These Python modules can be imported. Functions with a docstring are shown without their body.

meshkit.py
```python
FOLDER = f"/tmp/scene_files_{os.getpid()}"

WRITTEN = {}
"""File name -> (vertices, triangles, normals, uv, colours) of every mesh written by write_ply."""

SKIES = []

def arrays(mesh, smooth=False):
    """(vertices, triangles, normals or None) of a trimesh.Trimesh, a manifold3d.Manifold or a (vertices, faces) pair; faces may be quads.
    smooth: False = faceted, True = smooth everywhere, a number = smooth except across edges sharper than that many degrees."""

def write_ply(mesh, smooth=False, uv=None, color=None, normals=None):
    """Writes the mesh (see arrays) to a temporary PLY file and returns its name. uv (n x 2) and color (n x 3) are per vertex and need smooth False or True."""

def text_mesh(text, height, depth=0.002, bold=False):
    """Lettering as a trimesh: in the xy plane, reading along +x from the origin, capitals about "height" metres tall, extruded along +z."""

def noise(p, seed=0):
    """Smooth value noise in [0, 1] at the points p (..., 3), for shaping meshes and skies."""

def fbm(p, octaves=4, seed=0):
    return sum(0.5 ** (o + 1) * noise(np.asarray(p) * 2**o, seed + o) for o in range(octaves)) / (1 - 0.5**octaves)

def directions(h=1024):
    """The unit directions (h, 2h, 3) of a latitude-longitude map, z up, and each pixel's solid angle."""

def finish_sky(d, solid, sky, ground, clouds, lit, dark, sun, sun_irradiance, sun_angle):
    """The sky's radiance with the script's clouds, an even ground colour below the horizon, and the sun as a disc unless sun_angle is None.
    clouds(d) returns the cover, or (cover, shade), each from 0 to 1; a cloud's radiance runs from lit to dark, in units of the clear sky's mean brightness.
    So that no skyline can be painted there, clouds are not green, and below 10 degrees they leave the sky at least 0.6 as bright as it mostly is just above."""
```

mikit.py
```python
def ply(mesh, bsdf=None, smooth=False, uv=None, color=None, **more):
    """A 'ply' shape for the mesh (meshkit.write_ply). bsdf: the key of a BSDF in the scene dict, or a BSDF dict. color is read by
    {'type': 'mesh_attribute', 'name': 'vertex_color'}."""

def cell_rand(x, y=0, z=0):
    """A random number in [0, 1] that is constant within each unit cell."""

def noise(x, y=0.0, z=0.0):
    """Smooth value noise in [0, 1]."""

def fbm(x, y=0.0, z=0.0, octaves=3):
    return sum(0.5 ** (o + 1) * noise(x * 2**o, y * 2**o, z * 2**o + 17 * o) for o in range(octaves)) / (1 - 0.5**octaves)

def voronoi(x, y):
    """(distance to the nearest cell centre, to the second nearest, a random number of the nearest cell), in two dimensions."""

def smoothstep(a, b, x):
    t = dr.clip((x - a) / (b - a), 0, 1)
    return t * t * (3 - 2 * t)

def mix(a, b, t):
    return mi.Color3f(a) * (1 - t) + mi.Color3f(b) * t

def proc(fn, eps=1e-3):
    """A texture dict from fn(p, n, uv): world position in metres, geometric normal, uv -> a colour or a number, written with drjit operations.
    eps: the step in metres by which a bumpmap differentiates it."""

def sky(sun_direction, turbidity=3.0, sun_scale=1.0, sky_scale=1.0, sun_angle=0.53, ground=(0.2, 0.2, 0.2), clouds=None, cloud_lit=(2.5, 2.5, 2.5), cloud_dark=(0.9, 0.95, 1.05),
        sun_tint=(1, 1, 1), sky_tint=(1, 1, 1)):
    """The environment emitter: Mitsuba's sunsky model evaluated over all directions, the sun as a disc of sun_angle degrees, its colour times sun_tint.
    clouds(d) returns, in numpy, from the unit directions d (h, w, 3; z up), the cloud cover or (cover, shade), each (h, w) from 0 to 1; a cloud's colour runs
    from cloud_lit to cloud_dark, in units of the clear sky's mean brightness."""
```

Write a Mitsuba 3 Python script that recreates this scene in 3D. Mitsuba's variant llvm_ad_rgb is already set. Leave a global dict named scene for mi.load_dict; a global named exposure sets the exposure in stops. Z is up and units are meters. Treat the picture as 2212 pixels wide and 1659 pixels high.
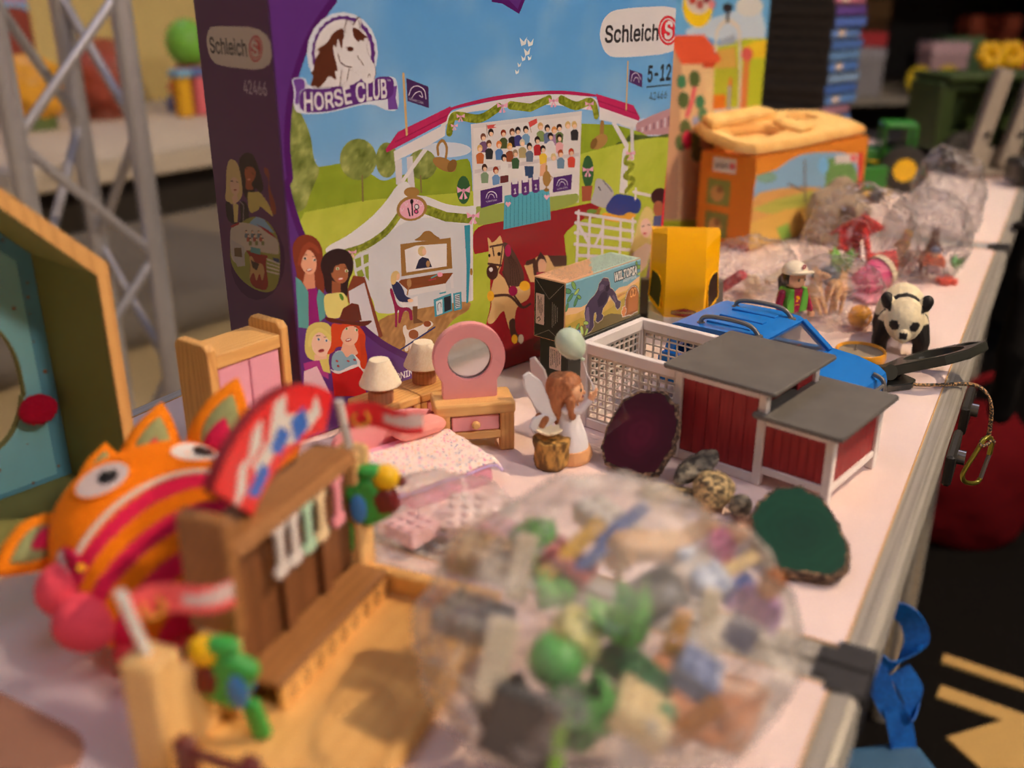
import math, random, glob
import numpy as np, trimesh, drjit as dr, mitsuba as mi, mikit, meshkit
import manifold3d as m3
from shapely import affinity, unary_union
from shapely.geometry import Polygon, MultiPolygon, LineString, Point, box as sbox
from mitsuba import ScalarTransform4f as T

scene, labels = {'type': 'scene'}, {}
rnd = random.Random(7)

# ---------------------------------------------------------------- camera, light, exposure
# World: metres, z up, z = 0 is the top of the display table, the camera looks along +y.
exposure = 0.38
CAM_H, PITCH, F_PX = 0.32, math.atan(845 / 2100.0), 2100.0
FOCUS = 0.80
scene['camera'] = {'type': 'thinlens', 'fov': math.degrees(2 * math.atan(1106 / F_PX)), 'fov_axis': 'x',
                   'aperture_radius': 0.0052, 'focus_distance': FOCUS, 'near_clip': 0.02, 'far_clip': 60.0,
                   'to_world': T().look_at(origin=[0, 0, CAM_H], target=[0, math.cos(PITCH), CAM_H - math.sin(PITCH)], up=[0, 0, 1])}
KEY_POS = (1.60, 0.95, 2.00)            # the warm shop spotlight over the table
KEY_TARGET = (0.0, 0.75, 0.0)
KEY_RADIUS = 0.030
KEY_RAD = (5900.0, 4350.0, 2800.0)
FILL_POS, FILL_TARGET, FILL_RADIUS = (1.75, -0.85, 1.85), (0.1, 0.75, 0.0), 0.14   # added fill lamp, unseen, to brighten the fronts of box and barn
FILL_RAD = (105.0, 90.0, 78.0)
PANEL_RAD = (1.6, 1.55, 2.05)             # added unseen ceiling panels, cool fill for the shadows
AMBIENT = (0.016, 0.015, 0.019)

# ---------------------------------------------------------------- helpers
def lin(c):
    c = np.asarray(c, float) / 255.0
    return np.where(c <= 0.04045, c / 12.92, ((c + 0.055) / 1.055) ** 2.4)

def L3(c):
    return [float(x) for x in lin(c)]

def mat(name, c=None, rough=0.5, spec=0.5, metal=0.0, tex=None, **kw):
    """a principled material named <name>; c is an sRGB colour, tex a procedural function"""
    col = mikit.proc(tex) if tex is not None else {'type': 'rgb', 'value': L3(c)}
    d = {'type': 'principled', 'base_color': col, 'roughness': rough, 'specular': spec, 'metallic': metal}
    d.update(kw)
    scene[name] = {'type': 'twosided', 'bsdf': d}
    return name

def vcmat(name, rough=0.5, spec=0.4, **kw):
    d = {'type': 'principled', 'base_color': {'type': 'mesh_attribute', 'name': 'vertex_color'}, 'roughness': rough, 'specular': spec}
    d.update(kw)
    scene[name] = {'type': 'twosided', 'bsdf': d}
    return name

def film(name, haze, c=(235, 235, 240), rough=0.35, ior=1.5, crease=0.0, freq=40):
    """thin clear plastic: a specular sheet with some milky haze"""
    w = haze
    if crease:                                      # whitened folds of crumpled film
        def w(p, n, uv):
            a = 1 - dr.abs(2 * mikit.fbm(p.x * freq, p.y * freq, p.z * freq, 3) - 1) * 1.6
            b = 1 - dr.abs(2 * mikit.fbm(p.x * freq * .4 + 7, p.y * freq * .4, p.z * freq * .4, 2) - 1) * 1.4
            return haze + crease * (mikit.smoothstep(.86, 1.0, a) + .6 * mikit.smoothstep(.80, 1.0, b)) / 1.6
        w = mikit.proc(w)
    scene[name] = {'type': 'blendbsdf', 'weight': w, 'a': {'type': 'thindielectric', 'int_ior': ior},
                   'b': {'type': 'twosided', 'x': {'type': 'principled', 'base_color': {'type': 'rgb', 'value': L3(c)}, 'roughness': rough, 'specular': 0.6}}}
    return name

def xf(o=(0, 0, 0), az=90.0, tilt=None, s=1.0):
    """4x4 of a local frame: x axis at azimuth az (0 = +y, 90 = +x), z up; tilt=(axis, deg) turns it in its own frame first"""
    a = math.radians(az)
    x = np.array([math.sin(a), math.cos(a), 0.0]); z = np.array([0, 0, 1.0]); y = np.cross(z, x)
    m = np.eye(4); m[:3, 0], m[:3, 1], m[:3, 2] = x, y, z
    m[:3, 3] = o
    if tilt is not None:
        for ax, dg in (tilt if isinstance(tilt, list) else [tilt]):
            m = m @ trimesh.transformations.rotation_matrix(math.radians(dg), ax)
    if s != 1.0:
        m = m @ np.diag([s, s, s, 1.0])
    return m

def loc(o=(0, 0, 0), rx=0, ry=0, rz=0, s=(1, 1, 1)):
    r = trimesh.transformations.euler_matrix(math.radians(rx), math.radians(ry), math.radians(rz), 'sxyz')
    r[:3, 3] = o
    return r @ np.diag([*s, 1.0])

def tm(mesh):
    if hasattr(mesh, 'to_mesh'):
        m = mesh.to_mesh()
        return trimesh.Trimesh(m.vert_properties[:, :3], m.tri_verts, process=False)
    if isinstance(mesh, (tuple, list)) and not isinstance(mesh[0], trimesh.Trimesh):
        v, f, n = meshkit.arrays(mesh)
        return trimesh.Trimesh(v, f, process=False)
    if isinstance(mesh, (list, tuple)):
        return trimesh.util.concatenate([tm(x) for x in mesh])
    return mesh

def mv(mesh, m):
    """a transformed copy"""
    t = tm(mesh).copy(); t.apply_transform(m); return t

_count = {}
def fresh(k):
    n = _count.get(k, 0); _count[k] = n + 1
    return k if n == 0 else f'{k}_{n:03d}'

class Thing:
    """one top-level object; parts are entries keyed with its key and two underscores"""
    def __init__(self, name, label=None, cat=None, group=None, kind=None, m=None):
        assert name not in scene or scene[name].get('type') not in ('twosided', 'blendbsdf'), name
        self.key, self.m = fresh(name), np.eye(4) if m is None else m
        d = {}
        if label: d['label'] = label
        if cat: d['category'] = cat
        if group: d['group'] = group
        if kind: d['kind'] = kind
        if d: labels[self.key] = d
    def add(self, name, mesh, bsdf, smooth=False, parent=None, label=None, color=None, kind=None, m=None, local=True):
        key = fresh((parent or self.key) + ('__' + name if name else ''))
        t = tm(mesh)
        M = (self.m if local else np.eye(4)) @ (np.eye(4) if m is None else m)
        t = mv(t, M)
        scene[key] = mikit.ply(t, bsdf, smooth=smooth, **({'color': color} if color is not None else {}))
        if label or kind:
            labels[key] = {k: v for k, v in (('label', label), ('kind', kind)) if v}
        return key
    def body(self, mesh, bsdf, smooth=False, color=None):
        """the thing is this one mesh"""
        t = mv(mesh, self.m)
        scene[self.key] = mikit.ply(t, bsdf, smooth=smooth, **({'color': color} if color is not None else {}))
        return self.key

def rbox(x0, y0, z0, x1, y1, z1, r=0.001):
    """a box with chamfered edges"""
    r = min(r, (x1 - x0) / 2.01, (y1 - y0) / 2.01, (z1 - z0) / 2.01)
    pts = []
    for sx in (0, 1):
        for sy in (0, 1):
            for sz in (0, 1):
                c = [x1 if sx else x0, y1 if sy else y0, z1 if sz else z0]
                d = [-r if sx else r, -r if sy else r, -r if sz else r]
                for k in range(3):
                    p = list(c)
                    for j in range(3):
                        if j != k: p[j] += d[j]
                    pts.append(p)
    return trimesh.convex.convex_hull(np.array(pts))

def rbox2(x0, y0, z0, x1, y1, z1, r=0.003, n=4):
    """a box with round edges"""
    b = m3.Manifold.sphere(r, n * 4)
    ps = [b.translate([x, y, z]) for x in (x0 + r, x1 - r) for y in (y0 + r, y1 - r) for z in (z0 + r, z1 - r)]
    return tm(m3.Manifold.batch_hull(ps))

def cyl(p0, p1, r0, r1=None, n=20):
    p0, p1 = np.asarray(p0, float), np.asarray(p1, float)
    r1 = r0 if r1 is None else r1
    return tube([p0, p1], [r0, r1], n, caps=True)

def tube(pts, r, n=10, caps=True, closed=False):
    p = np.asarray(pts, float); k = len(p)
    r = np.broadcast_to(np.asarray(r, float), (k,))
    if closed:
        t = np.roll(p, -1, 0) - np.roll(p, 1, 0)
    else:
        t = np.gradient(p, axis=0)
    t /= np.linalg.norm(t, axis=1, keepdims=True) + 1e-12
    a0 = np.cross(t[0], [0, 0, 1.0] if abs(t[0][2]) < 0.9 else [1.0, 0, 0]); a0 /= np.linalg.norm(a0)
    A = [a0]
    for i in range(1, k):
        a = A[-1] - t[i] * np.dot(A[-1], t[i]); A.append(a / (np.linalg.norm(a) + 1e-12))
    A = np.array(A); B = np.cross(t, A); ang = np.arange(n) * 2 * np.pi / n
    v = (p[:, None] + r[:, None, None] * (np.cos(ang)[None, :, None] * A[:, None] + np.sin(ang)[None, :, None] * B[:, None])).reshape(-1, 3)
    f = []
    for i in range(k if closed else k - 1):
        i2 = (i + 1) % k
        for j in range(n):
            j2 = (j + 1) % n
            f += [[i * n + j, i * n + j2, i2 * n + j2], [i * n + j, i2 * n + j2, i2 * n + j]]
    v = list(v)
    if caps and not closed:
        v += [p[0], p[-1]]; c0, c1 = len(v) - 2, len(v) - 1
        for j in range(n):
            j2 = (j + 1) % n
            f += [[c0, j2, j], [c1, (k - 1) * n + j, (k - 1) * n + j2]]
    return trimesh.Trimesh(np.array(v), np.array(f), process=False)

def smooth_path(pts, n=40, closed=False):
    """Catmull-Rom through the points"""
    p = np.asarray(pts, float); m = len(p)
    out = []
    segs = m if closed else m - 1
    per = max(2, n // segs)
    for i in range(segs):
        if closed: q = [p[(i + d) % m] for d in (-1, 0, 1, 2)]
        else: q = [p[max(i - 1, 0)], p[i], p[i + 1], p[min(i + 2, m - 1)]]
        for s in np.arange(per) / per:
            out.append(0.5 * (2 * q[1] + (q[2] - q[0]) * s + (2 * q[0] - 5 * q[1] + 4 * q[2] - q[3]) * s * s + (3 * q[1] - 3 * q[2] + q[3] - q[0]) * s ** 3))
    if not closed: out.append(p[-1])
    return np.array(out)

def lathe(profile, n=32):
    """profile [(r, z)] around the z axis; ends at r = 0 are closed"""
    pr = np.asarray(profile, float); k = len(pr); ang = np.arange(n) * 2 * np.pi / n
    v = np.stack([pr[:, 0][:, None] * np.cos(ang), pr[:, 0][:, None] * np.sin(ang), np.repeat(pr[:, 1][:, None], n, 1)], -1).reshape(-1, 3)
    f = []
    for i in range(k - 1):
        for j in range(n):
            j2 = (j + 1) % n
            f += [[i * n + j, i * n + j2, (i + 1) * n + j2], [i * n + j, (i + 1) * n + j2, (i + 1) * n + j]]
    t = trimesh.Trimesh(v, f, process=False)
    t.merge_vertices(); t.update_faces(t.nondegenerate_faces()); t.remove_unreferenced_vertices()
    return t

def ball(c, r, n=2):
    t = trimesh.creation.icosphere(subdivisions=n, radius=1.0)
    t.apply_transform(np.diag([*np.broadcast_to(np.asarray(r, float), (3,)), 1.0])); t.apply_translation(c)
    return t

def prism(poly, d, z=0.0, ch=0.0):
    """polygon (xy) extruded along z from z to z + d; ch chamfers both rims"""
    poly = poly if hasattr(poly, 'geom_type') else Polygon(poly)
    out = []
    for g in getattr(poly, 'geoms', [poly]):
        if g.is_empty or g.area < 1e-12: continue
        if ch > 0:
            g = g.simplify(1e-6)
            cs = m3.CrossSection([np.array(g.exterior.coords)[:-1]] + [np.array(i.coords)[:-1] for i in g.interiors], m3.FillRule.EvenOdd)
            mid = m3.Manifold.extrude(cs, d - 2 * ch).translate([0, 0, z + ch])
            small = cs.offset(-ch, m3.JoinType.Miter, 2.0)
            if not g.interiors and abs(g.convex_hull.area - g.area) < 1e-9:
                caps = m3.Manifold.extrude(small, d).translate([0, 0, z])
                out.append(tm(m3.Manifold.batch_hull([mid, caps])))
            else:
                out.append(tm(mid + m3.Manifold.extrude(small, d).translate([0, 0, z])))
        else:
            t = trimesh.creation.extrude_polygon(g, d, engine='earcut'); t.apply_translation([0, 0, z]); out.append(t)
    return trimesh.util.concatenate(out)

XZ = np.array([[1, 0, 0, 0], [0, 0, -1, 0], [0, 1, 0, 0], [0, 0, 0, 1.0]])     # polygon xy -> xz plane, extruding towards -y
YZ = np.array([[0, 0, 1, 0], [1, 0, 0, 0], [0, 1, 0, 0], [0, 0, 0, 1.0]])      # polygon xy -> yz plane, extruding towards +x

def rrect(x0, y0, x1, y1, r, n=6):
    return sbox(x0 + r, y0 + r, x1 - r, y1 - r).buffer(r, quad_segs=n)

def man(t):
    t = tm(t).copy(); t.merge_vertices()
    return m3.Manifold(m3.Mesh(np.asarray(t.vertices, np.float32), np.asarray(t.faces, np.uint32)))

def chain(bones, edge=0.003, smooth=8):
    """joints (x, y, z, r) joined in pairs by hulls of spheres, refined and smoothed to one continuous body"""
    tot = m3.Manifold()
    for a, b in bones:
        sa = m3.Manifold.sphere(a[3], 20).translate(list(a[:3])); sb = m3.Manifold.sphere(b[3], 20).translate(list(b[:3]))
        tot += m3.Manifold.batch_hull([sa, sb])
    t = tm(tot.refine_to_length(edge)); t.merge_vertices()
    trimesh.smoothing.filter_taubin(t, iterations=smooth)
    return t

def bump(t, amp, freq, seed=0, octaves=3):
    """displace a mesh along its normals with noise"""
    t = t.copy(); t.merge_vertices()
    n = t.vertex_normals
    t.vertices = t.vertices + n * ((meshkit.fbm(t.vertices * freq, octaves, seed) - 0.5) * 2 * amp)[:, None]
    return t

_font = {}
def text_poly(s, h, bold=0, sx=1.0):
    """lettering as a shapely outline: capitals h tall, baseline at y = 0, starting at x = 0"""
    from PIL import Image, ImageDraw, ImageFont
    if 'f' not in _font:
        _font['f'] = ImageFont.truetype(glob.glob('/opt/blender-*/*/datafiles/fonts/Inter.woff2')[0], 96)
    font = _font['f']
    x0, y0, x1, y1 = font.getbbox(s, anchor='ls', stroke_width=bold)
    im = Image.new('L', (x1 - x0 + 8, y1 - y0 + 8))
    ImageDraw.Draw(im).text((4 - x0, 4 - y0), s, 255, font, anchor='ls', stroke_width=bold)
    on = np.pad(np.asarray(im) > 127, ((0, 0), (1, 1))).astype(np.int8)
    rows, st = np.nonzero(np.diff(on, axis=1) == 1)
    en = np.nonzero(np.diff(on, axis=1) == -1)[1]
    shp = unary_union([sbox(a, -r - 1, b, -r) for a, r, b in zip(st, rows, en)]).buffer(0.6).buffer(-0.6).simplify(0.8)
    k = h / 70.0
    return affinity.affine_transform(shp, [k * sx, 0, 0, k, -4 * k * sx, (4 - y0) * k])

def warp(poly, fn):
    """map a polygon's points through fn(x, y)"""
    from shapely import transform
    return transform(poly.segmentize(0.002) if False else poly, lambda a: np.stack(fn(a[:, 0], a[:, 1]), 1))

class Art:
    """a flat print: coloured outlines in the plane, later ones cover earlier ones; becomes one mesh with a colour per vertex"""
    def __init__(self, clip):
        self.clip, self.items = clip, []
    def put(self, poly, c, cell=0):
        if not hasattr(poly, 'geom_type'): poly = Polygon(poly)
        if not poly.is_valid: poly = poly.buffer(0)
        self.items.append((poly, c, cell))
    def mesh(self):
        V, Fc, C, n = [], [], [], 0
        above = Polygon()
        pend = []
        for poly, c, cell in reversed(self.items):
            g = poly.intersection(self.clip).difference(above)
            above = unary_union([above, poly])
            pend.append((g, c, cell))
        for g, c, cell in reversed(pend):
            for q in getattr(g, 'geoms', [g]):
                if q.geom_type != 'Polygon' or q.area < 2e-8: continue
                bits = [q]
                if cell:
                    x0, y0, x1, y1 = q.bounds; bits = []
                    for i in range(int(math.ceil((x1 - x0) / cell))):
                        col = q.intersection(sbox(x0 + i * cell, y0, x0 + (i + 1) * cell, y1))
                        if col.is_empty: continue
                        for j in range(int(math.ceil((y1 - y0) / cell))):
                            b = col.intersection(sbox(x0 + i * cell, y0 + j * cell, x0 + (i + 1) * cell, y0 + (j + 1) * cell))
                            bits += [w for w in getattr(b, 'geoms', [b]) if w.geom_type == 'Polygon' and w.area > 1e-10]
                for b in bits:
                    try: v, f = trimesh.creation.triangulate_polygon(b, engine='earcut')
                    except Exception: continue
                    if len(f) == 0: continue
                    v = np.asarray(v)
                    V.append(v); Fc.append(np.asarray(f) + n); n += len(v)
                    C.append(lin(c(v[:, 0], v[:, 1])) if callable(c) else np.repeat(lin(c)[None], len(v), 0))
        v = np.vstack(V); v3 = np.column_stack([v, np.zeros(len(v))])
        f = np.vstack(Fc)
        # front faces +z
        w = v3[f]; cr = np.cross(w[:, 1] - w[:, 0], w[:, 2] - w[:, 0])[:, 2]
        f[cr < 0] = f[cr < 0][:, ::-1]
        return trimesh.Trimesh(v3, f, process=False), np.vstack(C)

def noise2(x, y, f, seed=0, oct=3):
    return meshkit.fbm(np.stack([np.asarray(x) * f, np.asarray(y) * f, np.zeros_like(np.asarray(x)) + 0.37], -1), oct, seed)

def ramp(t, stops):
    """colour ramp: stops [(t, colour)]"""
    ts = [s[0] for s in stops]; cs = np.array([s[1] for s in stops], float)
    return np.stack([np.interp(t, ts, cs[:, k]) for k in range(3)], -1)

# ---------------------------------------------------------------- shared materials
def wood_tex(base, dark, along, scale, seed=0.0):
    a = np.asarray(along, float); a = a / np.linalg.norm(a)
    b = np.cross(a, [0.31, 0.52, 0.79]); b /= np.linalg.norm(b); c = np.cross(a, b)
    lb, ld = mi.Color3f(L3(base)), mi.Color3f(L3(dark))
    def fn(p, n, uv):
        u = p.x * a[0] + p.y * a[1] + p.z * a[2]
        v = p.x * b[0] + p.y * b[1] + p.z * b[2]
        w = p.x * c[0] + p.y * c[1] + p.z * c[2]
        d = mikit.noise(u * scale * 0.12 + seed, v * scale * 0.5, w * scale * 0.5)
        g = dr.sin((v * 1.7 + w + d * 1.6 / scale) * scale * 6.0) * 0.5 + 0.5
        fine = mikit.noise(u * scale * 0.5, v * scale * 9, w * scale * 9)
        t = g * g * 0.38 + fine * 0.3
        return lb * (1 - t) + ld * t
    return fn
# ---------------------------------------------------------------- the hall
FLOOR_Z = -0.74
mat('hall_floor', None, 0.6, 0.3, tex=lambda p, n, uv: mikit.mix(L3((212, 194, 160)), L3((228, 210, 176)), mikit.fbm(p.x * 2, p.y * 2, 0, 3)))
mat('dark_wall', (22, 21, 22), 0.9, 0.1)
mat('beige_wall', (196, 184, 160), 0.8, 0.2, tex=lambda p, n, uv: mikit.mix(L3((186, 172, 146)), L3((206, 196, 172)), mikit.fbm(p.x * 1.5, p.z * 1.5, 0, 2)))
mat('ceiling_white', (150, 148, 150), 0.9, 0.1)

def struct(name, mesh, m):
    scene[name] = mikit.ply(mesh, m)
    labels[name] = {'kind': 'structure'}

X0, X1, Y0, Y1, ZC = -4.0, 5.0, -2.5, 7.0, 2.9
struct('floor', rbox(X0, Y0, FLOOR_Z - 0.05, X1, Y1, FLOOR_Z), 'hall_floor')
struct('ceiling', rbox(X0, Y0, ZC, X1, Y1, ZC + 0.05), 'ceiling_white')
struct('wall_back', rbox(X0, Y1, FLOOR_Z, X1, Y1 + 0.05, ZC), 'dark_wall')
struct('wall_left', rbox(X0 - 0.05, Y0, FLOOR_Z, X0, Y1, ZC), 'beige_wall')
struct('wall_right', rbox(X1, Y0, FLOOR_Z, X1 + 0.05, Y1, ZC), 'dark_wall')
struct('wall_front', rbox(X0, Y0 - 0.05, FLOOR_Z, X1, Y0, ZC), 'beige_wall')

# ceiling panels added as cool fill light, out of view
mat('lamp_housing', (60, 60, 62), 0.5)
def ceiling_panel(x, y, w, d, lab):
    t = Thing('added_fill_panel', lab, 'added fill light', group='fill panels added under the ceiling', m=xf((x, y, ZC)))
    t.add('frame', prism(sbox(-w / 2 - .03, -d / 2 - .03, w / 2 + .03, d / 2 + .03).difference(sbox(-w / 2, -d / 2, w / 2, d / 2)), 0.04, -0.04), 'lamp_housing')
    key = t.add('diffuser', mv(trimesh.Trimesh([[-w/2,-d/2,0],[w/2,-d/2,0],[w/2,d/2,0],[-w/2,d/2,0]], [[0,2,1],[0,3,2]]), loc((0, 0, -0.02))), 'lamp_housing')
    scene[key]['emitter'] = {'type': 'area', 'radiance': {'type': 'rgb', 'value': list(PANEL_RAD)}}
for i, (x, y) in enumerate(((-1.2, 0.2), (1.4, -0.8), (1.6, 3.2), (-1.6, 3.4))):
    ceiling_panel(x, y, 1.2, 1.2, 'square fill light panel added out of view under the hall ceiling, ' + ['above the left side of the toy table', 'behind the camera on the right', 'above the far right shelves', 'above the pale counter'][i])

# housing shared by the key spotlight and the added fill lamp
def spotlight(pos, target, radius, rad, label):
    t = Thing('spotlight', label, 'spotlight')
    p, q = np.array(pos), np.array(target); d = (q - p) / np.linalg.norm(q - p)
    a = trimesh.geometry.align_vectors([0, 0, 1], d)
    a[:3, 3] = p
    prof = [(radius * 1.05, -0.10), (radius * 1.25, -0.09), (radius * 1.5, 0.03), (radius * 1.42, 0.03), (radius * 1.15, -0.03), (0.0, -0.03)]
    t.add('housing', mv(lathe([(0, -0.10)] + prof, 32), a), 'lamp_housing', smooth=30)
    k = t.add('bulb', mv(trimesh.creation.icosphere(2, radius), a), 'lamp_housing')
    scene[k]['emitter'] = {'type': 'area', 'radiance': {'type': 'rgb', 'value': list(rad)}}
    t.add('stem', cyl(p - d * 0.09, (p[0], p[1], ZC), 0.012), 'lamp_housing')
spotlight(KEY_POS, KEY_TARGET, KEY_RADIUS, KEY_RAD, 'small bright spotlight in a black housing behind the right side of the toy table')
spotlight(FILL_POS, FILL_TARGET, FILL_RADIUS, FILL_RAD, 'large soft fill lamp added out of view in front of the toy table')
scene['ambient'] = {'type': 'constant', 'radiance': {'type': 'rgb', 'value': list(AMBIENT)}}
# ---------------------------------------------------------------- the folding display tables
TAZ = 29.0
mat('laminate', (243, 222, 218), 0.42, 0.4, tex=lambda p, n, uv: mikit.mix(L3((238, 214, 208)), L3((244, 224, 219)), mikit.fbm(p.x * 5, p.y * 5, 0, 3)))
mat('edge_band', (214, 170, 110), 0.5)
mat('aluminium', None, 0.36, 0.6, 0.5, tex=lambda p, n, uv: mikit.mix(L3((160, 156, 148)), L3((204, 200, 192)), mikit.noise((p.x * 0.875 - p.y * 0.485) * 900, (p.x * 0.485 + p.y * 0.875) * 6, p.z * 300)))
mat('black_plastic', (28, 27, 27), 0.45)
mat('steel_bolt', (170, 170, 172), 0.25, 0.5, 1.0)
# table frame: local x along the long edge (azimuth 29), local y to the left across the table; origin on the outer right edge
EDGE0 = np.array([0.1807, 0.4006, 0.0])
MT = xf(EDGE0, TAZ)
def fold_table(label, x0, x1, y0, y1, pads, m=MT, bolts=True):
    t = Thing('folding_table', label, 'folding table', m=m)
    e = 0.0163
    t.add('table_top', rbox(x0 + e, y0 + e, -0.022, x1 - e, y1 - e, -0.0003, 0.0004), 'laminate')
    band = sbox(x0 + e - 0.0008, y0 + e - 0.0008, x1 - e + 0.0008, y1 - e + 0.0008).difference(sbox(x0 + e, y0 + e, x1 - e, y1 - e))
    t.add('seam', prism(band, 0.0012, -0.001), 'edge_band')
    # aluminium edge profile: sloped top, grooved side; swept along each side
    prof = [(e, -0.001), (0.006, 0.0006), (0.0015, -0.0012), (0.0, -0.005), (0.0, -0.008), (0.0012, -0.0085), (0.0012, -0.0105), (0.0, -0.011), (0.0, -0.0135), (0.0012, -0.014), (0.0012, -0.016), (0.0, -0.0165), (0.0, -0.024), (0.002, -0.026), (e, -0.026)]
    def side(a, b, inward):
        a, b, iw = np.array(a), np.array(b), np.array(inward)
        d = (b - a) / np.linalg.norm(b - a)
        v = []
        for q, sg in ((a, 1), (b, -1)):
            for s, z in prof: v.append([*(q + iw * s + d * s * sg), z])
        k = len(prof); f = []
        for i in range(k):
            j = (i + 1) % k; f += [[i, j, k + j], [i, k + j, k + i]]
        return trimesh.Trimesh(v, f, process=False)
    for a, b, iw in (((x0, y0), (x1, y0), (0, 1)), ((x1, y0), (x1, y1), (-1, 0)), ((x1, y1), (x0, y1), (0, -1)), ((x0, y1), (x0, y0), (1, 0))):
        t.add('edge_profile', side(a, b, iw), 'aluminium')
    for (cx, cy) in ((x0, y0), (x1, y0), (x1, y1), (x0, y1)):
        sx, sy = (1 if cx == x0 else -1), (1 if cy == y0 else -1)
        L = Polygon([(0, 0), (0.019, 0), (0.019, 0.018), (0.0115, 0.018), (0.0115, 0.026), (0, 0.026)]).buffer(0.0008)
        L = affinity.translate(affinity.scale(L, sx, sy, origin=(0, 0)), cx, cy)
        t.add('corner_pad', prism(L, 0.0285, -0.0275, 0.0006), 'black_plastic')
    for (cx, cy) in ((x0 + 0.1, y0 + 0.05), (x1 - 0.1, y0 + 0.05), (x1 - 0.1, y1 - 0.05), (x0 + 0.1, y1 - 0.05)):
        t.add('leg', cyl((cx, cy, -0.03), (cx, cy, FLOOR_Z + .005), 0.0125), 'aluminium', smooth=30)
    t.add('leg_brace', cyl((x0 + .1, y0 + .05, -0.6), (x0 + .1, y1 - .05, -0.6), 0.009), 'aluminium', smooth=30)
    t.add('leg_brace', cyl((x1 - .1, y0 + .05, -0.6), (x1 - .1, y1 - .05, -0.6), 0.009), 'aluminium', smooth=30)
    return t
t_main = fold_table('white topped folding table with aluminium edge carrying the big horse box and the barn', 0.0014, 1.01, 0.0, 0.60, True)
t_near = fold_table('nearest white folding table under the wooden arena and the large bag of toys', -1.0, -0.0014, 0.0, 0.60, True)
# hinge plates and bolts on the outer side of the main table
for s in (0.36, 0.47):
    k = t_main.add('latch', mv(rbox(s - .03, -0.008, -0.045, s + .03, -0.001, -0.018, .002), np.eye(4)), 'black_plastic')
    t_main.add('bolt', cyl((s, -0.008, -0.030), (s, -0.014, -0.030), 0.006), 'steel_bolt', parent=k, smooth=30)
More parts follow.
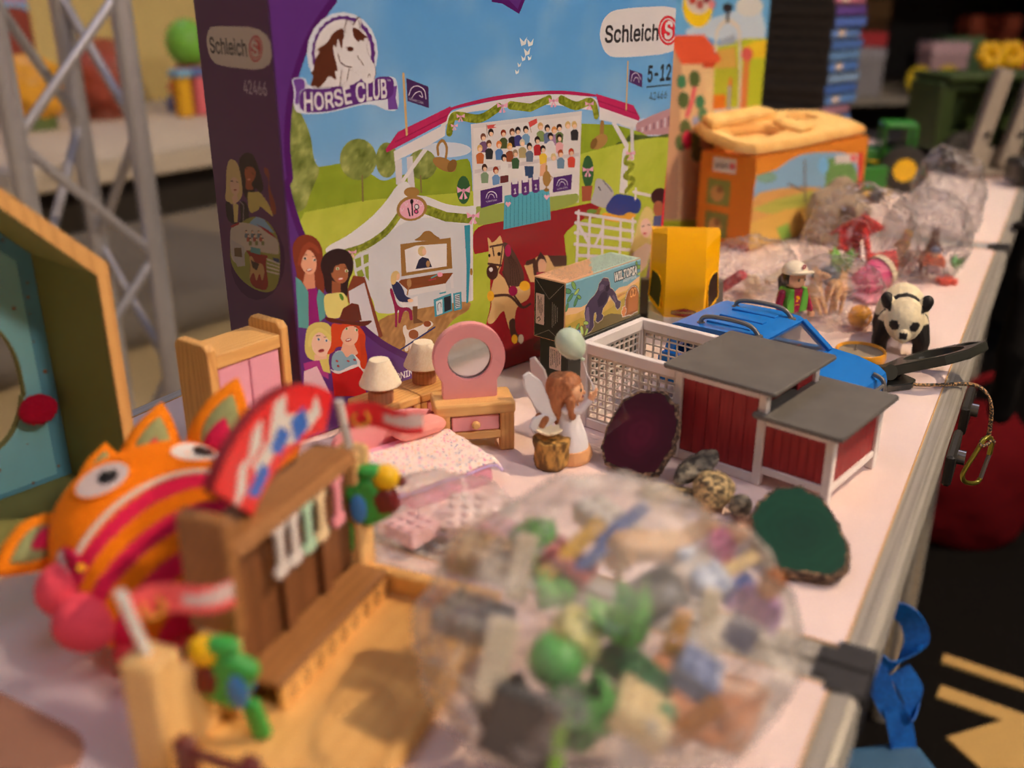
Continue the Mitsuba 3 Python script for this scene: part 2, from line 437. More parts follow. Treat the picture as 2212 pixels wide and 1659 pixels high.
# printed pictures of the box, in millimetres on each face: p outline, l line, e ellipse, t lettering, w lettering between two curves
PRINT_FRONT = [
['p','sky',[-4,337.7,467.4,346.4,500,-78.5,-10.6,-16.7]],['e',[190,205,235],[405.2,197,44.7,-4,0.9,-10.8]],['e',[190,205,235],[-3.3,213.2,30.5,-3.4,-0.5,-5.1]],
['e',[205,215,235],[151,204.2,25.6,-2.7,-0.2,-5.9]],['p',[176,136,150],[389.2,204.3,415.8,210.3,449.6,215.5,448.3,188.2,390,193.7]],
['p',[140,100,120],[392.5,198.1,395.5,199,395.4,195.5,392.7,195.2]],['p',[205,190,205],[398.2,199.2,401.2,200.1,401.2,195.7,398.5,195.4]],
['p',[140,100,120],[403.9,200.2,407,201.1,407,195.9,404.3,195.5]],['p',[205,190,205],[409.7,201.2,412.8,202.2,412.9,196.1,410.2,195.7]],
['p',[140,100,120],[415.5,202.3,418.6,203.2,418.9,196.3,416.1,195.9]],['p',[205,190,205],[421.4,203.3,424.5,204.3,424.8,196.4,422.1,196.1]],
['p',[140,100,120],[427.3,204.4,430.4,205.3,430.9,196.6,428.1,196.3]],['p',[205,190,205],[433.3,205.5,436.4,206.4,436.9,196.8,434.1,196.5]],
['p',[140,100,120],[439.3,206.5,442.4,207.5,443.1,197,440.2,196.7]],
['p','hill',[2.8,206.9,30.6,204.5,52.5,205.6,74.4,194.8,85.7,186.9,100.3,189.8,148.8,192.9,162.3,195.3,177.6,194.7,176.2,128.1,-5.2,158.5]],
['p','hill',[306.3,211.3,359.2,205.7,397.5,195.3,451.9,173.1,450.2,127.7,308.7,146.8]],
['p',[82,98,52],[355.3,179.6,369.6,188,389.9,194.8,417.7,188.7,448,190.7,447,169.8,399.4,171.3]],['e',[66,84,44],[368.1,181.7,9.5,-1,0.5,-7.7]],
['e',[66,84,44],[386.7,185.7,11.7,-1.1,0.7,-9.3]],['e',[66,84,44],[410.4,181,12.1,-1.3,0.9,-9.6]],['e',[66,84,44],[432.6,179.9,12.5,-1.2,1,-9.6]],
['p','grass',[4,174.2,34.9,174.6,66.5,175.7,104.8,172.8,198.7,165.8,277.6,182.1,419.5,190.7,483.4,178.5,524,-169.1,-12.5,6.6]],
['p','grass',[310,181,342.7,178.6,451.9,173.1,450.3,61.7,311,87.1]],
['p','tree',[7.4,247.9,13.2,251.6,21,237.6,25.1,225.2,25.7,209.5,31,202.7,20.5,187,15.3,176.1,4.7,174.9,2.7,201.7]],['e','tree',[64.3,206.1,16.6,-1.8,-1.1,-15]],
['e','tree',[90.2,202.8,10.2,-1.1,-0.8,-13.1]],['e','tree',[124.9,195.6,14.7,-1.7,-0.5,-11.7]],['l',[120,105,70],1.4,[66.8,193.9,66.1,175.3]],
['l',[120,105,70],1.4,[122.6,187.1,122.7,174.3]],
['p',[132,28,42],[177,137.8,214.9,137.6,271.8,137.1,328.6,137.1,340.3,136.6,340.7,129.4,284.9,114.3,290.9,85.3,292.3,66.2,176,89.6,176.5,114.2,193.7,113.9,176.5,115.9]],
['p',[134,30,42],[176.9,136.6,213.3,136.8,293.4,140.7,298.2,-14,206.3,-4.5,188.2,38.7,191.4,50.8,196.8,64.6,196.4,87.6,176.5,114.6]],
['p','grass',[176.5,114.4,196.4,113.8,196.4,87.6,196.1,65.9,175.2,64.8]],['p',[216,212,218],[176.4,221.9,311,221.9,309.9,139.7,178.2,154.6]],
['p',[140,158,80],[178.2,156.2,214.2,156.4,271.4,153.6,309.5,149.6,309.9,139.1,271.8,137.1,214.9,137.3,177,137.8]],
['p',[226,222,226],[179.1,218.2,309.4,218.2,308.7,169.8,179,168.6]],['p',[205,198,205],[179.8,185,308.6,185.6,308.8,182.2,179.7,181.9]],
['p',[110,80,120],[186.5,198.5,185.8,205.5,188.7,207,192.1,206.7,194.6,204.3,193.7,197.7]],['e',[110,70,60],[190,210.5,3.1,-0.3,0,-3]],
['e',[232,196,170],[190.5,209.6,2.1,-0.2,-0.1,-2.2]],['p',[110,70,60],[187.5,210.5,188.4,212.8,192.2,212.4,192.6,210.1,190.5,211.2]],
['p',[225,222,225],[195,201.1,194.3,208.2,197.3,209.7,200.7,209.4,203.2,207,202.3,200.4]],['e',[40,30,30],[198.6,213.3,3.1,-0.3,-0.1,-3.1]],
['e',[232,196,170],[199,212.3,2.1,-0.2,0,-2.2]],['p',[40,30,30],[196,213.2,196.9,215.5,200.7,215.2,201.1,212.9,199,214]],
['p',[70,80,50],[209.4,199.2,208.6,206.3,211.6,207.9,215.2,207.5,217.8,205.1,216.9,198.4]],['e',[120,45,30],[213,211.4,3.1,-0.3,0,-3]],
['e',[232,196,170],[213.4,210.5,2.2,-0.2,0,-2.2]],['p',[120,45,30],[210.4,211.4,211.2,213.7,215.2,213.4,215.6,211,213.4,212.2]],
['p',[40,35,40],[219.7,199.1,218.8,206.4,221.9,207.9,225.5,207.6,228.2,205.2,227.3,198.4]],['e',[80,50,40],[223.3,211.5,3.2,-0.3,0,-3.1]],
['e',[232,196,170],[223.7,210.6,2.3,-0.2,0,-2.3]],['p',[80,50,40],[220.6,211.5,221.5,213.8,225.5,213.5,226,211.1,223.7,212.3]],
['p',[60,60,120],[226.4,199.5,225.5,206.8,228.6,208.3,232.3,208,235,205.6,234.1,198.7]],['e',[35,30,40],[230,212,3.2,-0.3,0,-3.2]],['e',[232,196,170],[230.4,211,2.3,-0.2,0,-2.3]],
['p',[35,30,40],[227.3,211.9,228.2,214.3,232.2,213.9,232.7,211.6,230.4,212.7]],['p',[110,150,190],[235.9,199.6,235,206.9,238.2,208.5,241.8,208.2,244.6,205.7,243.7,198.8]],
['e',[45,35,35],[239.5,212.1,3.3,-0.3,0,-3.1]],['e',[232,196,170],[240,211.2,2.3,-0.2,0,-2.3]],['p',[45,35,35],[236.8,212.1,237.7,214.5,241.8,214.1,242.2,211.7,239.9,212.9]],
['p',[120,140,90],[254,200.5,252.9,207.9,256.2,209.5,260,209.1,262.8,206.7,262,199.7]],['e',[200,160,110],[257.5,213.2,3.4,-0.3,0.1,-3.2]],
['e',[232,196,170],[258,212.2,2.4,-0.2,0.1,-2.3]],['p',[200,160,110],[254.7,213.1,255.6,215.6,259.8,215.2,260.4,212.8,258,213.9]],
['p',[95,110,150],[262.7,198,261.6,205.5,264.9,207.1,268.7,206.8,271.6,204.2,270.8,197.2]],['e',[45,35,40],[266.2,210.8,3.5,-0.3,0.1,-3.2]],
['e',[232,196,170],[266.7,209.8,2.4,-0.2,0.1,-2.3]],['p',[45,35,40],[263.4,210.8,264.3,213.2,268.6,212.9,269.1,210.4,266.7,211.6]],
['p',[150,120,160],[271.5,195.5,270.4,203.1,273.7,204.7,277.6,204.3,280.6,201.8,279.8,194.7]],['e',[205,140,80],[275.1,208.4,3.5,-0.3,0.1,-3.2]],
['e',[232,196,170],[275.6,207.4,2.4,-0.2,0,-2.3]],['p',[205,140,80],[272.2,208.4,273.1,210.9,277.5,210.5,278,208,275.5,209.2]],
['p',[90,110,70],[277.9,197,276.8,204.6,280.2,206.2,284.1,205.9,287.1,203.3,286.3,196.2]],['e',[55,35,30],[281.5,210,3.5,-0.3,0.1,-3.2]],
['e',[232,196,170],[282,209,2.5,-0.2,0.1,-2.3]],['p',[55,35,30],[278.6,209.9,279.5,212.4,283.9,212.1,284.5,209.6,282,210.8]],
['p',[220,215,220],[289.1,198.1,287.8,205.8,291.3,207.4,295.2,207.1,298.3,204.5,297.6,197.3]],['e',[210,180,120],[292.6,211.2,3.6,-0.3,0.1,-3.3]],
['e',[232,196,170],[293.1,210.2,2.5,-0.2,0.1,-2.4]],['p',[210,180,120],[289.7,211.1,290.6,213.7,295,213.3,295.6,210.8,293.1,212]],
['p',[45,45,50],[297.7,197.3,296.5,205,299.9,206.6,304,206.3,307.1,203.7,306.4,196.5]],['e',[200,170,110],[301.3,210.5,3.6,-0.4,0.1,-3.3]],
['e',[232,196,170],[301.8,209.4,2.6,-0.2,0.1,-2.3]],['p',[200,170,110],[298.3,210.4,299.2,212.9,303.7,212.5,304.3,210,301.8,211.2]],
['p',[180,100,60],[182.5,189.7,181.8,196.8,184.8,198.3,188.2,198,190.7,195.6,189.7,188.9]],['e',[205,170,110],[186.1,201.8,3,-0.3,0,-3]],
['e',[232,196,170],[186.5,200.9,2.1,-0.2,0,-2.2]],['p',[205,170,110],[183.6,201.8,184.5,204.1,188.3,203.7,188.6,201.4,186.5,202.6]],
['p',[45,45,50],[192.8,192.2,192,199.3,195,200.8,198.4,200.5,201,198.1,200.1,191.4]],['e',[90,60,50],[196.3,204.4,3.1,-0.3,0,-3.1]],
['e',[232,196,170],[196.7,203.4,2.2,-0.2,0,-2.2]],['p',[90,60,50],[193.8,204.3,194.7,206.7,198.5,206.3,198.9,204,196.8,205.1]],
['p',[80,120,180],[204.2,190.4,203.4,197.6,206.5,199.1,210,198.8,212.6,196.3,211.7,189.6]],['e',[200,120,70],[207.8,202.7,3.2,-0.3,0,-3.1]],
['e',[232,196,170],[208.3,201.7,2.1,-0.2,-0.1,-2.2]],['p',[200,120,70],[205.2,202.7,206.1,205,210,204.6,210.4,202.3,208.3,203.4]],
['p',[130,70,50],[216.7,187.4,215.8,194.8,219,196.3,222.5,195.9,225.2,193.4,224.3,186.6]],['e',[210,160,80],[220.3,199.9,3.2,-0.3,0,-3.1]],
['e',[232,196,170],[220.7,198.9,2.3,-0.2,0,-2.2]],['p',[210,160,80],[217.6,199.9,218.5,202.3,222.5,201.9,223,199.5,220.7,200.6]],
['p',[165,150,110],[231.7,189,230.8,196.3,234,197.9,237.6,197.5,240.4,195,239.5,188.1]],['e',[190,180,160],[235.3,201.5,3.3,-0.3,0,-3.1]],
['e',[232,196,170],[235.8,200.6,2.3,-0.3,0,-2.3]],['p',[190,180,160],[232.6,201.5,233.5,203.9,237.6,203.5,238.1,201.1,235.8,202.3]],
['p',[160,45,50],[250.2,189.1,249.2,196.6,252.4,198.2,256.2,197.8,259.1,195.2,258.2,188.2]],['e',[40,30,30],[253.8,201.9,3.4,-0.4,0,-3.2]],
['e',[232,196,170],[254.3,200.9,2.3,-0.3,0,-2.4]],['p',[40,30,30],[251,201.8,251.9,204.3,256.1,203.9,256.6,201.4,254.2,202.6]],
['p',[225,222,228],[266.8,190.6,265.7,198.1,269,199.7,272.9,199.4,275.8,196.8,275,189.7]],['e',[40,30,35],[270.4,203.5,3.5,-0.3,0,-3.2]],
['e',[232,196,170],[270.9,202.5,2.4,-0.3,0,-2.4]],['p',[40,30,35],[267.5,203.4,268.4,205.9,272.7,205.5,273.3,203.1,270.8,204.2]],
['p',[220,165,175],[278.2,188.3,277,195.9,280.4,197.6,284.3,197.2,287.3,194.6,286.6,187.4]],['e',[40,30,30],[281.7,201.3,3.6,-0.3,0.1,-3.2]],
['e',[232,196,170],[282.3,200.3,2.4,-0.2,0,-2.4]],['p',[40,30,30],[278.8,201.3,279.7,203.8,284.1,203.4,284.7,200.9,282.2,202.1]],
['p',[95,110,135],[240.5,184.8,239.5,192.3,242.7,193.8,246.4,193.4,249.2,190.9,248.4,183.9]],['e',[45,35,35],[244.1,197.5,3.3,-0.3,0,-3.2]],
['e',[232,196,170],[244.5,196.5,2.4,-0.2,0.1,-2.3]],['p',[45,35,35],[241.3,197.5,242.2,199.9,246.4,199.5,246.8,197.1,244.5,198.3]],
['p',[225,190,70],[257.4,180.7,256.3,188.3,259.6,189.9,263.5,189.5,266.4,186.9,265.6,179.8]],['e',[35,28,30],[261,193.6,3.4,-0.3,0.1,-3.2]],
['e',[232,196,170],[261.5,192.6,2.4,-0.2,0,-2.3]],['p',[35,28,30],[258.2,193.6,259.1,196.1,263.3,195.7,263.9,193.2,261.5,194.4]],
['p',[228,222,228],[271.2,172,270.1,179.7,273.4,181.3,277.4,180.9,280.4,178.2,279.6,171]],['e',[210,190,140],[274.8,185.1,3.6,-0.4,0.1,-3.3]],
['e',[232,196,170],[275.3,184.1,2.5,-0.3,0.1,-2.4]],['p',[210,190,140],[271.9,185.1,272.8,187.6,277.2,187.2,277.8,184.6,275.3,185.9]],
['p',[100,130,160],[280.2,174.3,279,182,282.4,183.6,286.4,183.2,289.4,180.5,288.6,173.3]],['e',[150,70,45],[283.8,187.5,3.5,-0.4,0,-3.4]],
['e',[232,196,170],[284.3,186.4,2.5,-0.2,0,-2.4]],['p',[150,70,45],[280.8,187.4,281.7,190,286.2,189.5,286.7,187,284.2,188.2]],
['p',[190,70,60],[294.3,173.7,293.1,181.6,296.5,183.2,300.6,182.8,303.7,180.1,303,172.7]],['e',[170,60,45],[297.9,187.1,3.7,-0.4,0.1,-3.4]],
['e',[232,196,170],[298.4,186,2.6,-0.2,0.1,-2.4]],['p',[170,60,45],[294.9,187.1,295.8,189.6,300.4,189.2,301,186.6,298.4,187.9]],
['p',[55,85,60],[223.4,180.9,222.5,188.3,225.7,189.8,229.3,189.4,232,186.9,231.1,180]],['e',[150,130,110],[227,193.5,3.3,-0.4,0,-3.2]],
['e',[232,196,170],[227.5,192.5,2.2,-0.3,0,-2.3]],['p',[150,130,110],[224.3,193.4,225.2,195.9,229.3,195.4,229.7,193,227.5,194.2]],
['p',[228,226,230],[210,178.8,209.2,186.1,212.3,187.6,215.8,187.2,218.5,184.7,217.6,177.9]],['e',[40,30,35],[213.6,191.2,3.2,-0.3,0,-3.1]],
['e',[232,196,170],[214.1,190.3,2.2,-0.3,-0.1,-2.3]],['p',[40,30,35],[211,191.2,211.9,193.6,215.8,193.2,216.3,190.8,214.1,192]],
['p',[100,140,190],[200.4,169.4,199.6,176.8,202.7,178.3,206.2,177.9,208.8,175.3,207.9,168.5]],['e',[130,50,40],[204,181.9,3.2,-0.4,0,-3.1]],
['e',[232,196,170],[204.5,180.9,2.1,-0.3,-0.1,-2.3]],['p',[130,50,40],[201.4,181.9,202.3,184.3,206.2,183.8,206.7,181.4,204.5,182.6]],
['p',[120,145,120],[187.5,173.2,186.7,180.4,189.8,181.9,193.2,181.5,195.7,179,194.8,172.3]],['e',[60,40,35],[191.1,185.5,3.1,-0.4,-0.1,-3.1]],
['e',[232,196,170],[191.5,184.5,2.1,-0.2,0,-2.2]],['p',[60,40,35],[188.5,185.5,189.4,187.8,193.3,187.4,193.7,185,191.5,186.2]],
['p',[222,170,140],[258,180.1,265.2,181.5,264.8,158.4,256.7,161.6]],['p',[50,70,110],[238,181.3,249.4,180,249.6,162.6,240.9,163.7]],
['p',[90,45,50],[209.1,176.2,218.8,176.1,218.8,169.8,209.1,170.4]],['l',[150,130,110],0.5,[193.7,219.9,194.7,209.8]],
['p',[200,80,80],[194.4,219.4,204.4,219.4,201.5,217.7,205,216.7,195.1,216.4]],['l',[150,130,110],0.6,[242.8,217.8,246.4,209.1]],
['p',[195,75,75],[242.8,217.8,252.8,220.1,253.7,216.3,244.4,213.3]],['p',[222,218,222],[178.5,168.6,221,170.5,308.7,169.8,308.7,148.6,178.5,154.6]],
['p',[72,42,108],[186.1,167.1,211.3,168,211.5,154.1,186.3,152.4]],['p',[72,42,108],[275.2,167.1,299.8,166.9,299,153.3,274.4,153.7]],
['l',[232,226,240],0.8,[192.3,160,194.5,163.9,198.9,164.7,203.6,162.4,205,158.8]],['l',[232,226,240],0.6,[194.5,159.1,197.1,162.5,200.6,161.5,202.1,159]],
['t',[225,220,235],'INTERNATIONAL',[192.1,156.1,205.3,156.2,1.4],0],['l',[232,226,240],0.8,[279.5,159.3,281.9,163.5,286.9,164.3,292.3,161.8,294.1,158]],
['l',[232,226,240],0.7,[282.1,158.4,285,161.9,289,160.9,290.8,158.2]],['t',[225,220,235],'INTERNATIONAL',[279.5,155.1,294.6,155.2,1.5],0],
['p',[78,158,184],[214.2,159.1,269.7,157.7,272.3,129.6,212.6,130]],['l',[54,122,150],0.7,[216.5,156.1,215.6,130.6]],['l',[54,122,150],0.7,[221.3,156,220.7,130.6]],
['l',[54,122,150],0.7,[226.2,155.9,225.7,130.6]],['l',[54,122,150],0.7,[231.1,155.7,230.9,130.5]],['l',[54,122,150],0.7,[236,155.6,236,130.5]],
['l',[54,122,150],0.7,[241,155.5,241.2,130.5]],['l',[54,122,150],0.7,[246,155.3,246.4,130.4]],['l',[54,122,150],0.7,[251.1,155.2,251.7,130.4]],
['l',[54,122,150],0.7,[256.2,155.1,257,130.4]],['l',[54,122,150],0.7,[261.3,154.9,262.4,130.3]],['l',[54,122,150],0.7,[266.5,154.8,267.8,130.3]],
['p',[232,180,205],[218.4,148.5,214.8,152.2,216.3,153.8,218.4,152.4,220.5,153.2,222.1,151.4]],
['p',[232,180,205],[266.7,147.9,262.7,151.9,264.3,153.4,266.6,152,268.8,152.8,270.5,151]],['p',[84,50,116],[221.8,169.4,230.9,169.1,231.2,157.3,228.2,156,224.5,156.3,222.1,158.4]],
['p',[224,222,230],[223,172.6,229.6,172.5,230,167.3,223.3,167.5]],['t',[224,222,230],'1',[225.1,159,228.5,159,4.6],2],
['p',[84,50,116],[234.6,169.4,243.9,169.1,244.3,157.2,241.2,155.9,237.4,156.2,234.9,158.3]],['p',[224,222,230],[235.8,172.7,242.6,172.5,242.9,167.2,236.1,167.4]],
['t',[224,222,230],'1',[238,158.9,241.4,158.9,4.6],2],['p',[84,50,116],[247.3,170,256.8,169.7,257.3,157.7,254.1,156.3,250.3,156.6,247.7,158.7]],
['p',[224,222,230],[248.5,173.3,255.5,173.1,255.9,167.8,248.9,168]],['t',[224,222,230],'1',[250.9,159.4,254.4,159.4,4.7],2],['e',[158,122,70],[266.3,167.1,5.2,-0.7,0.1,-6.9]],
['e',[140,105,60],[266.2,157.1,3.5,-0.5,0,-1.6]],['l',[140,105,60],1.3,[266.1,160.4,266.1,157.6]],['l',[150,115,65],0.8,[269.5,170,273.6,167.3,270.4,163.2]],
['l',[158,122,70],2.2,[265.8,173.2,265.8,178.1]],['p',[224,222,230],[97.2,208.6,149.9,224.5,148.9,215.4,133.8,210.1,97.6,201]],
['p',[214,212,222],[97.9,201.5,104.7,202.1,104.2,182.6,98.1,183.4]],['p',[206,204,216],[109.4,202.6,115.2,203.4,116.6,175.1,109.6,178]],
['p',[224,222,230],[102.6,185.7,126.1,207.5,130.5,206.1,105.5,183.9]],
['p',[222,220,228],[209.5,239,272.8,239.5,330.1,233.1,334.1,223.4,331.7,219.7,273,230.6,212.4,232,161.1,231,151.7,225.5,143.5,214.2,143.9,224.2,154.6,233.9]],
['p',[172,42,92],[89.5,210.8,102.1,222.5,155.5,237.4,150.6,226.3,90.6,208.4]],
['p',[165,40,88],[140.3,231.2,156,237.1,205.3,242.4,277.5,242.3,329.2,235.3,331.9,232.2,272.8,239.7,209.5,239,161.2,235.3,154.6,233.7,147.7,223.4]],
['p',[224,222,230],[334.9,223.9,392.8,206.5,386.7,199.2,357.3,207.6,335.2,212.2]],['p',[172,42,92],[329.1,235.6,384.1,221.5,394.9,209.4,393.8,206.2,334.6,223.7]],
['l',[140,30,74],0.8,[99.3,215.4,152.7,231]],['l',[140,30,74],0.9,[332.9,229,390.4,212.9]],['p',[210,208,218],[380.8,202.1,385.9,201.6,389.2,170,384.1,169.3]],
['p',[224,222,230],[370.9,181.4,379.1,186.5,380.9,138.3,368.5,140.6]],['p',[224,222,230],[352.7,208,359.1,208,380.1,185.2,378.7,178.3]],
['l','garland',6.8,[153.4,217.6,157.1,228.4,165.1,229,186.8,225.5,208,232.8]],['l','garland',6.8,[221.1,233.3,245,229.5,268.1,235.1]],
['l','garland',7.5,[283.3,233.6,302.4,226.9,319.1,229.1,327,225.6,331,216.5]],['l','garland',4.8,[378,174.8,375.5,169.1,388.3,164.1,375.5,156,390.3,150.5,378.4,141.1]],
['p',[228,168,198],[211.9,233.5,205.6,236.6,206.2,232.4]],['p',[228,168,198],[211.9,233.5,218.3,236.1,217.7,231.7]],['p',[228,168,198],[211.9,233.5,207.5,228.5,210.6,227.8]],
['p',[228,168,198],[211.9,233.5,215.7,228.3,212.9,227.7]],['e',[205,140,175],[211.9,233.5,1.6,-0.1,0,-1.3]],['p',[228,168,198],[273.7,233.2,267.3,236.1,268,232.1]],
['p',[228,168,198],[273.7,233.2,280,235.7,279.5,231.5]],['p',[228,168,198],[273.7,233.2,269.4,228.4,272.6,227.8]],['p',[228,168,198],[273.7,233.2,277.7,228.3,274.8,227.6]],
['e',[205,140,175],[273.7,233.2,1.6,-0.1,0,-1.3]],['p',[228,168,198],[165.7,228.7,161.3,231,161.6,227.8]],['p',[228,168,198],[165.7,228.7,170.3,230.6,169.8,227.3]],
['p',[228,168,198],[165.7,228.7,162.4,225,164.7,224.4]],['p',[228,168,198],[165.7,228.7,168.4,224.8,166.3,224.3]],['e',[205,140,175],[165.7,228.7,1.2,-0.1,0,-1]],
['p',[228,168,198],[320.9,227.1,314.7,229.9,315.5,226.2]],['p',[228,168,198],[320.9,227.1,327,229.5,326.6,225.6]],['p',[228,168,198],[320.9,227.1,316.8,222.7,319.9,222.1]],
['p',[228,168,198],[320.9,227.1,324.9,222.5,322.1,221.9]],['e',[205,140,175],[320.9,227.1,1.6,-0.1,0.1,-1.1]],['p',[228,168,198],[158.9,222,155.2,223.9,155.5,221.3]],
['p',[228,168,198],[158.9,222,162.6,223.5,162.2,220.8]],['p',[228,168,198],[158.9,222,156.2,218.9,158,218.5]],['p',[228,168,198],[158.9,222,161,218.8,159.3,218.4]],
['e',[205,140,175],[158.9,222,0.9,-0.1,-0.1,-0.9]],['p',[228,168,198],[383.6,176.6,376.1,180,377.1,175.7]],['p',[228,168,198],[383.6,176.6,390.7,179,390.3,174.5]],
['p',[228,168,198],[383.6,176.6,378.9,171.6,382.5,170.8]],['p',[228,168,198],[383.6,176.6,388.4,171.1,385.1,170.5]],['e',[205,140,175],[383.6,176.6,1.8,-0.2,0.1,-1.4]],
['l',[148,112,66],2.4,[141.2,201.6,141.1,208.4,146.2,211.8,150.3,205.5,148.2,194.9]],['e',[148,112,66],[147.5,193,11.9,-5.6,-2.8,-4]],
['e',[120,88,50],[155.4,191.1,4.1,-1.9,-3.2,-4.5]],['l',[148,112,66],5.7,[339.6,208.5,339.2,193.8]],['e',[160,124,74],[336.6,192.4,10.1,4.6,5.7,-4.8]],
['e',[120,88,50],[328.7,191.5,4,-1.4,-2.6,-4.7]],['l',[190,158,110],2.2,[109.5,263.9,110.5,219.9]],['p',[62,38,86],[112,261,133.3,253.4,133.1,237.7,112.4,244.3]],
['l',[225,215,235],0.8,[113.8,248.3,117.1,253.5,123.2,254.5,129.2,250.9,130.5,244.4]],['l',[225,215,235],0.7,[116.7,246.2,120.5,249.6,125.5,250.2,127.2,246,124.1,247.6]],
['t',[200,190,215],'INTERNATIONAL',[113.6,245.1,128.2,240.8,1.8],0],['l',[190,158,110],2,[373.3,260.9,373.7,218.2]],['p',[70,44,96],[376.2,254.1,395.6,249.2,396.2,236.7,376,243]],
['l',[225,215,235],0.8,[379.1,243.3,381.1,249.4,387.6,250.2,393.7,244.2]],['l',[225,215,235],0.7,[382.5,243.1,385.1,246.4,389.4,245.4,391.1,241.5]],
['e',[48,88,56],[167.3,170.1,7.3,-0.9,-0.2,-11.5]],['p',[228,168,198],[167.3,169.6,160,173.9,160.6,168.6]],['p',[228,168,198],[167.3,169.6,174.9,172.5,174,167]],
['p',[228,168,198],[167.3,169.6,162,163.7,165.7,162.6]],['p',[228,168,198],[167.3,169.6,171.7,162.9,168.3,162.2]],['e',[205,140,175],[167.3,169.6,1.9,-0.2,0,-1.7]],
['e',[48,88,56],[321.6,166.6,8.1,-1,0.6,-14.9]],['p',[152,80,62],[313.3,154.3,328.9,152.9,326.7,139.1,314.6,140]],['p',[228,168,198],[321.5,168.3,313.6,172.2,314.6,167.4]],
['p',[228,168,198],[321.5,168.3,329.1,171,328.6,165.9]],['p',[228,168,198],[321.5,168.3,316.3,162.9,320.2,161.9]],['p',[228,168,198],[321.5,168.3,326.4,162.1,322.9,161.5]],
['e',[205,140,175],[321.5,168.3,1.9,-0.2,0,-1.5]],
['p',[166,166,176],[325.9,137.5,332,148.4,332.3,157.2,336.1,159,342,157.1,353.3,150.4,362.3,140.8,350.9,127.9,337.8,132.2,331.4,134.9]],
['l',[50,50,60],1.2,[337.3,150.7,340.3,147.3]],['l',[120,120,132],1.7,[343.9,155.7,357.4,143.9]],
['p',[42,58,132],[361.3,141.5,382.6,136.8,401.7,130.5,404.4,121.4,397.9,115.4,383.7,120.6,374.3,116.8,344.7,126.4]],
['p',[218,160,60],[344.3,126.4,374.3,116.8,383.7,120.4,397.4,115.7,392.2,111.6,368.9,111.7,343.6,119]],['p',[140,100,55],[316.1,128.2,342.5,130.3,338.7,121.2,320.3,122.6]],
['e',[90,130,60],[328.9,128.7,7.3,-1.1,0.2,-2.2]],['l',[214,210,226],2.9,[305.9,130.9,396.4,108.1]],['l',[214,210,226],3.1,[305.9,121.5,394.1,98.9]],
['l',[214,210,226],3.1,[305.7,112.1,393.8,89.4]],['l',[214,210,226],3.1,[305.5,101.3,392.5,80]],['l',[214,210,226],3.1,[309.1,89.8,387,73.2]],
['l',[220,216,230],3.6,[310.2,131.5,309.1,80.1]],['l',[220,216,230],3.6,[326.5,124.3,325.6,81.9]],['l',[220,216,230],3.6,[345.9,117.7,346,80.7]],
['l',[220,216,230],3.6,[372.7,111.7,373.3,78.3]],['l',[220,216,230],3.6,[391.2,112,392.8,76.1]],['l',[220,216,230],3.6,[311.6,117.1,326.8,97.7]],
['l',[220,216,230],3.6,[336,96.1,346.3,110.3]],['l',[224,220,230],2.9,[390.2,138.9,422.9,130.1]],['l',[224,220,230],3.1,[393.9,141.5,393.9,131.6]],
['e',[52,26,32],[433.8,128,14.9,-2,0.8,-9.3]],['e',[150,88,68],[432.4,116,8.9,-1.3,0.8,-8.6]],['p',[70,80,130],[422.6,109.8,445.8,107.6,447,73.1,427.4,79.1]],
['p',[208,192,128],[401.1,111.8,411.2,123.5,425.3,114.5,424.7,97.9,425,82.2,404.8,77.8,386.9,75.8,394.7,91.2]],['e',[226,192,184],[413.2,99.4,9.2,-1.4,0.9,-10.2]],
['l',[90,70,60],1,[406.5,102,410.6,101.9]],['l',[90,70,60],1,[416.1,101.8,419.6,101.8]],['e',[190,90,100],[412,94.1,2.9,-0.5,0.1,-1.1]],
['p',[222,206,204],[388.9,75.5,414.5,83.9,425.2,79.5,418.6,59.5,400.8,49.7,388.5,52.1]],['p',[96,54,120],[417.6,46.4,423.9,70.5,427.8,73.8,428.3,44.3]],
['p',[206,210,222],[53.2,135.7,71,137.5,102.6,155,126.8,154.3,173.9,140.8,177,139.3,175.6,73.8,168.1,74.3,139.9,78.2,72.2,82.8,70.8,98.4,55.2,115.7]],
['p',[224,226,234],[28.6,145.8,50.9,151.5,72.6,161.5,87.6,171.8,99.8,183.7,109.2,185.4,116.1,172.8,127.5,170.7,146.9,161.5,167.2,156.3,180.6,155.7,181.2,151.3,178.9,141.1,175.3,139.5,147.7,147,128.1,154.1,102.5,154,71,137.5,49.8,136.3,31.9,139.6]],
['p',[224,224,232],[173.9,140.8,177.2,141.4,176.1,74.3,173.2,73.8]],['p',[132,152,60],[55.5,132.4,61.2,133.3,61.3,126.4,56.5,125.3]],
['p',[132,152,60],[63.6,133.9,68.6,134.4,68.2,128.1,63.7,126.9]],['p',[132,152,60],[56.3,122.4,61.4,123.4,63.7,118,57.7,117.2]],
['p',[132,152,60],[64.1,124.4,68,125.1,67.5,113.2,64.8,116.8]],['l','garland',5.6,[48.3,139,66.5,141,86.2,148.5,99.1,159]],['l','garland',7.6,[127.7,159.7,147.9,150.9,172.6,145.5]],
['p',[228,168,198],[177.6,147.1,170.3,151.5,170.9,146.2]],['p',[228,168,198],[177.6,147.1,185,149.9,184.2,144.5]],['p',[228,168,198],[177.6,147.1,172.3,141.3,175.9,140.2]],
['p',[228,168,198],[177.6,147.1,181.9,140.4,178.5,139.8]],['e',[205,140,175],[177.6,147.1,1.8,-0.2,-0.1,-1.6]],['p',[228,168,198],[53.6,138.1,49.9,140.7,50,137.6]],
['p',[228,168,198],[53.6,138.1,57.7,139.7,57,136.5]],['p',[228,168,198],[53.6,138.1,50.6,134.7,52.5,134]],['p',[228,168,198],[53.6,138.1,55.7,134.1,53.9,133.7]],
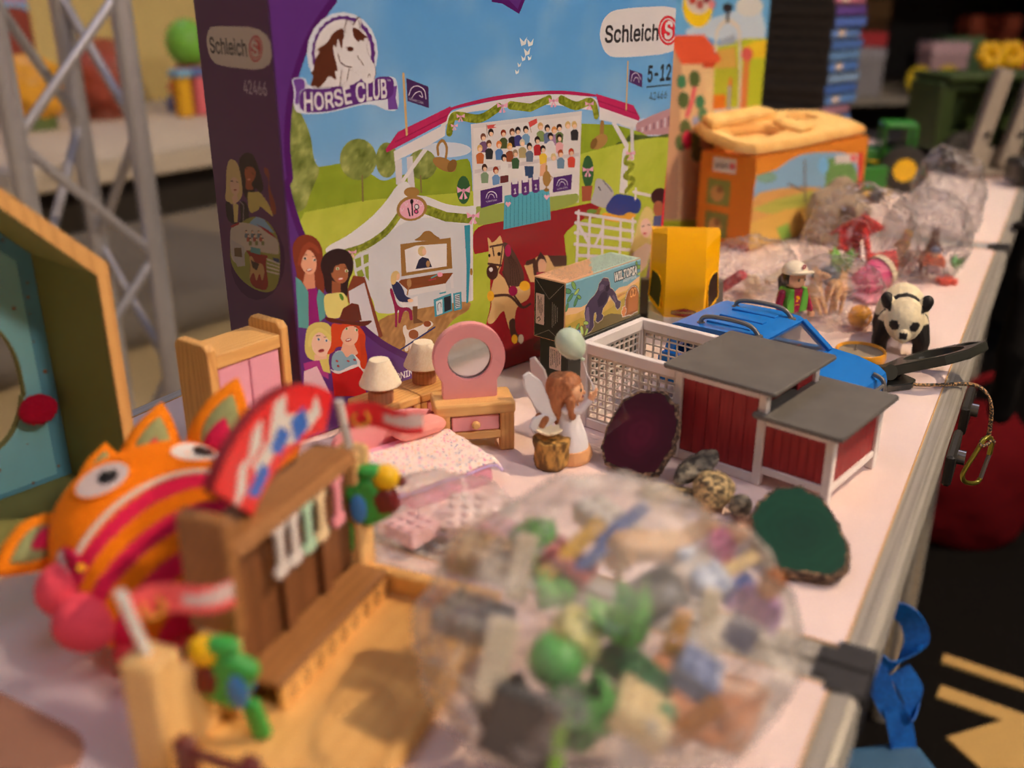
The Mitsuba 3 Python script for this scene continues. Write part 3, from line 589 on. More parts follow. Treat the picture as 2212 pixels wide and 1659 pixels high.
['e',[205,140,175],[53.6,138.1,1,-0.2,-0.1,-1]],['e',[150,116,66],[113.2,175.6,7.8,-1,-0.2,-3.9]],['e',[150,116,66],[112.8,162.9,15.2,0.7,2.5,-9.9]],
['e',[228,172,196],[112.8,162.6,12.4,0.6,2,-7.9]],['l',[34,26,30],1.3,[112.9,169.3,113,157.6]],['e',[34,26,30],[112.8,168.3,1.6,-0.2,-0.1,-2]],
['l',[34,26,30],1.2,[108.8,163.4,110.3,157.6]],['e',[40,30,36],[117.5,163.5,2.4,-0.4,-0.1,-2.2]],['e',[224,222,230],[117.5,163.5,1.7,-0.3,0,-1.6]],
['e',[40,30,36],[116.8,159.8,2.3,-0.4,0,-1.8]],['e',[220,90,150],[116.8,159.8,1.4,-0.2,0,-1.1]],['p',[240,225,235],[107.2,167.3,105.7,168.3,105.8,167.1]],
['p',[240,225,235],[107.2,167.3,108.9,168,108.7,166.7]],['p',[240,225,235],[107.2,167.3,106,166,106.8,165.7]],['p',[240,225,235],[107.2,167.3,108.1,165.8,107.4,165.6]],
['e',[205,140,175],[107.2,167.3,0.4,0,0,-0.4]],['p',[240,225,235],[117.4,168.2,115.8,169.1,115.9,167.9]],['p',[240,225,235],[117.4,168.2,119.1,168.8,118.8,167.6]],
['p',[240,225,235],[117.4,168.2,116.1,166.8,117,166.5]],['p',[240,225,235],[117.4,168.2,118.3,166.6,117.5,166.5]],['e',[205,140,175],[117.4,168.2,0.4,-0.1,-0.1,-0.4]],
['p',[240,225,235],[103,163.8,101.5,164.8,101.6,163.6]],['p',[240,225,235],[103,163.8,104.7,164.4,104.5,163.2]],['p',[240,225,235],[103,163.8,101.8,162.4,102.6,162.2]],
['p',[240,225,235],[103,163.8,103.9,162.2,103.2,162.1]],['e',[205,140,175],[103,163.8,0.5,-0.1,0,-0.4]],['p',[240,225,235],[122.1,165,120.5,166,120.6,164.8]],
['p',[240,225,235],[122.1,165,123.8,165.7,123.6,164.4]],['p',[240,225,235],[122.1,165,120.8,163.6,121.7,163.4]],['p',[240,225,235],[122.1,165,123,163.4,122.3,163.3]],
['e',[205,140,175],[122.1,165,0.4,-0.1,0,-0.4]],['p',[140,104,58],[111.5,137,119.6,139,124.3,143,130.9,142.2,135.3,137.6,140.8,134.6,139.2,132.8]],
['p',[142,106,60],[99.7,136.5,152.1,132.9,153.1,106.8,99.5,110.4]],['p',[232,230,236],[103.8,131.2,115.4,132.7,147.8,128.8,147.2,109.7,104.4,112.6]],
['p',[36,38,66],[113.9,113.6,117.7,120.5,121.5,122.2,127.9,119.7,131.1,112.2]],['e',[205,182,135],[121.3,127.1,4.2,-0.8,-0.2,-4.1]],
['e',[225,185,160],[123.6,126.2,2.1,-0.4,-0.1,-2.9]],['e',[160,122,84],[127.1,115.5,2.1,-0.4,-0.1,-2.9]],
['p',[120,66,40],[96.2,106.5,98.8,107.8,139.5,105.1,154,102.8,145.3,95.4,104.7,98.3]],['p',[222,222,230],[104.7,98.3,145.3,95.4,145.6,89.9,141.6,86.6,139,91.2,107,92.8]],
['p',[216,216,226],[150.3,98.9,154,102.5,154.2,89.4,151.4,90]],['e',[222,150,180],[139.5,104.1,2.9,-0.6,-0.1,-2]],['l',[90,150,160],1.2,[130.2,103.1,136.1,104.3]],
['l',[170,50,80],0.8,[127.5,101.6,134.7,101.5]],['p','straw',[72.2,82.8,139.9,78.2,174.6,74.2,170.8,65.8,153.4,63,138.9,50.7,116.2,34,92.9,48.3,73.5,64.5]],
['p',[130,34,74],[86.4,102.5,89.9,103.1,94,85.3,108.1,83.2,109.6,71.4,105.9,71.9,105.1,80.5,99.9,81.6,96.2,72,93.6,72.4,95.9,83.6,93.3,83.1,93.1,69.5,90.2,69.5,91.7,84.5]],
['p',[226,224,232],[95.3,90.2,106.8,89.9,115,91.1,115,82.3,100.1,84.3]],['p',[104,72,50],[109.4,83.2,114.6,82.4,113.6,71.9,120.6,67,109.7,68.4]],
['p',[38,44,84],[88.7,108,96.2,107,100.9,99.3,102.1,93.6,109.2,89.7,106.7,87.3,95.5,90,90.7,99.3]],['e',[225,185,155],[95.2,111.6,2.7,-0.5,-0.2,-3.6]],
['p',[208,182,128],[88.1,108.1,89.5,115,94.8,116.6,98,112.8,94.6,113.5,94.3,106.9,90.4,104.6]],['l',[150,112,76],1.4,[106.4,101.3,104.5,94.4]],
['e',[160,122,84],[106.9,103.5,2.4,-0.5,-0.2,-3.9]],['e',[225,185,155],[107.4,88.7,2.9,-0.6,0,-1.5]],
['p',[48,136,164],[167.5,140.5,173.9,140.3,173.5,109.7,170.4,73.6,168,73,169.1,106.2]],['e',[150,116,60],[174.4,99.7,1.5,-0.3,0,-3.1]],
['p',[66,146,172],[131.9,84.3,151.3,85.6,152.2,70,132.6,68.8]],['p',[214,226,236],[134.3,82,141.4,82.7,141.3,70.2,134.9,69.9]],
['p',[34,40,52],[143.1,83.5,150.7,83.8,150.8,71.6,143.2,70.8]],['l',[66,146,172],1.3,[138.9,88,145.1,87.8]],['l',[90,95,110],0.6,[136.3,73.5,136.1,79,139.3,80,139.8,76]],
['p',[66,146,172],[153.5,84.9,162.6,84.6,163,69.2,153.9,69.4]],['p',[214,226,236],[155.4,83.2,160.5,83,161.1,71.3,155.6,71.2]],['l',[40,46,58],0.7,[156,81.9,160.5,81.7]],
['l',[40,46,58],0.7,[155.9,80.4,160.5,80.2]],['l',[40,46,58],0.7,[155.9,78.8,160.4,78.6]],['l',[40,46,58],0.7,[155.8,77.3,160.4,77.1]],['l',[40,46,58],0.7,[155.8,75.7,160.3,75.5]],
['l',[40,46,58],0.7,[155.7,74.2,160.3,74]],['l',[40,46,58],0.7,[155.7,72.6,160.3,72.4]],['p',[118,58,42],[45.9,108.7,53.2,120.1,63.6,117,78,65.5,73.5,63.6,47,100.4]],
['p',[206,206,222],[47.9,108.7,63.1,112.6,73.9,66,61.9,74.6,48.5,96.6]],
['p',[226,220,216],[98.6,68.6,101.9,69.6,102.6,63.8,112.2,64.6,118.9,65.2,122.4,67,127.8,66.9,131.7,62.6,125.5,60.4,122.6,56.9,114.4,55.3,108.9,52.5,109.6,44.4,104.6,44.6,104.4,52.3,102.8,45.8,98.6,47.2,101.2,56.6,98.2,63.8]],
['e',[142,84,54],[109.3,59.2,5.2,-1.3,-0.2,-4.1]],['e',[132,70,44],[124.3,64.8,4,-0.9,-0.1,-2.6]],['l',[46,50,102],1.4,[93,48.8,132.3,60.1]],
['p',[204,170,122],[238.2,93.2,257.6,98.9,294.9,92.2,295.9,62.8,246.5,76.4]],['l',[66,46,44],4.4,[242.2,94.7,251.1,95.4,252.9,83.4]],
['p',[66,46,44],[269.3,96.8,294.9,92.2,295.2,82.5,278,84.5]],
['p',[204,170,122],[204,95.1,213.1,86.5,224,77.4,246.4,77.6,246.6,60.9,228.8,57.6,225.6,41.7,222.4,31.6,216.1,46.3,213,58.8,198.9,46.7,191.4,50.2,198.4,64.3,196.2,77.4]],
['p',[66,46,44],[218.5,45.7,226.9,47.4,227.6,32.8,234.6,26.8,233.8,20.1,224,25.8,220.8,33.2]],['e',[220,212,205],[234.6,24.4,3.6,-0.9,0,-4.7]],
['p',[76,56,52],[211.4,120.6,220.9,114.8,233.4,96.4,239.1,83.7,236.8,74.8,220.9,76.3,211.6,89.1,213.2,102.4]],['l',[52,38,38],0.7,[214.8,113.4,220.9,96.4,220.9,79.2]],
['l',[52,38,38],0.7,[216,112,223.1,96,224.3,78.5]],['l',[52,38,38],0.7,[217.2,110.7,225.3,95.6,227.8,77.8]],['l',[52,38,38],0.7,[218.4,109.3,227.5,95.2,231.3,77.1]],
['l',[52,38,38],0.7,[219.7,108,229.7,94.8,234.8,76.4]],
['p',[204,170,122],[193.1,127.2,196.8,124,198.5,120.4,203.9,122.3,208.7,126.4,211.1,120.7,213.7,111.3,211.6,102.7,207,92.3,202.4,87.3,196.4,89.1,193.8,100.4,195.2,116.8]],
['e',[62,38,38],[199.1,94.9,7,-1.3,0,-7]],['e',[226,220,222],[197.4,97.3,2.4,-0.5,-0.1,-2]],['e',[30,22,22],[207.4,109.3,2.1,-0.4,0,-1.8]],
['e',[30,22,22],[195.7,110.1,1.2,-0.3,0,-1.6]],['l',[66,46,44],1.8,[196.7,117.6,211.7,117.2]],['l',[66,46,44],1.8,[194.3,103.1,210.1,98.5]],
['l',[66,46,44],1.4,[211.7,116.1,208.6,98.8,200.9,88.9]],['l',[66,46,44],1.5,[199.7,116,201.1,109.1]],['l',[66,46,44],2.4,[197.7,73.1,219.3,69.1,235.2,55,246.7,55.5]],
['l',[66,46,44],1.8,[211.6,92.5,222.4,71.9,236.9,54.1]],['e',[150,30,80],[218.1,110.5,4,-0.7,0,-5.6]],['e',[136,28,72],[224.3,72.5,5.7,-1.2,0,-4.7]],
['e',[226,172,50],[239.2,74.1,6.8,-1.4,0,-4.7]],['e',[226,172,50],[196.8,73.6,4.2,-0.9,-0.1,-4.8]],['e',[226,172,50],[226.4,26.4,3.9,-1,0.1,-4.6]],
['p',[60,40,44],[253.6,95,259.2,102.3,265.9,95.6,267.7,90,256.1,91.6]],['e',[216,172,146],[261.4,88.8,6,-1.1,0.1,-6.4]],['p',[70,48,44],[252.8,95.1,256,94.5,257,82.6,252.9,81]],
['p',[140,50,66],[254.5,84.2,267.9,81.7,278.4,66.4,253.1,71.5]],['p',[104,48,44],[252.1,15.7,258.8,17.8,267.5,13.2,265.9,4.7,250.5,9.9]],
['p',[84,44,122],[51.6,315.4,39.3,303.5,27.9,289.3,19.4,274.3,12.4,258.3,7.5,239.5,4.7,218.7,5.1,199.6,2,195.3,6.1,174.3,11.7,156.2,20.4,134.1,31.8,111.6,46.3,90.5,60.7,74.9,76.9,59.4,91.6,48.6,109.5,36.8,136.5,24,159.3,14.4,166.2,-78.7,-30.4,-49.5,-26.4,198.9,-10.1,343,61.2,344.7]],
['l',[72,24,98],5.2,[51.6,315.4,39.3,303.5,27.9,289.3,19.4,274.3,12.4,258.3,7.5,239.5,4.7,218.7,5.1,199.6,2,195.3,6.1,174.3,11.7,156.2,20.4,134.1,31.8,111.6,46.3,90.5,60.7,74.9,76.9,59.4,91.6,48.6,109.5,36.8,136.5,24,159.3,14.4]],
['p',[72,24,98],[199.9,328.2,246.5,328.5,231.2,304.2,212.4,312,200.8,313.4]],['p',[84,44,122],[217.6,328.3,241.2,328.5,229.6,307.7,217.6,316.1]],
['p',[196,34,58],[446.2,338,468.3,338.3,453.2,29.3,437.7,91.8,444.2,184.6]],
['p',[118,52,36],[2,152.3,7.6,158.2,16.1,158.4,24.3,153.1,28,143.1,25.6,133.1,27.7,119.2,25.1,109.6,21.4,113.8,19.1,119.1,6.4,122.6,2.3,119.2,4,131.5,2,141.3]],
['p',[206,142,116],[10.8,130.2,18.8,128.7,18.7,115.3,12.2,115.7,8.6,123.1]],['e',[228,170,142],[14.6,137.8,6.8,0,1.3,-9.5]],['e',[242,238,236],[11.8,141,1.5,-0.2,-0.1,-1.1]],
['e',[50,32,28],[11.9,140.9,0.9,-0.1,0,-0.9]],['l',[80,50,40],0.6,[10.2,143.8,13.6,143.5]],['e',[242,238,236],[19.9,138.4,1.5,-0.3,-0.1,-1.1]],
['e',[50,32,28],[20,138.3,0.9,-0.1,-0.1,-0.9]],['l',[80,50,40],0.5,[18.2,141.2,21.7,140.9]],['e',[176,80,80],[14.8,131.8,2.7,0.1,0.2,-1.2]],
['e',[240,232,230],[14.8,132.1,2.1,0.1,0.1,-0.7]],['p',[136,62,42],[4.5,137.1,9.4,149.2,16.8,153.5,24.8,146.5,24.3,140.9,17.5,149.6,10.5,143.4,7.7,136.5]],
['p',[132,26,114],[11.8,117.9,19.5,117.2,21.6,90.7,9.6,87.5]],['p',[84,154,158],[2.7,129,6.7,125.8,12.4,115.6,10.2,87.7,1.7,90.7,2.2,113]],
['p',[84,154,158],[21.6,116.1,26.3,110.6,25.5,93.2,20.1,90.5,19.1,109.4]],
['p',[42,26,30],[23.9,133.4,28.2,141.6,39.6,144.1,50.1,140.2,54.4,132.6,53.2,123,48.3,117.1,46.3,103.1,40.7,108.6,34.7,118.8,32.2,109.3,26.8,112.6,26.7,124.3]],
['p',[140,84,58],[33.6,120,41.3,116.5,40.7,108.7,32.8,110.4]],['e',[156,98,68],[40.9,125.4,7.5,0.4,2.2,-9.3]],['e',[242,238,236],[39.4,128.2,1.6,-0.3,-0.1,-1.2]],
['e',[110,130,50],[39.5,128.1,0.9,-0.2,-0.1,-1]],['l',[40,26,26],0.5,[37.6,131,41.2,130.8]],['e',[242,238,236],[47.3,124.9,1.6,-0.3,-0.1,-1.1]],
['e',[110,130,50],[47.4,124.8,0.9,-0.2,-0.1,-0.9]],['l',[40,26,26],0.5,[45.4,127.8,49.1,127.5]],['e',[176,80,80],[41.6,119.6,2.9,0.1,0.3,-1.3]],
['e',[240,232,230],[41.6,119.9,2.2,0,0.2,-0.7]],['p',[42,26,30],[31.9,126.1,35,136.1,45.3,137.2,52.6,128,44.8,131.4,36.8,131,35.2,125.5]],
['p',[224,216,132],[24.8,110.9,34,110.3,44.2,109,46.6,100.5,46.8,94.9,39.2,89.1,25.6,92]],['e',[80,130,50],[41.2,105.7,1.5,0.3,1.2,-3]],
['p',[206,194,112],[5.8,78.1,8.6,89.2,16.6,91.5,26.5,88.8,31.8,81.7,29.5,67.1,25.5,60.9,25.5,47.5,22,56.7,8.5,63.4,5.1,70.3]],
['p',[230,188,168],[13.2,66.2,24.3,63.3,23.7,56.3,12.6,59.2]],['e',[238,202,184],[20.3,73,8.9,-1.1,0.6,-10.3]],['e',[242,238,236],[18,77.4,1.6,-0.3,-0.1,-1.1]],
['e',[80,110,150],[18.1,77.3,0.9,-0.2,0,-1]],['l',[80,50,40],0.6,[16.3,80.5,19.8,80]],['e',[242,238,236],[24.8,74.8,1.6,-0.4,-0.1,-1.2]],
['e',[80,110,150],[24.9,74.6,0.9,-0.2,0,-1]],['l',[80,50,40],0.6,[23.1,77.8,26.7,77.3]],['e',[176,80,80],[19.6,67.8,2.8,-0.1,0.2,-1.4]],
['e',[120,40,50],[19.6,68.1,2.2,-0.1,0.1,-0.8]],['p',[216,204,122],[7.8,74.6,10.4,83.9,19.6,87.6,30.1,77.1,29.6,71.1,20.4,83.5,13.4,81.2,10.7,72.8]],
['p',[164,58,138],[3.1,61.9,11.7,61.7,25.3,58.7,24.2,43.2,17.3,48.7,3.8,55.1]],['p',[232,196,214],[2.9,55.5,14.6,56.6,25.1,30.9,1.1,37.8]],
['p',[206,194,112],[17.3,61,25.2,60,26.4,47.3,19.8,51.1]],
['p',[196,66,38],[29.6,88.1,38.8,84.2,55,80.4,61.8,70.5,60,61.5,62.4,50.3,58.3,41.2,51.5,48.4,47.7,62.5,34,68,30.1,63.3,23.5,63.3,29.5,70.1]],
['p',[226,176,156],[39.9,69.6,49.3,67.3,53.3,56.9,41.7,53.6,37.1,63.1]],['e',[234,188,168],[45.9,74.8,8.6,-0.7,1.2,-9.6]],['e',[242,238,236],[43.8,79.7,1.6,-0.4,-0.1,-1.2]],
['e',[90,120,60],[43.9,79.6,0.9,-0.2,-0.1,-1]],['l',[80,50,40],0.6,[41.9,82.8,45.6,82.3]],['e',[242,238,236],[53,76.5,1.7,-0.4,0,-1.2]],
['e',[90,120,60],[53.2,76.4,0.9,-0.3,-0.1,-1]],['l',[80,50,40],0.6,[51.1,79.6,54.9,79.1]],['e',[176,80,80],[45,70.2,2.9,0,0.2,-1.4]],['e',[240,232,230],[45,70.5,2.3,0,0.1,-0.7]],
['p',[196,66,38],[34.4,71,37,82.6,39.4,84.6,45.8,84,56.8,80.2,57.5,77.9,46.8,81.5,40.5,79.9,37.3,72.3]],
['p',[92,38,32],[37.7,88.9,42.1,96.5,50.4,98.9,56.4,96.4,58.6,83.1,48.1,83.8]],['p',[84,32,28],[23.8,94.1,36.8,88.9,48.1,84,61.1,81.8,69.8,80.6,62,76.9,45.7,82.7,27.6,88.6]],
['p',[222,224,232],[30.1,63.8,38.3,64,41.8,55.4,48.1,59.5,57.4,46.3,61.3,31.2,46.2,26.9,28.7,46.6]],['p',[178,30,36],[27.4,48,34.4,44.9,52.8,46.2,58.1,38.6,58.6,18.9,28.3,27.8]],
['p',[126,166,192],[28.9,62.9,38.5,63.8,41.8,55.4,48.2,59.2,52.9,48,46.7,49.1,34.3,46.4,27.2,51]],['l',[224,222,230],1,[27.1,50.2,34.3,45.5,46.6,48.1,53.2,47]],
['e',[150,60,70],[33,55.9,1.1,-0.9,-0.5,-0.6]],['e',[150,60,70],[43.4,53.1,1.2,-0.9,-0.5,-0.5]],['e',[150,60,70],[49.4,52.6,1.2,-0.9,-0.6,-0.6]],
['e',[150,60,70],[33.8,51.5,1.2,-0.9,-0.5,-0.6]],['p',[186,60,36],[54.5,73.3,61.6,70.5,60,61.5,62.4,50.3,58.3,41.2,53.8,46.2,56.3,56.1]],
['t',[224,222,230],'WARNING',[76.3,24.6,113.2,23.7,5.6],3],
['p',[214,222,240],[12.2,266.5,24.2,266.2,25.1,260,51.2,258.4,78.9,262,100.9,263.4,104,256.1,104.2,238,92.4,238.5,77.8,245.8,39,240.8,15.3,242.3,12.4,248.3,14.4,258.2]],
['e',[214,222,240],[56.7,280.5,30.2,-1.1,-2.2,-27.2]],
['p',[84,44,122],[84.6,279.4,84.2,278.4,83.6,277.4,83.1,276.5,83.2,275.4,83.4,274.3,83.3,273.2,82.7,272.3,81.8,271.5,81.2,270.6,80.9,269.6,80.8,268.5,80.5,267.5,79.6,266.7,78.6,266.1,77.7,265.4,77.2,264.5,76.8,263.4,76.2,262.5,75.2,261.9,74,261.5,73,261.1,72.3,260.3,71.6,259.3,70.8,258.5,69.7,258.2,68.5,258.2,67.4,257.9,66.5,257.3,65.6,256.5,64.6,256,63.5,255.9,62.3,256.1,61.2,256.1,60.1,255.8,59.1,255.2,58,254.9,56.9,255.1,55.8,255.5,54.7,255.8,53.6,255.7,52.5,255.4,51.4,255.3,50.4,255.7,49.4,256.4,48.5,256.9,47.4,257,46.3,257,45.2,257.2,44.3,257.8,43.6,258.7,42.8,259.4,41.8,259.7,40.7,259.9,39.7,260.4,39,261.2,38.6,262.2,38,263.1,37.2,263.6,36.1,264.1,35.3,264.7,34.9,265.6,34.7,266.7,34.4,267.7,33.7,268.4,32.8,269.1,32.2,269.9,32,270.9,32.1,272,32,273,31.5,273.8,30.9,274.7,30.4,275.6,30.5,276.6,30.9,277.6,31.1,278.6,30.8,279.6,30.4,280.5,30.2,281.5,30.6,282.5,31.2,283.4,31.6,284.4,31.6,285.3,31.4,286.4,31.5,287.4,32.1,288.3,32.9,289,33.5,289.9,33.8,290.8,33.9,291.9,34.2,292.8,35,293.6,36,294.2,36.8,294.8,37.3,295.7,37.6,296.7,38.2,297.6,39.1,298.2,40.2,298.5,41.1,299,41.8,299.8,42.4,300.7,43.2,301.4,44.3,301.8,45.4,301.9,46.4,302.1,47.3,302.7,48.1,303.5,49.1,304.1,50.2,304.2,51.3,304,52.3,304.1,53.3,304.5,54.3,305.1,55.4,305.4,56.5,305.3,57.5,304.9,58.6,304.7,59.6,304.8,60.8,305.2,61.9,305.3,62.9,304.9,63.8,304.3,64.8,303.9,65.9,303.8,67,303.9,68.1,303.8,69,303.2,69.8,302.4,70.6,301.7,71.6,301.4,72.8,301.3,73.8,300.9,74.5,300.1,75,299.1,75.6,298.3,76.6,297.7,77.7,297.3,78.6,296.7,79,295.8,79.3,294.7,79.6,293.8,80.4,293,81.4,292.4,82.1,291.6,82.3,290.5,82.2,289.4,82.3,288.4,82.9,287.5,83.7,286.6,84.1,285.7,84.1,284.6,83.7,283.5,83.5,282.5,83.8,281.5,84.3,280.5]],
['e',[224,222,230],[56.7,280.5,24.2,-0.9,-1.8,-22.6]],
['p',[74,38,28],[57.6,291.7,58.7,299.1,61.7,303.8,66.4,299,71.1,304.8,74.2,303,73,296.3,74.9,292.1,79.3,290.3,76.8,283.6,79.9,276.6,84.2,270.4,84.3,264.3,80.1,258.4,76.4,258.1,71.6,261.5,68.1,266,60.5,270.2,58.3,261.4,52.2,258.2,35.3,258.3,27.6,259,32.2,270.4,43.1,288.9]],
['p',[224,222,230],[57.6,291.5,58.7,298.8,61.6,303.5,66.2,298.7,70.9,304.5,74,302.6,72.8,296.1,74.6,291.9,79,290.1,76.6,283.5,79.6,276.7,83.8,270.5,83.9,264.5,79.7,258.7,76.1,258.4,71.4,261.8,67.9,266.2,60.5,270.4,58.3,261.7,52.3,258.5,35.6,258.7,28.1,259.3,32.6,270.5,43.4,288.7]],
['p',[82,42,30],[58,297.9,48.8,294.3,44.1,288,34.3,283.8,37.6,282.5,32.3,277.1,31.2,270.4,28.2,268.7,30.7,267,27,259.9,31.6,260.4,33.7,258.1,39.8,262.5,43.4,266.9,49.9,262.1,48,269.6,51.5,268.4,47.9,282.9,48.9,287.4,50.9,283.7,52.9,292.5,55.4,281.7,56.9,290.1,58.2,290.9]],
['p',[82,42,30],[65.2,298,71.5,295.7,74.9,292.5,79.5,290.3,74.8,290.2,75.4,287.7,71.1,289.5,70.9,287,66.4,290.6]],['l',[74,38,28],0.6,[61.6,303,59.2,297.5,59.1,294]],
['l',[74,38,28],0.7,[66.4,299,69.7,303,71.5,304]],['l',[74,38,28],0.5,[70.7,302.2,72.4,298.8,72,296.8]],['l',[74,38,28],0.8,[52.2,280.3,53.6,275.2,57.6,272.1,63,271]],
['l',[74,38,28],0.6,[68.4,278.4,73.5,271.8]],['l',[74,38,28],0.6,[60.7,270.2,58.4,262.3]],['l',[74,38,28],0.6,[54.4,269.3,51.8,258.4]],
['e',[74,38,28],[62.8,283.2,2.8,-0.1,-0.1,-1.6]],['l',[74,38,28],0.5,[58.6,284.5,62.9,284.2]],['l',[74,38,28],0.4,[77,263.1,77.4,265.1,78.7,265.3,78.8,263.5]],
['p',[104,66,152],[13.1,265.8,23.1,265.5,23.2,258.8,18.4,257.7,17.2,248.7,13.5,249.1,16,257.9]],['p',[104,66,152],[100,255.5,103.1,256,101.2,247.3,103.1,239,93.9,239.5,93.8,246.9]],
['p',[84,44,122],[18.8,259.5,35.2,257.5,55.4,258,71,260.2,80.4,258.6,84.7,263.4,100.4,262.6,99.7,250.1,94.1,246.7,77.9,246.9,61,244.6,39.1,241.9,16.7,243.3]],
['w',[224,222,230],[20.8,244,39.3,244.2,60,246.4,78,247.5,93.6,248.5],[21.6,256.5,39.2,254.7,58.2,258,78.9,261.1,93.2,261],'HORSE CLUB'],
['t',[224,222,230],'TM',[94.2,259.5,97.2,259.6,1.4],0],['p',[224,222,230],[353.1,307.2,458.2,309.1,459.3,266,352.5,264.5,338.6,271,330.9,285.6,336.4,299.7]],
['t',[44,42,46],'Schleich',[339.4,278.8,416.8,278.8,14],2],['e',[196,48,62],[431.9,286.7,15.4,-0.4,1.3,-13.4]],['e',[224,222,230],[431.9,286.7,12.9,-0.3,1.1,-11.2]],
['e',[196,48,62],[431.9,286.7,11.4,-0.3,0.9,-9.9]],['t',[224,222,230],'S',[426.1,279.4,439.1,279.8,14.8],4],['t',[40,44,54],'5-12',[403.7,241.4,440,241.5,14.3],3],
['l',[40,44,54],1.3,[403.4,236.8,440.5,236.7]],['t',[40,44,54],'42466',[408,224.1,435.8,224.4,7.3],1],
['p',[232,236,244],[231.8,286.1,236.7,282.7,240.5,286.5,239.1,280.7,233.8,279.3]],['p',[232,236,244],[240.4,284.8,244.8,281.7,248.3,285.1,247.1,279.9,242.2,278.6]],
['p',[232,236,244],[236.7,277.7,241.1,274.6,244.5,278,243.3,272.8,238.5,271.5]],['p',[232,236,244],[233.5,272,236.7,269.7,239.3,272.2,238.4,268.3,234.8,267.4]],
['p',[232,236,244],[229.2,266.8,231.9,264.8,234,266.9,233.2,263.7,230.3,262.9]],['p',[232,236,244],[226.5,261.4,229.2,259.5,231.4,261.6,230.6,258.3,227.6,257.5]],
['p',[232,236,244],[241.1,271.7,243.9,269.8,246,271.9,245.2,268.6,242.2,267.8]],
]
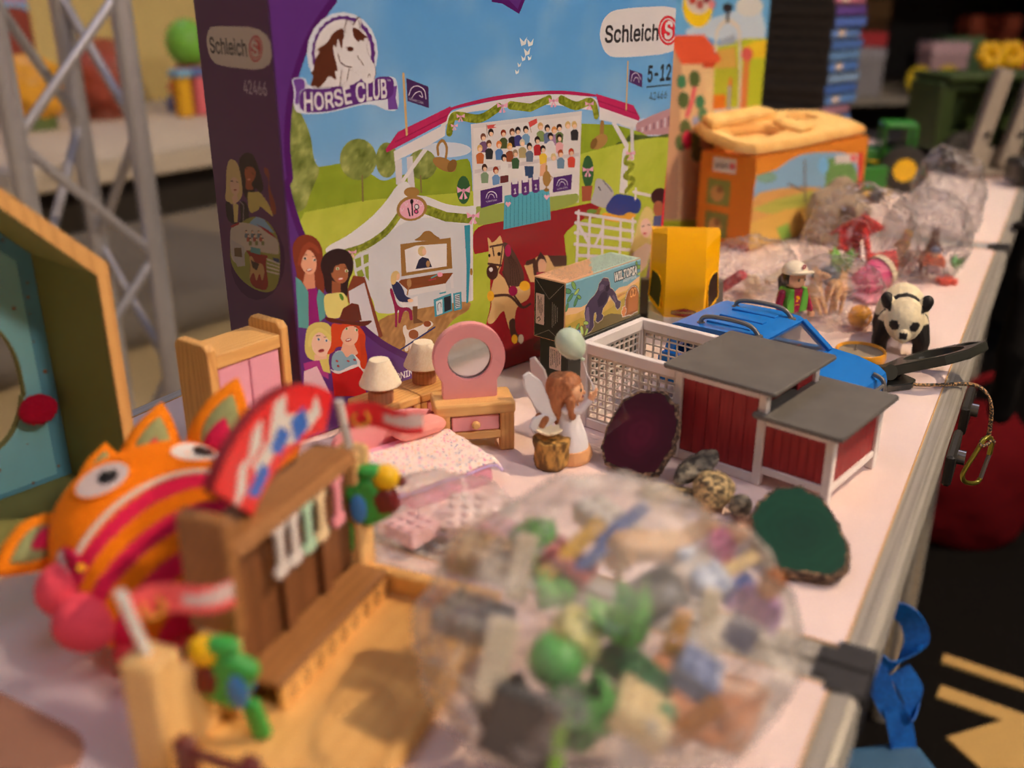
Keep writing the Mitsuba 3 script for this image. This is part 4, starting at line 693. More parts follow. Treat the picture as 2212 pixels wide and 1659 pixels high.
PRINT_SIDE = [
['p',[86,52,98],[-7.6,333.7,135.6,331.9,122.4,-12.4,-81.2,-84.9]],['e',[62,22,80],[52.3,132.3,40.4,7.6,-5.9,-31.8]],
['p',[46,34,42],[40.9,204.5,44.2,209,53.1,213.3,62.1,213,66.3,208.1,70.1,200.4,73.3,190,67.3,185.1,60.3,189.7,58.2,178.3,46.2,178,42,184.5,39.9,194]],
['p',[150,84,60],[49.5,202.1,60.4,204,64.8,199.8,61.2,194.6,55.3,191.1,59.8,186.9,46.2,185.1,49,192.4,47.3,197.7]],
['p',[196,182,110],[48.8,184.7,56.7,184.4,66.3,187.1,77.7,179.1,82.7,170.9,80.1,170.8,64.4,176.4,63.7,172.9,48,167]],
['p',[130,66,50],[78.5,190.7,80.9,197.1,75.3,201.1,76,205.2,81,205.1,82.6,200,80.1,193,87.7,178.5,86,172.1,80.4,172.6]],
['p',[200,180,130],[21,195.9,25.4,203.4,30.1,206,38,204.9,41.6,199.1,43,182.5,36.1,175.2,24,170.6,13.9,173.1,18.1,182.7]],['e',[212,180,160],[31.4,185.9,7,1.4,0.4,-6.6]],
['p',[44,38,50],[13.8,172.8,24.3,172.1,25.5,157.8,35.6,159.3,36.1,175.2,44.5,176.4,48.9,171.4,46.6,159.6,14.2,154.5]],
['p',[196,180,120],[26.1,173.8,34,172.1,29.9,158.4,24.8,157.6]],['p',[212,180,160],[25.2,176.5,33.2,181.2,34.6,175,26.9,171]],
['l',[180,170,175],0.6,[36.8,175.3,41.8,173.2,38.5,159.8]],['l',[70,50,44],0.8,[26.5,189.2,29.6,189.2]],['l',[70,50,44],0.7,[34.2,189.8,36.9,189.3]],
['e',[160,90,80],[31.6,183.1,2,0.3,-0.1,-0.7]],['l',[40,30,30],0.6,[50,201.1,52.7,201.4]],['l',[40,30,30],0.6,[58.1,198.9,60.7,198.6]],
['e',[210,150,130],[53.2,193.6,2.4,0.3,-0.1,-0.6]],
['p',[132,140,74],[87,143.8,85.8,137.2,84.4,130.9,82.5,125.1,79.7,120,75.6,115.6,69.8,112.3,62.4,109.9,53.4,108.8,43.5,108.9,33.4,110.5,24.2,113.5,17.1,117.9,13,123.5,12.6,130.2,15.1,137.4,19.4,144.5,25.3,151.1,32.3,156.8,40.2,161.5,48.5,164.9,56.7,166.9,64.6,167.4,71.7,166.4,77.7,164.1,82.4,160.4,85.6,155.7,87.2,150]],
['p',[128,168,206],[49.8,162.3,58.8,167.2,69.1,166.7,81.3,158.9,74.1,158.4,46.6,159.6]],
['p',[184,178,172],[18.3,153.7,32,158.8,46.8,160.4,71.7,159.4,86.3,154.9,85.7,143.5,80.4,142.6,64.6,141.1,35.7,138.9,34.4,125.2,14.3,124.5,14.3,138.1]],
['p',[150,40,56],[18.3,153.7,32,158.8,32.5,157.4,20.2,152.5]],['p',[150,40,56],[57.7,161.4,73.1,159.6,86.2,154.5,71.4,157.3]],
['p',[90,110,130],[38.5,147.9,38.6,150.6,40.3,151.6,42.1,151.9,43.3,151.3,42.4,148.5]],['e',[60,44,40],[41.3,153.1,1.6,0.3,-0.3,-1.2]],
['e',[232,196,170],[41.4,152.8,1.2,0.2,-0.1,-0.9]],['p',[60,44,40],[39.9,152.8,40.5,153.8,42.6,154.1,42.6,153.3,41.6,153.5]],
['p',[150,80,70],[41,145.4,41.1,148.1,42.8,149.1,44.7,149.4,45.8,148.8,44.9,146.1]],['e',[60,44,40],[43.8,150.6,1.6,0.3,-0.2,-1.2]],['e',[232,196,170],[44,150.3,1.1,0.2,-0.2,-0.8]],
['p',[60,44,40],[42.4,150.3,43.1,151.3,45.1,151.7,45.1,150.8,44.1,151]],['p',[110,120,80],[43.6,142.9,43.7,145.6,45.4,146.6,47.2,146.9,48.4,146.3,47.4,143.6]],
['e',[60,44,40],[46.3,148.2,1.6,0.2,-0.2,-1.2]],['e',[232,196,170],[46.5,147.8,1.1,0.2,-0.2,-0.8]],['p',[60,44,40],[45,147.8,45.6,148.9,47.6,149.2,47.7,148.3,46.6,148.5]],
['p',[90,110,130],[47.8,149.5,47.9,152.1,49.6,153.1,51.4,153.4,52.6,152.8,51.6,150.1]],['e',[60,44,40],[50.5,154.6,1.6,0.3,-0.2,-1.1]],
['e',[232,196,170],[50.7,154.3,1.1,0.2,-0.2,-0.8]],['p',[60,44,40],[49.2,154.3,49.8,155.3,51.8,155.7,51.9,154.8,50.8,155]],
['p',[150,80,70],[50.3,147,50.4,149.7,52.1,150.6,53.9,150.9,55,150.3,54.1,147.6]],['e',[60,44,40],[53,152.2,1.6,0.3,-0.2,-1.2]],['e',[232,196,170],[53.2,151.9,1.1,0.2,-0.2,-0.9]],
['p',[60,44,40],[51.7,151.8,52.3,152.9,54.3,153.2,54.4,152.3,53.3,152.5]],['p',[110,120,80],[52.8,144.5,52.9,147.2,54.6,148.2,56.4,148.5,57.5,147.9,56.6,145.2]],
['e',[60,44,40],[55.5,149.7,1.6,0.3,-0.2,-1.2]],['e',[232,196,170],[55.7,149.4,1.1,0.2,-0.2,-0.8]],['p',[60,44,40],[54.2,149.4,54.8,150.4,56.8,150.7,56.8,149.9,55.8,150.1]],
['p',[90,110,130],[57,151,57.1,153.7,58.7,154.6,60.5,154.9,61.6,154.3,60.7,151.6]],['e',[60,44,40],[59.6,156.1,1.6,0.3,-0.2,-1.1]],
['e',[232,196,170],[59.8,155.8,1.1,0.2,-0.2,-0.8]],['p',[60,44,40],[58.3,155.8,58.9,156.8,60.9,157.1,60.9,156.3,59.9,156.5]],
['p',[150,80,70],[59.5,148.6,59.5,151.2,61.2,152.2,62.9,152.5,64.1,151.9,63.2,149.2]],['e',[60,44,40],[62.1,153.7,1.6,0.3,-0.2,-1.2]],
['e',[232,196,170],[62.3,153.4,1,0.2,-0.2,-0.9]],['p',[60,44,40],[60.8,153.4,61.4,154.4,63.3,154.7,63.4,153.9,62.4,154]],
['p',[110,120,80],[61.9,146.1,62,148.8,63.7,149.7,65.4,150,66.5,149.4,65.6,146.8]],['e',[60,44,40],[64.6,151.3,1.5,0.2,-0.3,-1.2]],
['e',[232,196,170],[64.7,150.9,1.1,0.2,-0.1,-0.8]],['p',[60,44,40],[63.2,150.9,63.8,151.9,65.8,152.3,65.8,151.4,64.8,151.6]],
['p',[128,40,44],[37,138.4,45.3,138.4,58.8,138.6,71,140.1,64.8,134.7,67.2,111,37,109.9,44.4,133.8]],['p',[80,140,150],[46,142.2,59.6,143.1,58.8,138.3,44.9,137.9]],
['p',[170,168,172],[16.8,143,36,140.4,34.4,125.2,22.5,122.2,14.5,132.1]],['p',[100,84,66],[20.5,136.9,31.5,138.9,31.4,131.4,19.8,130]],
['p',[176,148,104],[41.6,133.3,46.1,135.6,50.5,129.8,60.4,132.4,63.3,126.4,57.5,116.4,55,124.7,49,114.6,46.6,123.9,37.8,113.9,42.9,126.1]],
['p',[60,44,44],[44,131.5,49.3,131,56.1,130.8,50.9,124.7,45.6,125.9]],['p',[46,58,110],[76.1,139.6,85.1,139.9,84.6,136.6,76.9,136.9]],
['l',[192,188,186],1.3,[67.7,136.7,84.5,136.2]],['l',[192,188,186],1.1,[67.2,133.5,84.1,133.6]],['l',[192,188,186],1.3,[66.6,130.4,83.6,130.9]],
['l',[192,188,186],1.3,[66.1,127.2,83.2,128.2]],['p',[206,196,190],[24,298.4,99.1,298.7,99.2,271.2,27.1,271.1,15.1,275.9,12.1,287.4,16.8,295.4]],
['t',[60,56,60],'Schleich',[16.9,280,67.6,279.7,10.5],2],['e',[178,58,66],[79.4,284.8,8.9,0.4,-1.7,-8.7]],['e',[206,196,190],[79.4,284.8,7.4,0.3,-1.4,-7.4]],
['e',[178,58,66],[79.4,284.8,6.5,0.3,-1.3,-6.5]],['t',[206,196,190],'S',[74.1,280.1,82.8,280,9.4],4],['t',[176,164,184],'42466',[58.5,254.6,88.9,254.8,8.9],1],
]
PRINT_COUNTRY = [
['p',[96,160,214],[0.9,341.8,444.7,347.4,465.8,246.2,4.7,261.8]],['p',[190,208,230],[277.3,293.7,355.2,303.5,379.5,274,378.2,254.2,316.9,253.7,249.3,261.7,186.4,266.9,185.5,274.8]],
['e',[206,210,214],[332.3,301.3,35.2,-0.3,2.1,-13.1]],['p',[176,186,52],[4.6,263.8,272.5,250.3,316,259.7,375.1,258,463.1,259.3,529.4,-58.4,15.8,27.9]],
['p',[206,166,86],[257.8,246.1,303.9,249.3,311.9,227,309.7,211.1,261.1,222.2]],['p',[222,190,50],[322.3,248.6,351.7,255,463.1,259.3,469.7,227.7,343.5,233]],
['p',[172,176,56],[261.1,222.2,322,221.6,329.1,176.1,266.1,185.4]],['p',[150,166,190],[266.8,260,301.4,266.1,305.5,254,263.7,250.7]],
['p',[204,122,72],[329.3,233.6,343.5,233,347.1,152.9,327.7,154.5]],['e',[208,92,92],[335.6,238.3,14.2,-0.5,1.5,-9.3]],
['p',[226,190,146],[182.1,233,257.9,229.5,261.7,168.5,262.2,130.9,268.6,12.6,170.4,27.7]],['p',[190,150,120],[109.1,269.1,185.4,267,182.4,230.7,196.2,23.8,128.9,34.2]],
['p',[232,200,152],[232.9,223.6,254.3,223.7,258.9,156.3,249.4,144.7]],['p',[214,88,60],[147,268,227.4,267,245.8,256,273.8,233.6,262.3,229.3,182.2,231.8]],
['p',[176,64,44],[229.7,232,262,231.7,256.5,223.6,230.5,225.4]],
['l',[212,206,200],6.2,[257.8,246.1,257.1,267.3,268.4,279.9,280.9,283.7,297.1,279.3,313.1,263.4,326.7,176.3,318.8,151.4]],['l',[46,44,50],6.6,[280.9,283.7,280.1,297.2]],
['e',[40,38,44],[278.6,300.1,12.1,-0.1,0.8,-5.8]],['p',[212,206,202],[263.6,170.8,330.7,165.8,319.4,147.5,320,112.4,266.8,130.5]],
['p',[220,120,40],[261.3,188.2,290.6,186.3,293.3,167.3,261.7,168.5]],['l',[206,90,60],7.2,[299.1,205.5,299.3,196.9]],['l',[140,130,170],6,[298.3,195.7,302.3,152.7]],
['p',[186,152,100],[266.8,130.5,319.4,147.5,307.6,100.6,287.6,9.7,266.3,12.9]],['e',[58,116,84],[184.6,209.7,10.3,-0.6,1,-8.8]],['e',[74,92,56],[213.3,211.6,12.7,-0.7,1.2,-10.7]],
['e',[74,92,56],[191.3,185.8,12.6,-0.9,1.2,-10.8]],['e',[58,116,84],[229.7,180.7,10.8,-0.8,1.1,-9.2]],['e',[58,116,84],[238.3,162.9,11,-0.9,1.2,-9.3]],
['e',[74,92,56],[199.6,149.1,12.7,-1.1,1.2,-11.1]],['e',[74,92,56],[223,129.7,13.1,-1.3,1.3,-11.3]],['e',[74,92,56],[191.2,130.4,12.7,-1.3,1.2,-11.2]],
['e',[74,92,56],[231.7,111.3,13.3,-1.4,1.4,-11.5]],['l',[216,78,104],8.4,[214.8,198.5,210.5,182,201.9,165.9]],['e',[196,40,80],[205.6,132.7,10.7,-1.1,1.4,-12.5]],
['e',[150,160,196],[223.1,155.6,8.7,-0.7,0.9,-7.4]],['e',[236,202,40],[210.6,302.4,34.3,-0.3,3.2,-26]],['e',[206,196,190],[211.6,311.4,29,-0.2,2.3,-19.1]],
['e',[170,60,50],[197.5,310.3,7.3,0,0.7,-5.5]],['e',[160,80,80],[214.4,304.6,7.4,0,0.7,-5.6]],['e',[120,50,60],[228,311.3,7.5,-0.1,0.8,-5.6]],
['e',[200,150,90],[204.7,318,7.3,0,0.6,-5.5]],['e',[200,120,130],[241.5,304.4,7.6,0,0.7,-5.7]],
]
PRINT_ORANGE = [
['p',[206,124,40],[-46,159.4,348.8,123.6,422.6,-119.9,-16.5,-33.7]],['p',[120,160,196],[-3.5,98.3,37,103,78.7,109.8,122.1,116.8,278,100.5,303.2,-8.2,160.2,13.9,12.6,1]],
['p',[200,152,88],[-6.6,76.1,56.3,75.5,132.3,69.6,234.7,50.1,293.6,-6.8,302,-72.6,1.6,-17.1]],['p',[168,166,78],[0,56,58.9,61.4,149.8,61.2,194.4,42.7,181,29.8,40.5,44.3]],
['p',[206,166,84],[-0.5,38.7,84.3,43.8,196.5,34,234.8,-19.8,2.5,-1.2]],['p',[150,156,70],[45.6,55.3,151.2,54.9,177.5,45.1,114.2,45.6]],
['p',[92,132,74],[163.3,106.4,277.1,87.8,298.4,-7.5,247.2,0.4,213.8,31.5,183.9,52.6,186.2,77.3]],['p',[70,104,92],[181.9,61.2,215.5,59,220.4,39.2,181.7,44.5]],
['l',[96,82,76],4.4,[121.6,105,135.2,46.8]],['l',[96,82,76],2.9,[85.1,77.7,125.6,64.4]],['e',[110,170,220],[174.4,93,15,-1.7,3,-12.6]],
['e',[110,150,140],[28,94.5,25.3,-3.1,1.4,-7.8]],['p',[214,134,44],[-0.1,118.5,78.7,109.8,51.5,101.3,3.1,99.4]],['p',[214,206,206],[204.4,104.1,271.8,99,273.1,86.1,205.4,91.6]],
['e',[200,80,90],[260.1,93.9,9,-1,1.3,-5.2]],['p',[206,112,40],[259.3,55.5,281.5,54.9,288.9,-6,266.1,-4.8]],['p',[186,48,50],[272.6,101.1,287.2,99.5,308.6,-11.4,296,-7.1]],
['p',[122,160,70],[66.6,20.2,95.7,23.8,107.9,1.2,86,-3.4]],
]
PAPER = 0.93
def art_fn(kind):
    def f(x, y):
        n1 = noise2(x, y, 25, 3); n2 = noise2(x, y, 120, 5); n3 = noise2(x, y, 500, 9, 2)
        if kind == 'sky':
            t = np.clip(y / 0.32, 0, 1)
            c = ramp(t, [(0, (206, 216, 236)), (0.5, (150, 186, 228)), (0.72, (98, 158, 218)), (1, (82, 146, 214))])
            k = np.clip((n1 - 0.42) * 1.6, 0, 0.7)[:, None] * (0.5 + 0.5 * np.exp(-((x - 0.245) / 0.07) ** 2))[:, None]  # noise clouds, whitest where a lamp reflection is painted into the sky
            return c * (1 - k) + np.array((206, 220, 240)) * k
        if kind == 'hill':
            return ramp(np.clip(n1 * 0.5 + n2 * 0.5, 0, 1), [(0.2, (104, 128, 36)), (0.8, (150, 170, 52))])
        if kind == 'grass':
            k = np.clip(n1 * 0.6 + n2 * 0.25 + n3 * 0.15, 0, 1)
            return ramp(k, [(0.25, (146, 166, 48)), (0.75, (190, 200, 84))])
        if kind == 'tree':
            return ramp(np.clip(n2 * 0.7 + n3 * 0.3, 0, 1), [(0.3, (78, 94, 40)), (0.5, (122, 136, 72)), (0.7, (170, 178, 112))])
        if kind == 'straw':
            return ramp(np.clip(n2 * 0.4 + n3 * 0.6, 0, 1), [(0.25, (128, 90, 56)), (0.75, (190, 150, 98))])
        return ramp(np.clip(n3 * 0.8 + n2 * 0.2, 0, 1), [(0.3, (84, 98, 26)), (0.7, (156, 166, 62))])
    return f
CELL = {'sky': 0.007, 'hill': 0.006, 'grass': 0.005, 'tree': 0.0022, 'straw': 0.003, 'garland': 0.0016}

def soft(q):
    """round the corners of outlines with many points"""
    if len(q) < 7: return q
    for _ in range(2):
        n = np.roll(q, -1, 0); q = np.stack([q * .78 + n * .22, q * .22 + n * .78], 1).reshape(-1, 2)
    return q

def draw(items, clip):
    A = Art(clip)
    def pts(q): return np.array(q, float).reshape(-1, 2) / 1000
    for it in items:
        kind, c = it[0], it[1]
        cell = 0
        if isinstance(c, str): cell, c = CELL[c], art_fn(c)
        if kind == 'p': A.put(Polygon(soft(pts(it[2]))), c, cell)
        elif kind == 'l': A.put(LineString(pts(it[3]) if len(it[3]) < 8 else smooth_path(pts(it[3]), 24)).buffer(abs(it[2]) / 2000, quad_segs=3), c, cell)
        elif kind == 'e':
            q = pts(it[2]); t = np.arange(20) * np.pi / 10
            A.put(Polygon(q[0] + np.cos(t)[:, None] * q[1] + np.sin(t)[:, None] * q[2]), c, cell)
        elif kind == 't':
            x0, y0, x1, y1, h = np.array(it[3]) / 1000
            g = text_poly(it[2], 1.0, it[4] if len(it) > 4 else 0)
            wd = g.bounds[2] - g.bounds[0]
            A.put(affinity.affine_transform(g, [(x1 - x0) / wd, 0, (y1 - y0) / wd, h, x0 - g.bounds[0] * (x1 - x0) / wd, y0]), c)
        elif kind == 'w':
            lo, hi = pts(it[2]), pts(it[3])
            g = text_poly(it[4], 1.0, 3)
            b = g.bounds
            def fn(x, y):
                t = (x - b[0]) / (b[2] - b[0]); s = np.linspace(0, 1, len(lo))
                X0, Y0, X1, Y1 = (np.interp(t, s, w) for w in (lo[:, 0], lo[:, 1], hi[:, 0], hi[:, 1]))
                return X0 + (X1 - X0) * y, Y0 + (Y1 - Y0) * y
            A.put(warp(g.segmentize(0.1), fn).buffer(0), c)
    return A.mesh()

vcmat('glossy_print', 0.28, 0.45)
vcmat('matte_print', 0.55, 0.3)
mat('purple_card', (86, 50, 110), 0.45)
mat('card_edge', (200, 180, 160), 0.8)
HB = Thing('toy_box', 'large purple toy box printed with a horse show, HORSE CLUB on its front', 'toy box', m=xf((-0.1590, 0.6809, 0.0), 45.4))
HW, HD, HH = 0.443, 0.100, 0.3175
HB.add('carton', rbox(0, 0, 0, HW, HD, HH, 0.0012), 'purple_card')
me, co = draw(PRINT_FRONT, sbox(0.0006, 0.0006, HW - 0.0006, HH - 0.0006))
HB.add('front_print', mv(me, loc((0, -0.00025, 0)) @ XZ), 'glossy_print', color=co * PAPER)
me, co = draw(PRINT_SIDE, sbox(0.0006, 0.0006, HD - 0.0006, HH - 0.0006))
# the left end: print x runs from the rear edge to the front edge
SIDE_M = np.array([[0, 0, -1, -0.00025], [-1, 0, 0, HD], [0, 1, 0, 0], [0, 0, 0, 1.0]])
HB.add('side_print', mv(me, SIDE_M), 'glossy_print', color=co * PAPER)
HB.add('top_flap', rbox(0.003, 0.002, HH, HW - 0.003, HD - 0.002, HH + 0.0012, 0.0005), 'purple_card')
# ---------------------------------------------------------------- doll furniture
def dirv(az):
    a = math.radians(az); return np.array([math.sin(a), math.cos(a), 0.0])
def wood(name, base, dark, along, scale=60.0, rough=0.5, seed=0.0):
    return mat(name, rough=rough, spec=0.35, tex=wood_tex(base, dark, along, scale, seed))
wood('pine_up', (232, 182, 112), (196, 134, 70), (0, 0, 1), 150)
wood('pine_across', (236, 188, 118), (204, 146, 80), (0.62, 0.78, 0), 150, seed=3.0)
wood('pine_level', (236, 190, 122), (206, 150, 86), (0.98, 0.19, 0), 150, seed=5.0)
wood('walnut_turned', (176, 126, 96), (136, 92, 66), (0, 0, 1), 200)
mat('pink_paint', (238, 168, 190), 0.4)
mat('pink_rose', (233, 158, 160), 0.42)
mat('mirror_foil', (205, 205, 208), 0.09, 0.5, 1.0)
mat('mirror_rim', (120, 100, 100), 0.4)
mat('lamp_shade_cloth', (248, 234, 206), 0.85, 0.2, tex=lambda p, n, uv: mikit.mix(L3((238, 222, 190)), L3((250, 240, 216)), mikit.noise(p.x * 1500, p.y * 1500, p.z * 900)))
mat('gap_shade', (40, 24, 20), 0.9, 0.1)  # for dark sheets that paint the shade behind doors and drawers

# wardrobe
WM = xf((-0.2055, 0.6145, 0.0), 36.5)
w = Thing('toy_wardrobe', 'tall doll wardrobe of pale wood with two pink doors beside the purple box', 'doll wardrobe', m=WM)
ww, wd, wh = 0.0715, 0.036, 0.099
def side_panel(x, t):
    poly = Polygon([(0, 0), (wd, 0), (wd, wh - .004), (wd - .004, wh), (0.004, wh), (0, wh - .004)]).buffer(-.0015).buffer(.0015)
    return mv(prism(poly, t, 0, 0.0008), loc((x, 0, 0)) @ YZ)
w.add('side_panel', side_panel(0, 0.0075), 'pine_up', smooth=30)
w.add('side_panel', side_panel(ww - 0.0075, 0.0075), 'pine_up', smooth=30)
w.add('top_panel', rbox(0.0075, 0.001, wh - 0.0185, ww - .0075, wd, wh - 0.0085, .0006), 'pine_across')
w.add('bottom_panel', rbox(0.0075, 0.001, 0.006, ww - .0075, wd, 0.012, .0006), 'pine_across')
w.add('back_panel', rbox(0.0075, wd - .004, 0.012, ww - .0075, wd, wh - .0185, .0004), 'pine_up')
w.add('gap_shade_sheet', rbox(0.0078, 0.006, 0.012, ww - .0078, 0.0075, wh - .0187, .0003), 'gap_shade')
mid = ww / 2
for a, b in ((0.0088, mid - 0.0003), (mid + 0.0003, ww - 0.0088)):
    d = w.add('door', rbox(a, 0.0022, 0.0128, b, 0.0058, wh - 0.0195, .0008), 'pink_paint')
    w.add('knob', ball((mid + (-.006 if a < mid - .01 else .006), 0.0005, 0.042), 0.0026), 'pine_up', smooth=True, parent=d)

# dresser with mirror
DM = xf((0.0018, 0.6635, 0.0), 79.0)
d = Thing('toy_dresser', 'small wooden doll dresser with a round mirror in a pink frame and one drawer', 'doll dresser', m=DM)
dw, dd, dh = 0.0585, 0.030, 0.0395
for x in (-dw, -0.0105):
    for y in (0, dd - .008):
        d.add('leg', rbox(x, y, 0, x + 0.0105, y + 0.008, 0.031, .0006), 'pine_up')
d.add('top_panel', rbox2(-dw - .001, -0.001, 0.0300, .001, dd + .001, dh, .0022), 'pine_level', smooth=30)
d.add('rail', rbox(-dw + .010, 0.0006, 0.0105, -.0100, 0.006, 0.0165, .0005), 'pine_level')
d.add('side_rail', rbox(-dw + .0012, .006, 0.0105, -dw + .008, dd - .006, 0.0302, .0005), 'pine_level')
d.add('side_rail', rbox(-.008, .006, 0.0105, -.0012, dd - .006, 0.0302, .0005), 'pine_level')
d.add('back_rail', rbox(-dw + .010, dd - .006, 0.0105, -.0100, dd - .001, 0.0302, .0005), 'pine_level')
d.add('gap_shade_sheet', rbox(-dw + .0098, 0.0040, 0.0160, -.0098, 0.006, 0.0301, .0002), 'gap_shade')
dr_ = d.add('drawer', rbox(-dw + .0115, 0.0010, 0.0172, -.0112, 0.0052, 0.0288, .0008), 'pink_rose')
d.add('knob', mv(lathe([(0, .0050), (.0022, .0046), (.0033, .0032), (.0031, .0016), (.0016, .0006), (.0015, -.0012), (0, -.0012)], 20), loc((-dw / 2, 0.001, .023), rx=90)), 'pine_level', smooth=40, parent=dr_)
R, zc = 0.0268, 0.0705
shape = unary_union([Point(0, zc).buffer(R, quad_segs=24), sbox(-.0205, dh - .0005, .0205, zc - .012)]).buffer(.002).buffer(-.004).buffer(.002)
FR = mv(prism(shape.difference(Point(0, zc).buffer(.0162, quad_segs=24)), 0.0085, 0, 0.0006), loc((-dw / 2 - .002, 0.0205, 0)) @ XZ)
fr = d.add('mirror_frame', FR, 'pink_rose', smooth=25)
d.add('mirror', mv(prism(Point(0, zc).buffer(.0163, quad_segs=24), 0.0012), loc((-dw / 2 - .002, 0.0172, 0)) @ XZ), 'mirror_foil', parent=fr)
d.add('mirror_rim', mv(tube([(.0162 * math.cos(t), .0162 * math.sin(t), 0) for t in np.arange(40) * math.pi / 20], .0005, 6, closed=True), loc((-dw / 2 - .002, 0.0152, zc), rx=90)), 'mirror_rim', smooth=True, parent=fr)

# bedside cabinets and lamps
CX = np.array([-0.0694, 0.683, 0.0])
def cabinet(o, label):
    c = Thing('bedside_cabinet', label, 'doll cabinet', group='doll bedside cabinets', m=xf(o, 47.0))
    cw, cd, ch = 0.0445, 0.0335, 0.036
    for x in (0, cw - .006):
        c.add('side_panel', rbox(x, 0, 0, x + .006, cd, ch - .007, .0006), 'pine_up')
    c.add('top_panel', rbox2(0, -.0005, ch - .007, cw, cd, ch, .0016), 'pine_across', smooth=30)
    c.add('back_panel', rbox(.006, cd - .003, 0, cw - .006, cd, ch - .007, .0003), 'pine_up')
    c.add('rail', rbox(.006, .001, .004, cw - .006, .006, .009, .0004), 'pine_across')
    c.add('gap_shade_sheet', rbox(.006, .005, .009, cw - .006, .007, ch - .007, .0003), 'gap_shade')
    k = c.add('drawer', rbox(.007, .0012, .010, cw - .007, .005, ch - .008, .0007), 'pink_rose')
    c.add('knob', mv(lathe([(0, .0045), (.0025, .004), (.003, .0025), (.0015, .0005), (0, -.001)], 16), loc((cw / 2, .0015, .019), rx=90)), 'pine_level', smooth=40, parent=k)
    return c
cabinet(CX - 0.0447 * dirv(47), 'doll bedside cabinet under the front white lamp, nearest the pink bed')
cabinet(CX, 'doll bedside cabinet under the rear lamp, half behind the pink mirror dresser')
def lamp(o, label):
    l = Thing('toy_lamp', label, 'doll lamp', group='doll table lamps', m=xf(o, 90))
    l.add('base', lathe([(0, 0), (.0092, 0), (.0096, .001), (.0096, .0065), (.0090, .0088), (.0060, .0104), (.0042, .0112), (.0040, .0150), (0, .0150)], 28), 'walnut_turned', smooth=35)
    l.add('shade', lathe([(0.0040, .0142), (.0153, .0136), (.0158, .0142), (.0156, .0152), (.0078, .0322), (.0074, .0330), (.0060, .0333), (0, .0333)], 36), 'lamp_shade_cloth', smooth=35)
lamp(CX + [0, 0, .0361] - .0285 * dirv(47) + .0115 * dirv(-43), 'front doll lamp with a white cone shade on a turned wood base')
lamp(CX + [0, 0, .0361] + .0195 * dirv(47) + .0205 * dirv(-43), 'rear doll lamp with a white cone shade, half hidden by the round pink mirror')

# bed
mat('bed_lilac', (208, 160, 200), 0.5)
mat('pillow_cloth', (248, 168, 158), 0.9, 0.1, sheen=0.4)
def dots(p, n, uv):
    a, b = p.x * 0.616 + p.y * 0.788, p.x * -0.788 + p.y * 0.616
    d1, d2, r = mikit.voronoi(a * 330, b * 330)
    k = dr.select(d1 < 0.10 + 0.17 * r, 1.0, 0.0)
    hue = dr.select(r < 0.35, mi.Color3f(L3((226, 120, 110))), dr.select(r < 0.6, mi.Color3f(L3((240, 170, 80))), dr.select(r < 0.8, mi.Color3f(L3((130, 130, 170))), mi.Color3f(L3((236, 130, 180))))))
    return mi.Color3f(L3((250, 232, 222))) * (1 - k) + hue * k
mat('dotted_cloth', None, 0.9, 0.1, tex=dots)
mat('blanket_hem', (196, 176, 222), 0.85, 0.1)
bd = Thing('toy_bed', 'pink doll bed with a dotted blanket in front of the bedside cabinets', 'doll bed', m=xf((-0.0150, 0.6120, 0.0), 52.0))
bw, bl = 0.087, 0.066
def board(h, curve):
    pts = [(-bw, 0), (0, 0), (0, h - .010)]
    for t in np.linspace(0, 1, 8): pts.append((-.010 + .010 * math.cos(t * math.pi / 2), h - .010 + .010 * math.sin(t * math.pi / 2)))
    for t in np.linspace(0.1, 0.9, 15): pts.append((-bw * t * .82 - bw * .09, h + curve * math.sin(t * math.pi)))
    for t in np.linspace(0, 1, 8): pts.append((-bw + .010 - .010 * math.sin(t * math.pi / 2), h - .010 + .010 * math.cos(t * math.pi / 2)))
    return Polygon(pts).buffer(-.001).buffer(.001)
bd.add('headboard', mv(prism(board(.034, .006), .005, 0, .0005), loc((0, bl + .005, 0)) @ XZ), 'pink_rose', smooth=30)
bd.add('footboard', mv(prism(board(.016, .0), .004, 0, .0005), loc((0, .002, 0)) @ XZ), 'pink_paint', smooth=30)
for x in (-bw + .002, -.006):
    bd.add('side_rail', rbox(x, .002, .004, x + .004, bl, .012, .0005), 'bed_lilac')
bd.add('mattress', rbox2(-bw + .004, .003, .009, -.004, bl - .001, .0190, .003), 'pink_paint', smooth=30)
# blanket: a draped sheet with a hanging edge
def sheet(nx, ny, fn, thick=0.0012):
    u, v = np.meshgrid(np.linspace(0, 1, nx), np.linspace(0, 1, ny), indexing='ij')
    p = np.stack(fn(u, v), -1).reshape(-1, 3)
    idx = lambda i, j: i * ny + j
    f = []
    for i in range(nx - 1):
        for j in range(ny - 1):
            f += [[idx(i, j), idx(i + 1, j), idx(i + 1, j + 1)], [idx(i, j), idx(i + 1, j + 1), idx(i, j + 1)]]
    t = trimesh.Trimesh(p, f, process=False)
    if thick:
        n = t.vertex_normals
        q = p - n * thick; k = len(p)
        ff = f + [[a + k, c + k, b + k] for a, b, c in f]
        bd_ = [idx(i, 0) for i in range(nx)] + [idx(nx - 1, j) for j in range(1, ny)] + [idx(i, ny - 1) for i in range(nx - 2, -1, -1)] + [idx(0, j) for j in range(ny - 2, 0, -1)]
        for a, b in zip(bd_, bd_[1:] + bd_[:1]): ff += [[a, a + k, b + k], [a, b + k, b]]
        t = trimesh.Trimesh(np.vstack([p, q]), ff, process=False)
    return t
def blanket(u, v):
    x = -bw + .001 + u * (bw + .004); y = -.0065 + v * .058
    z = .0216 + .0006 * np.sin(u * 17 + v * 5) + .0005 * np.sin(v * 21)
    z = z - np.clip((u - .93) / .07, 0, 1) ** 1.5 * .006 - np.clip((.10 - v) / .10, 0, 1) ** 1.5 * .004
    return x, y, z
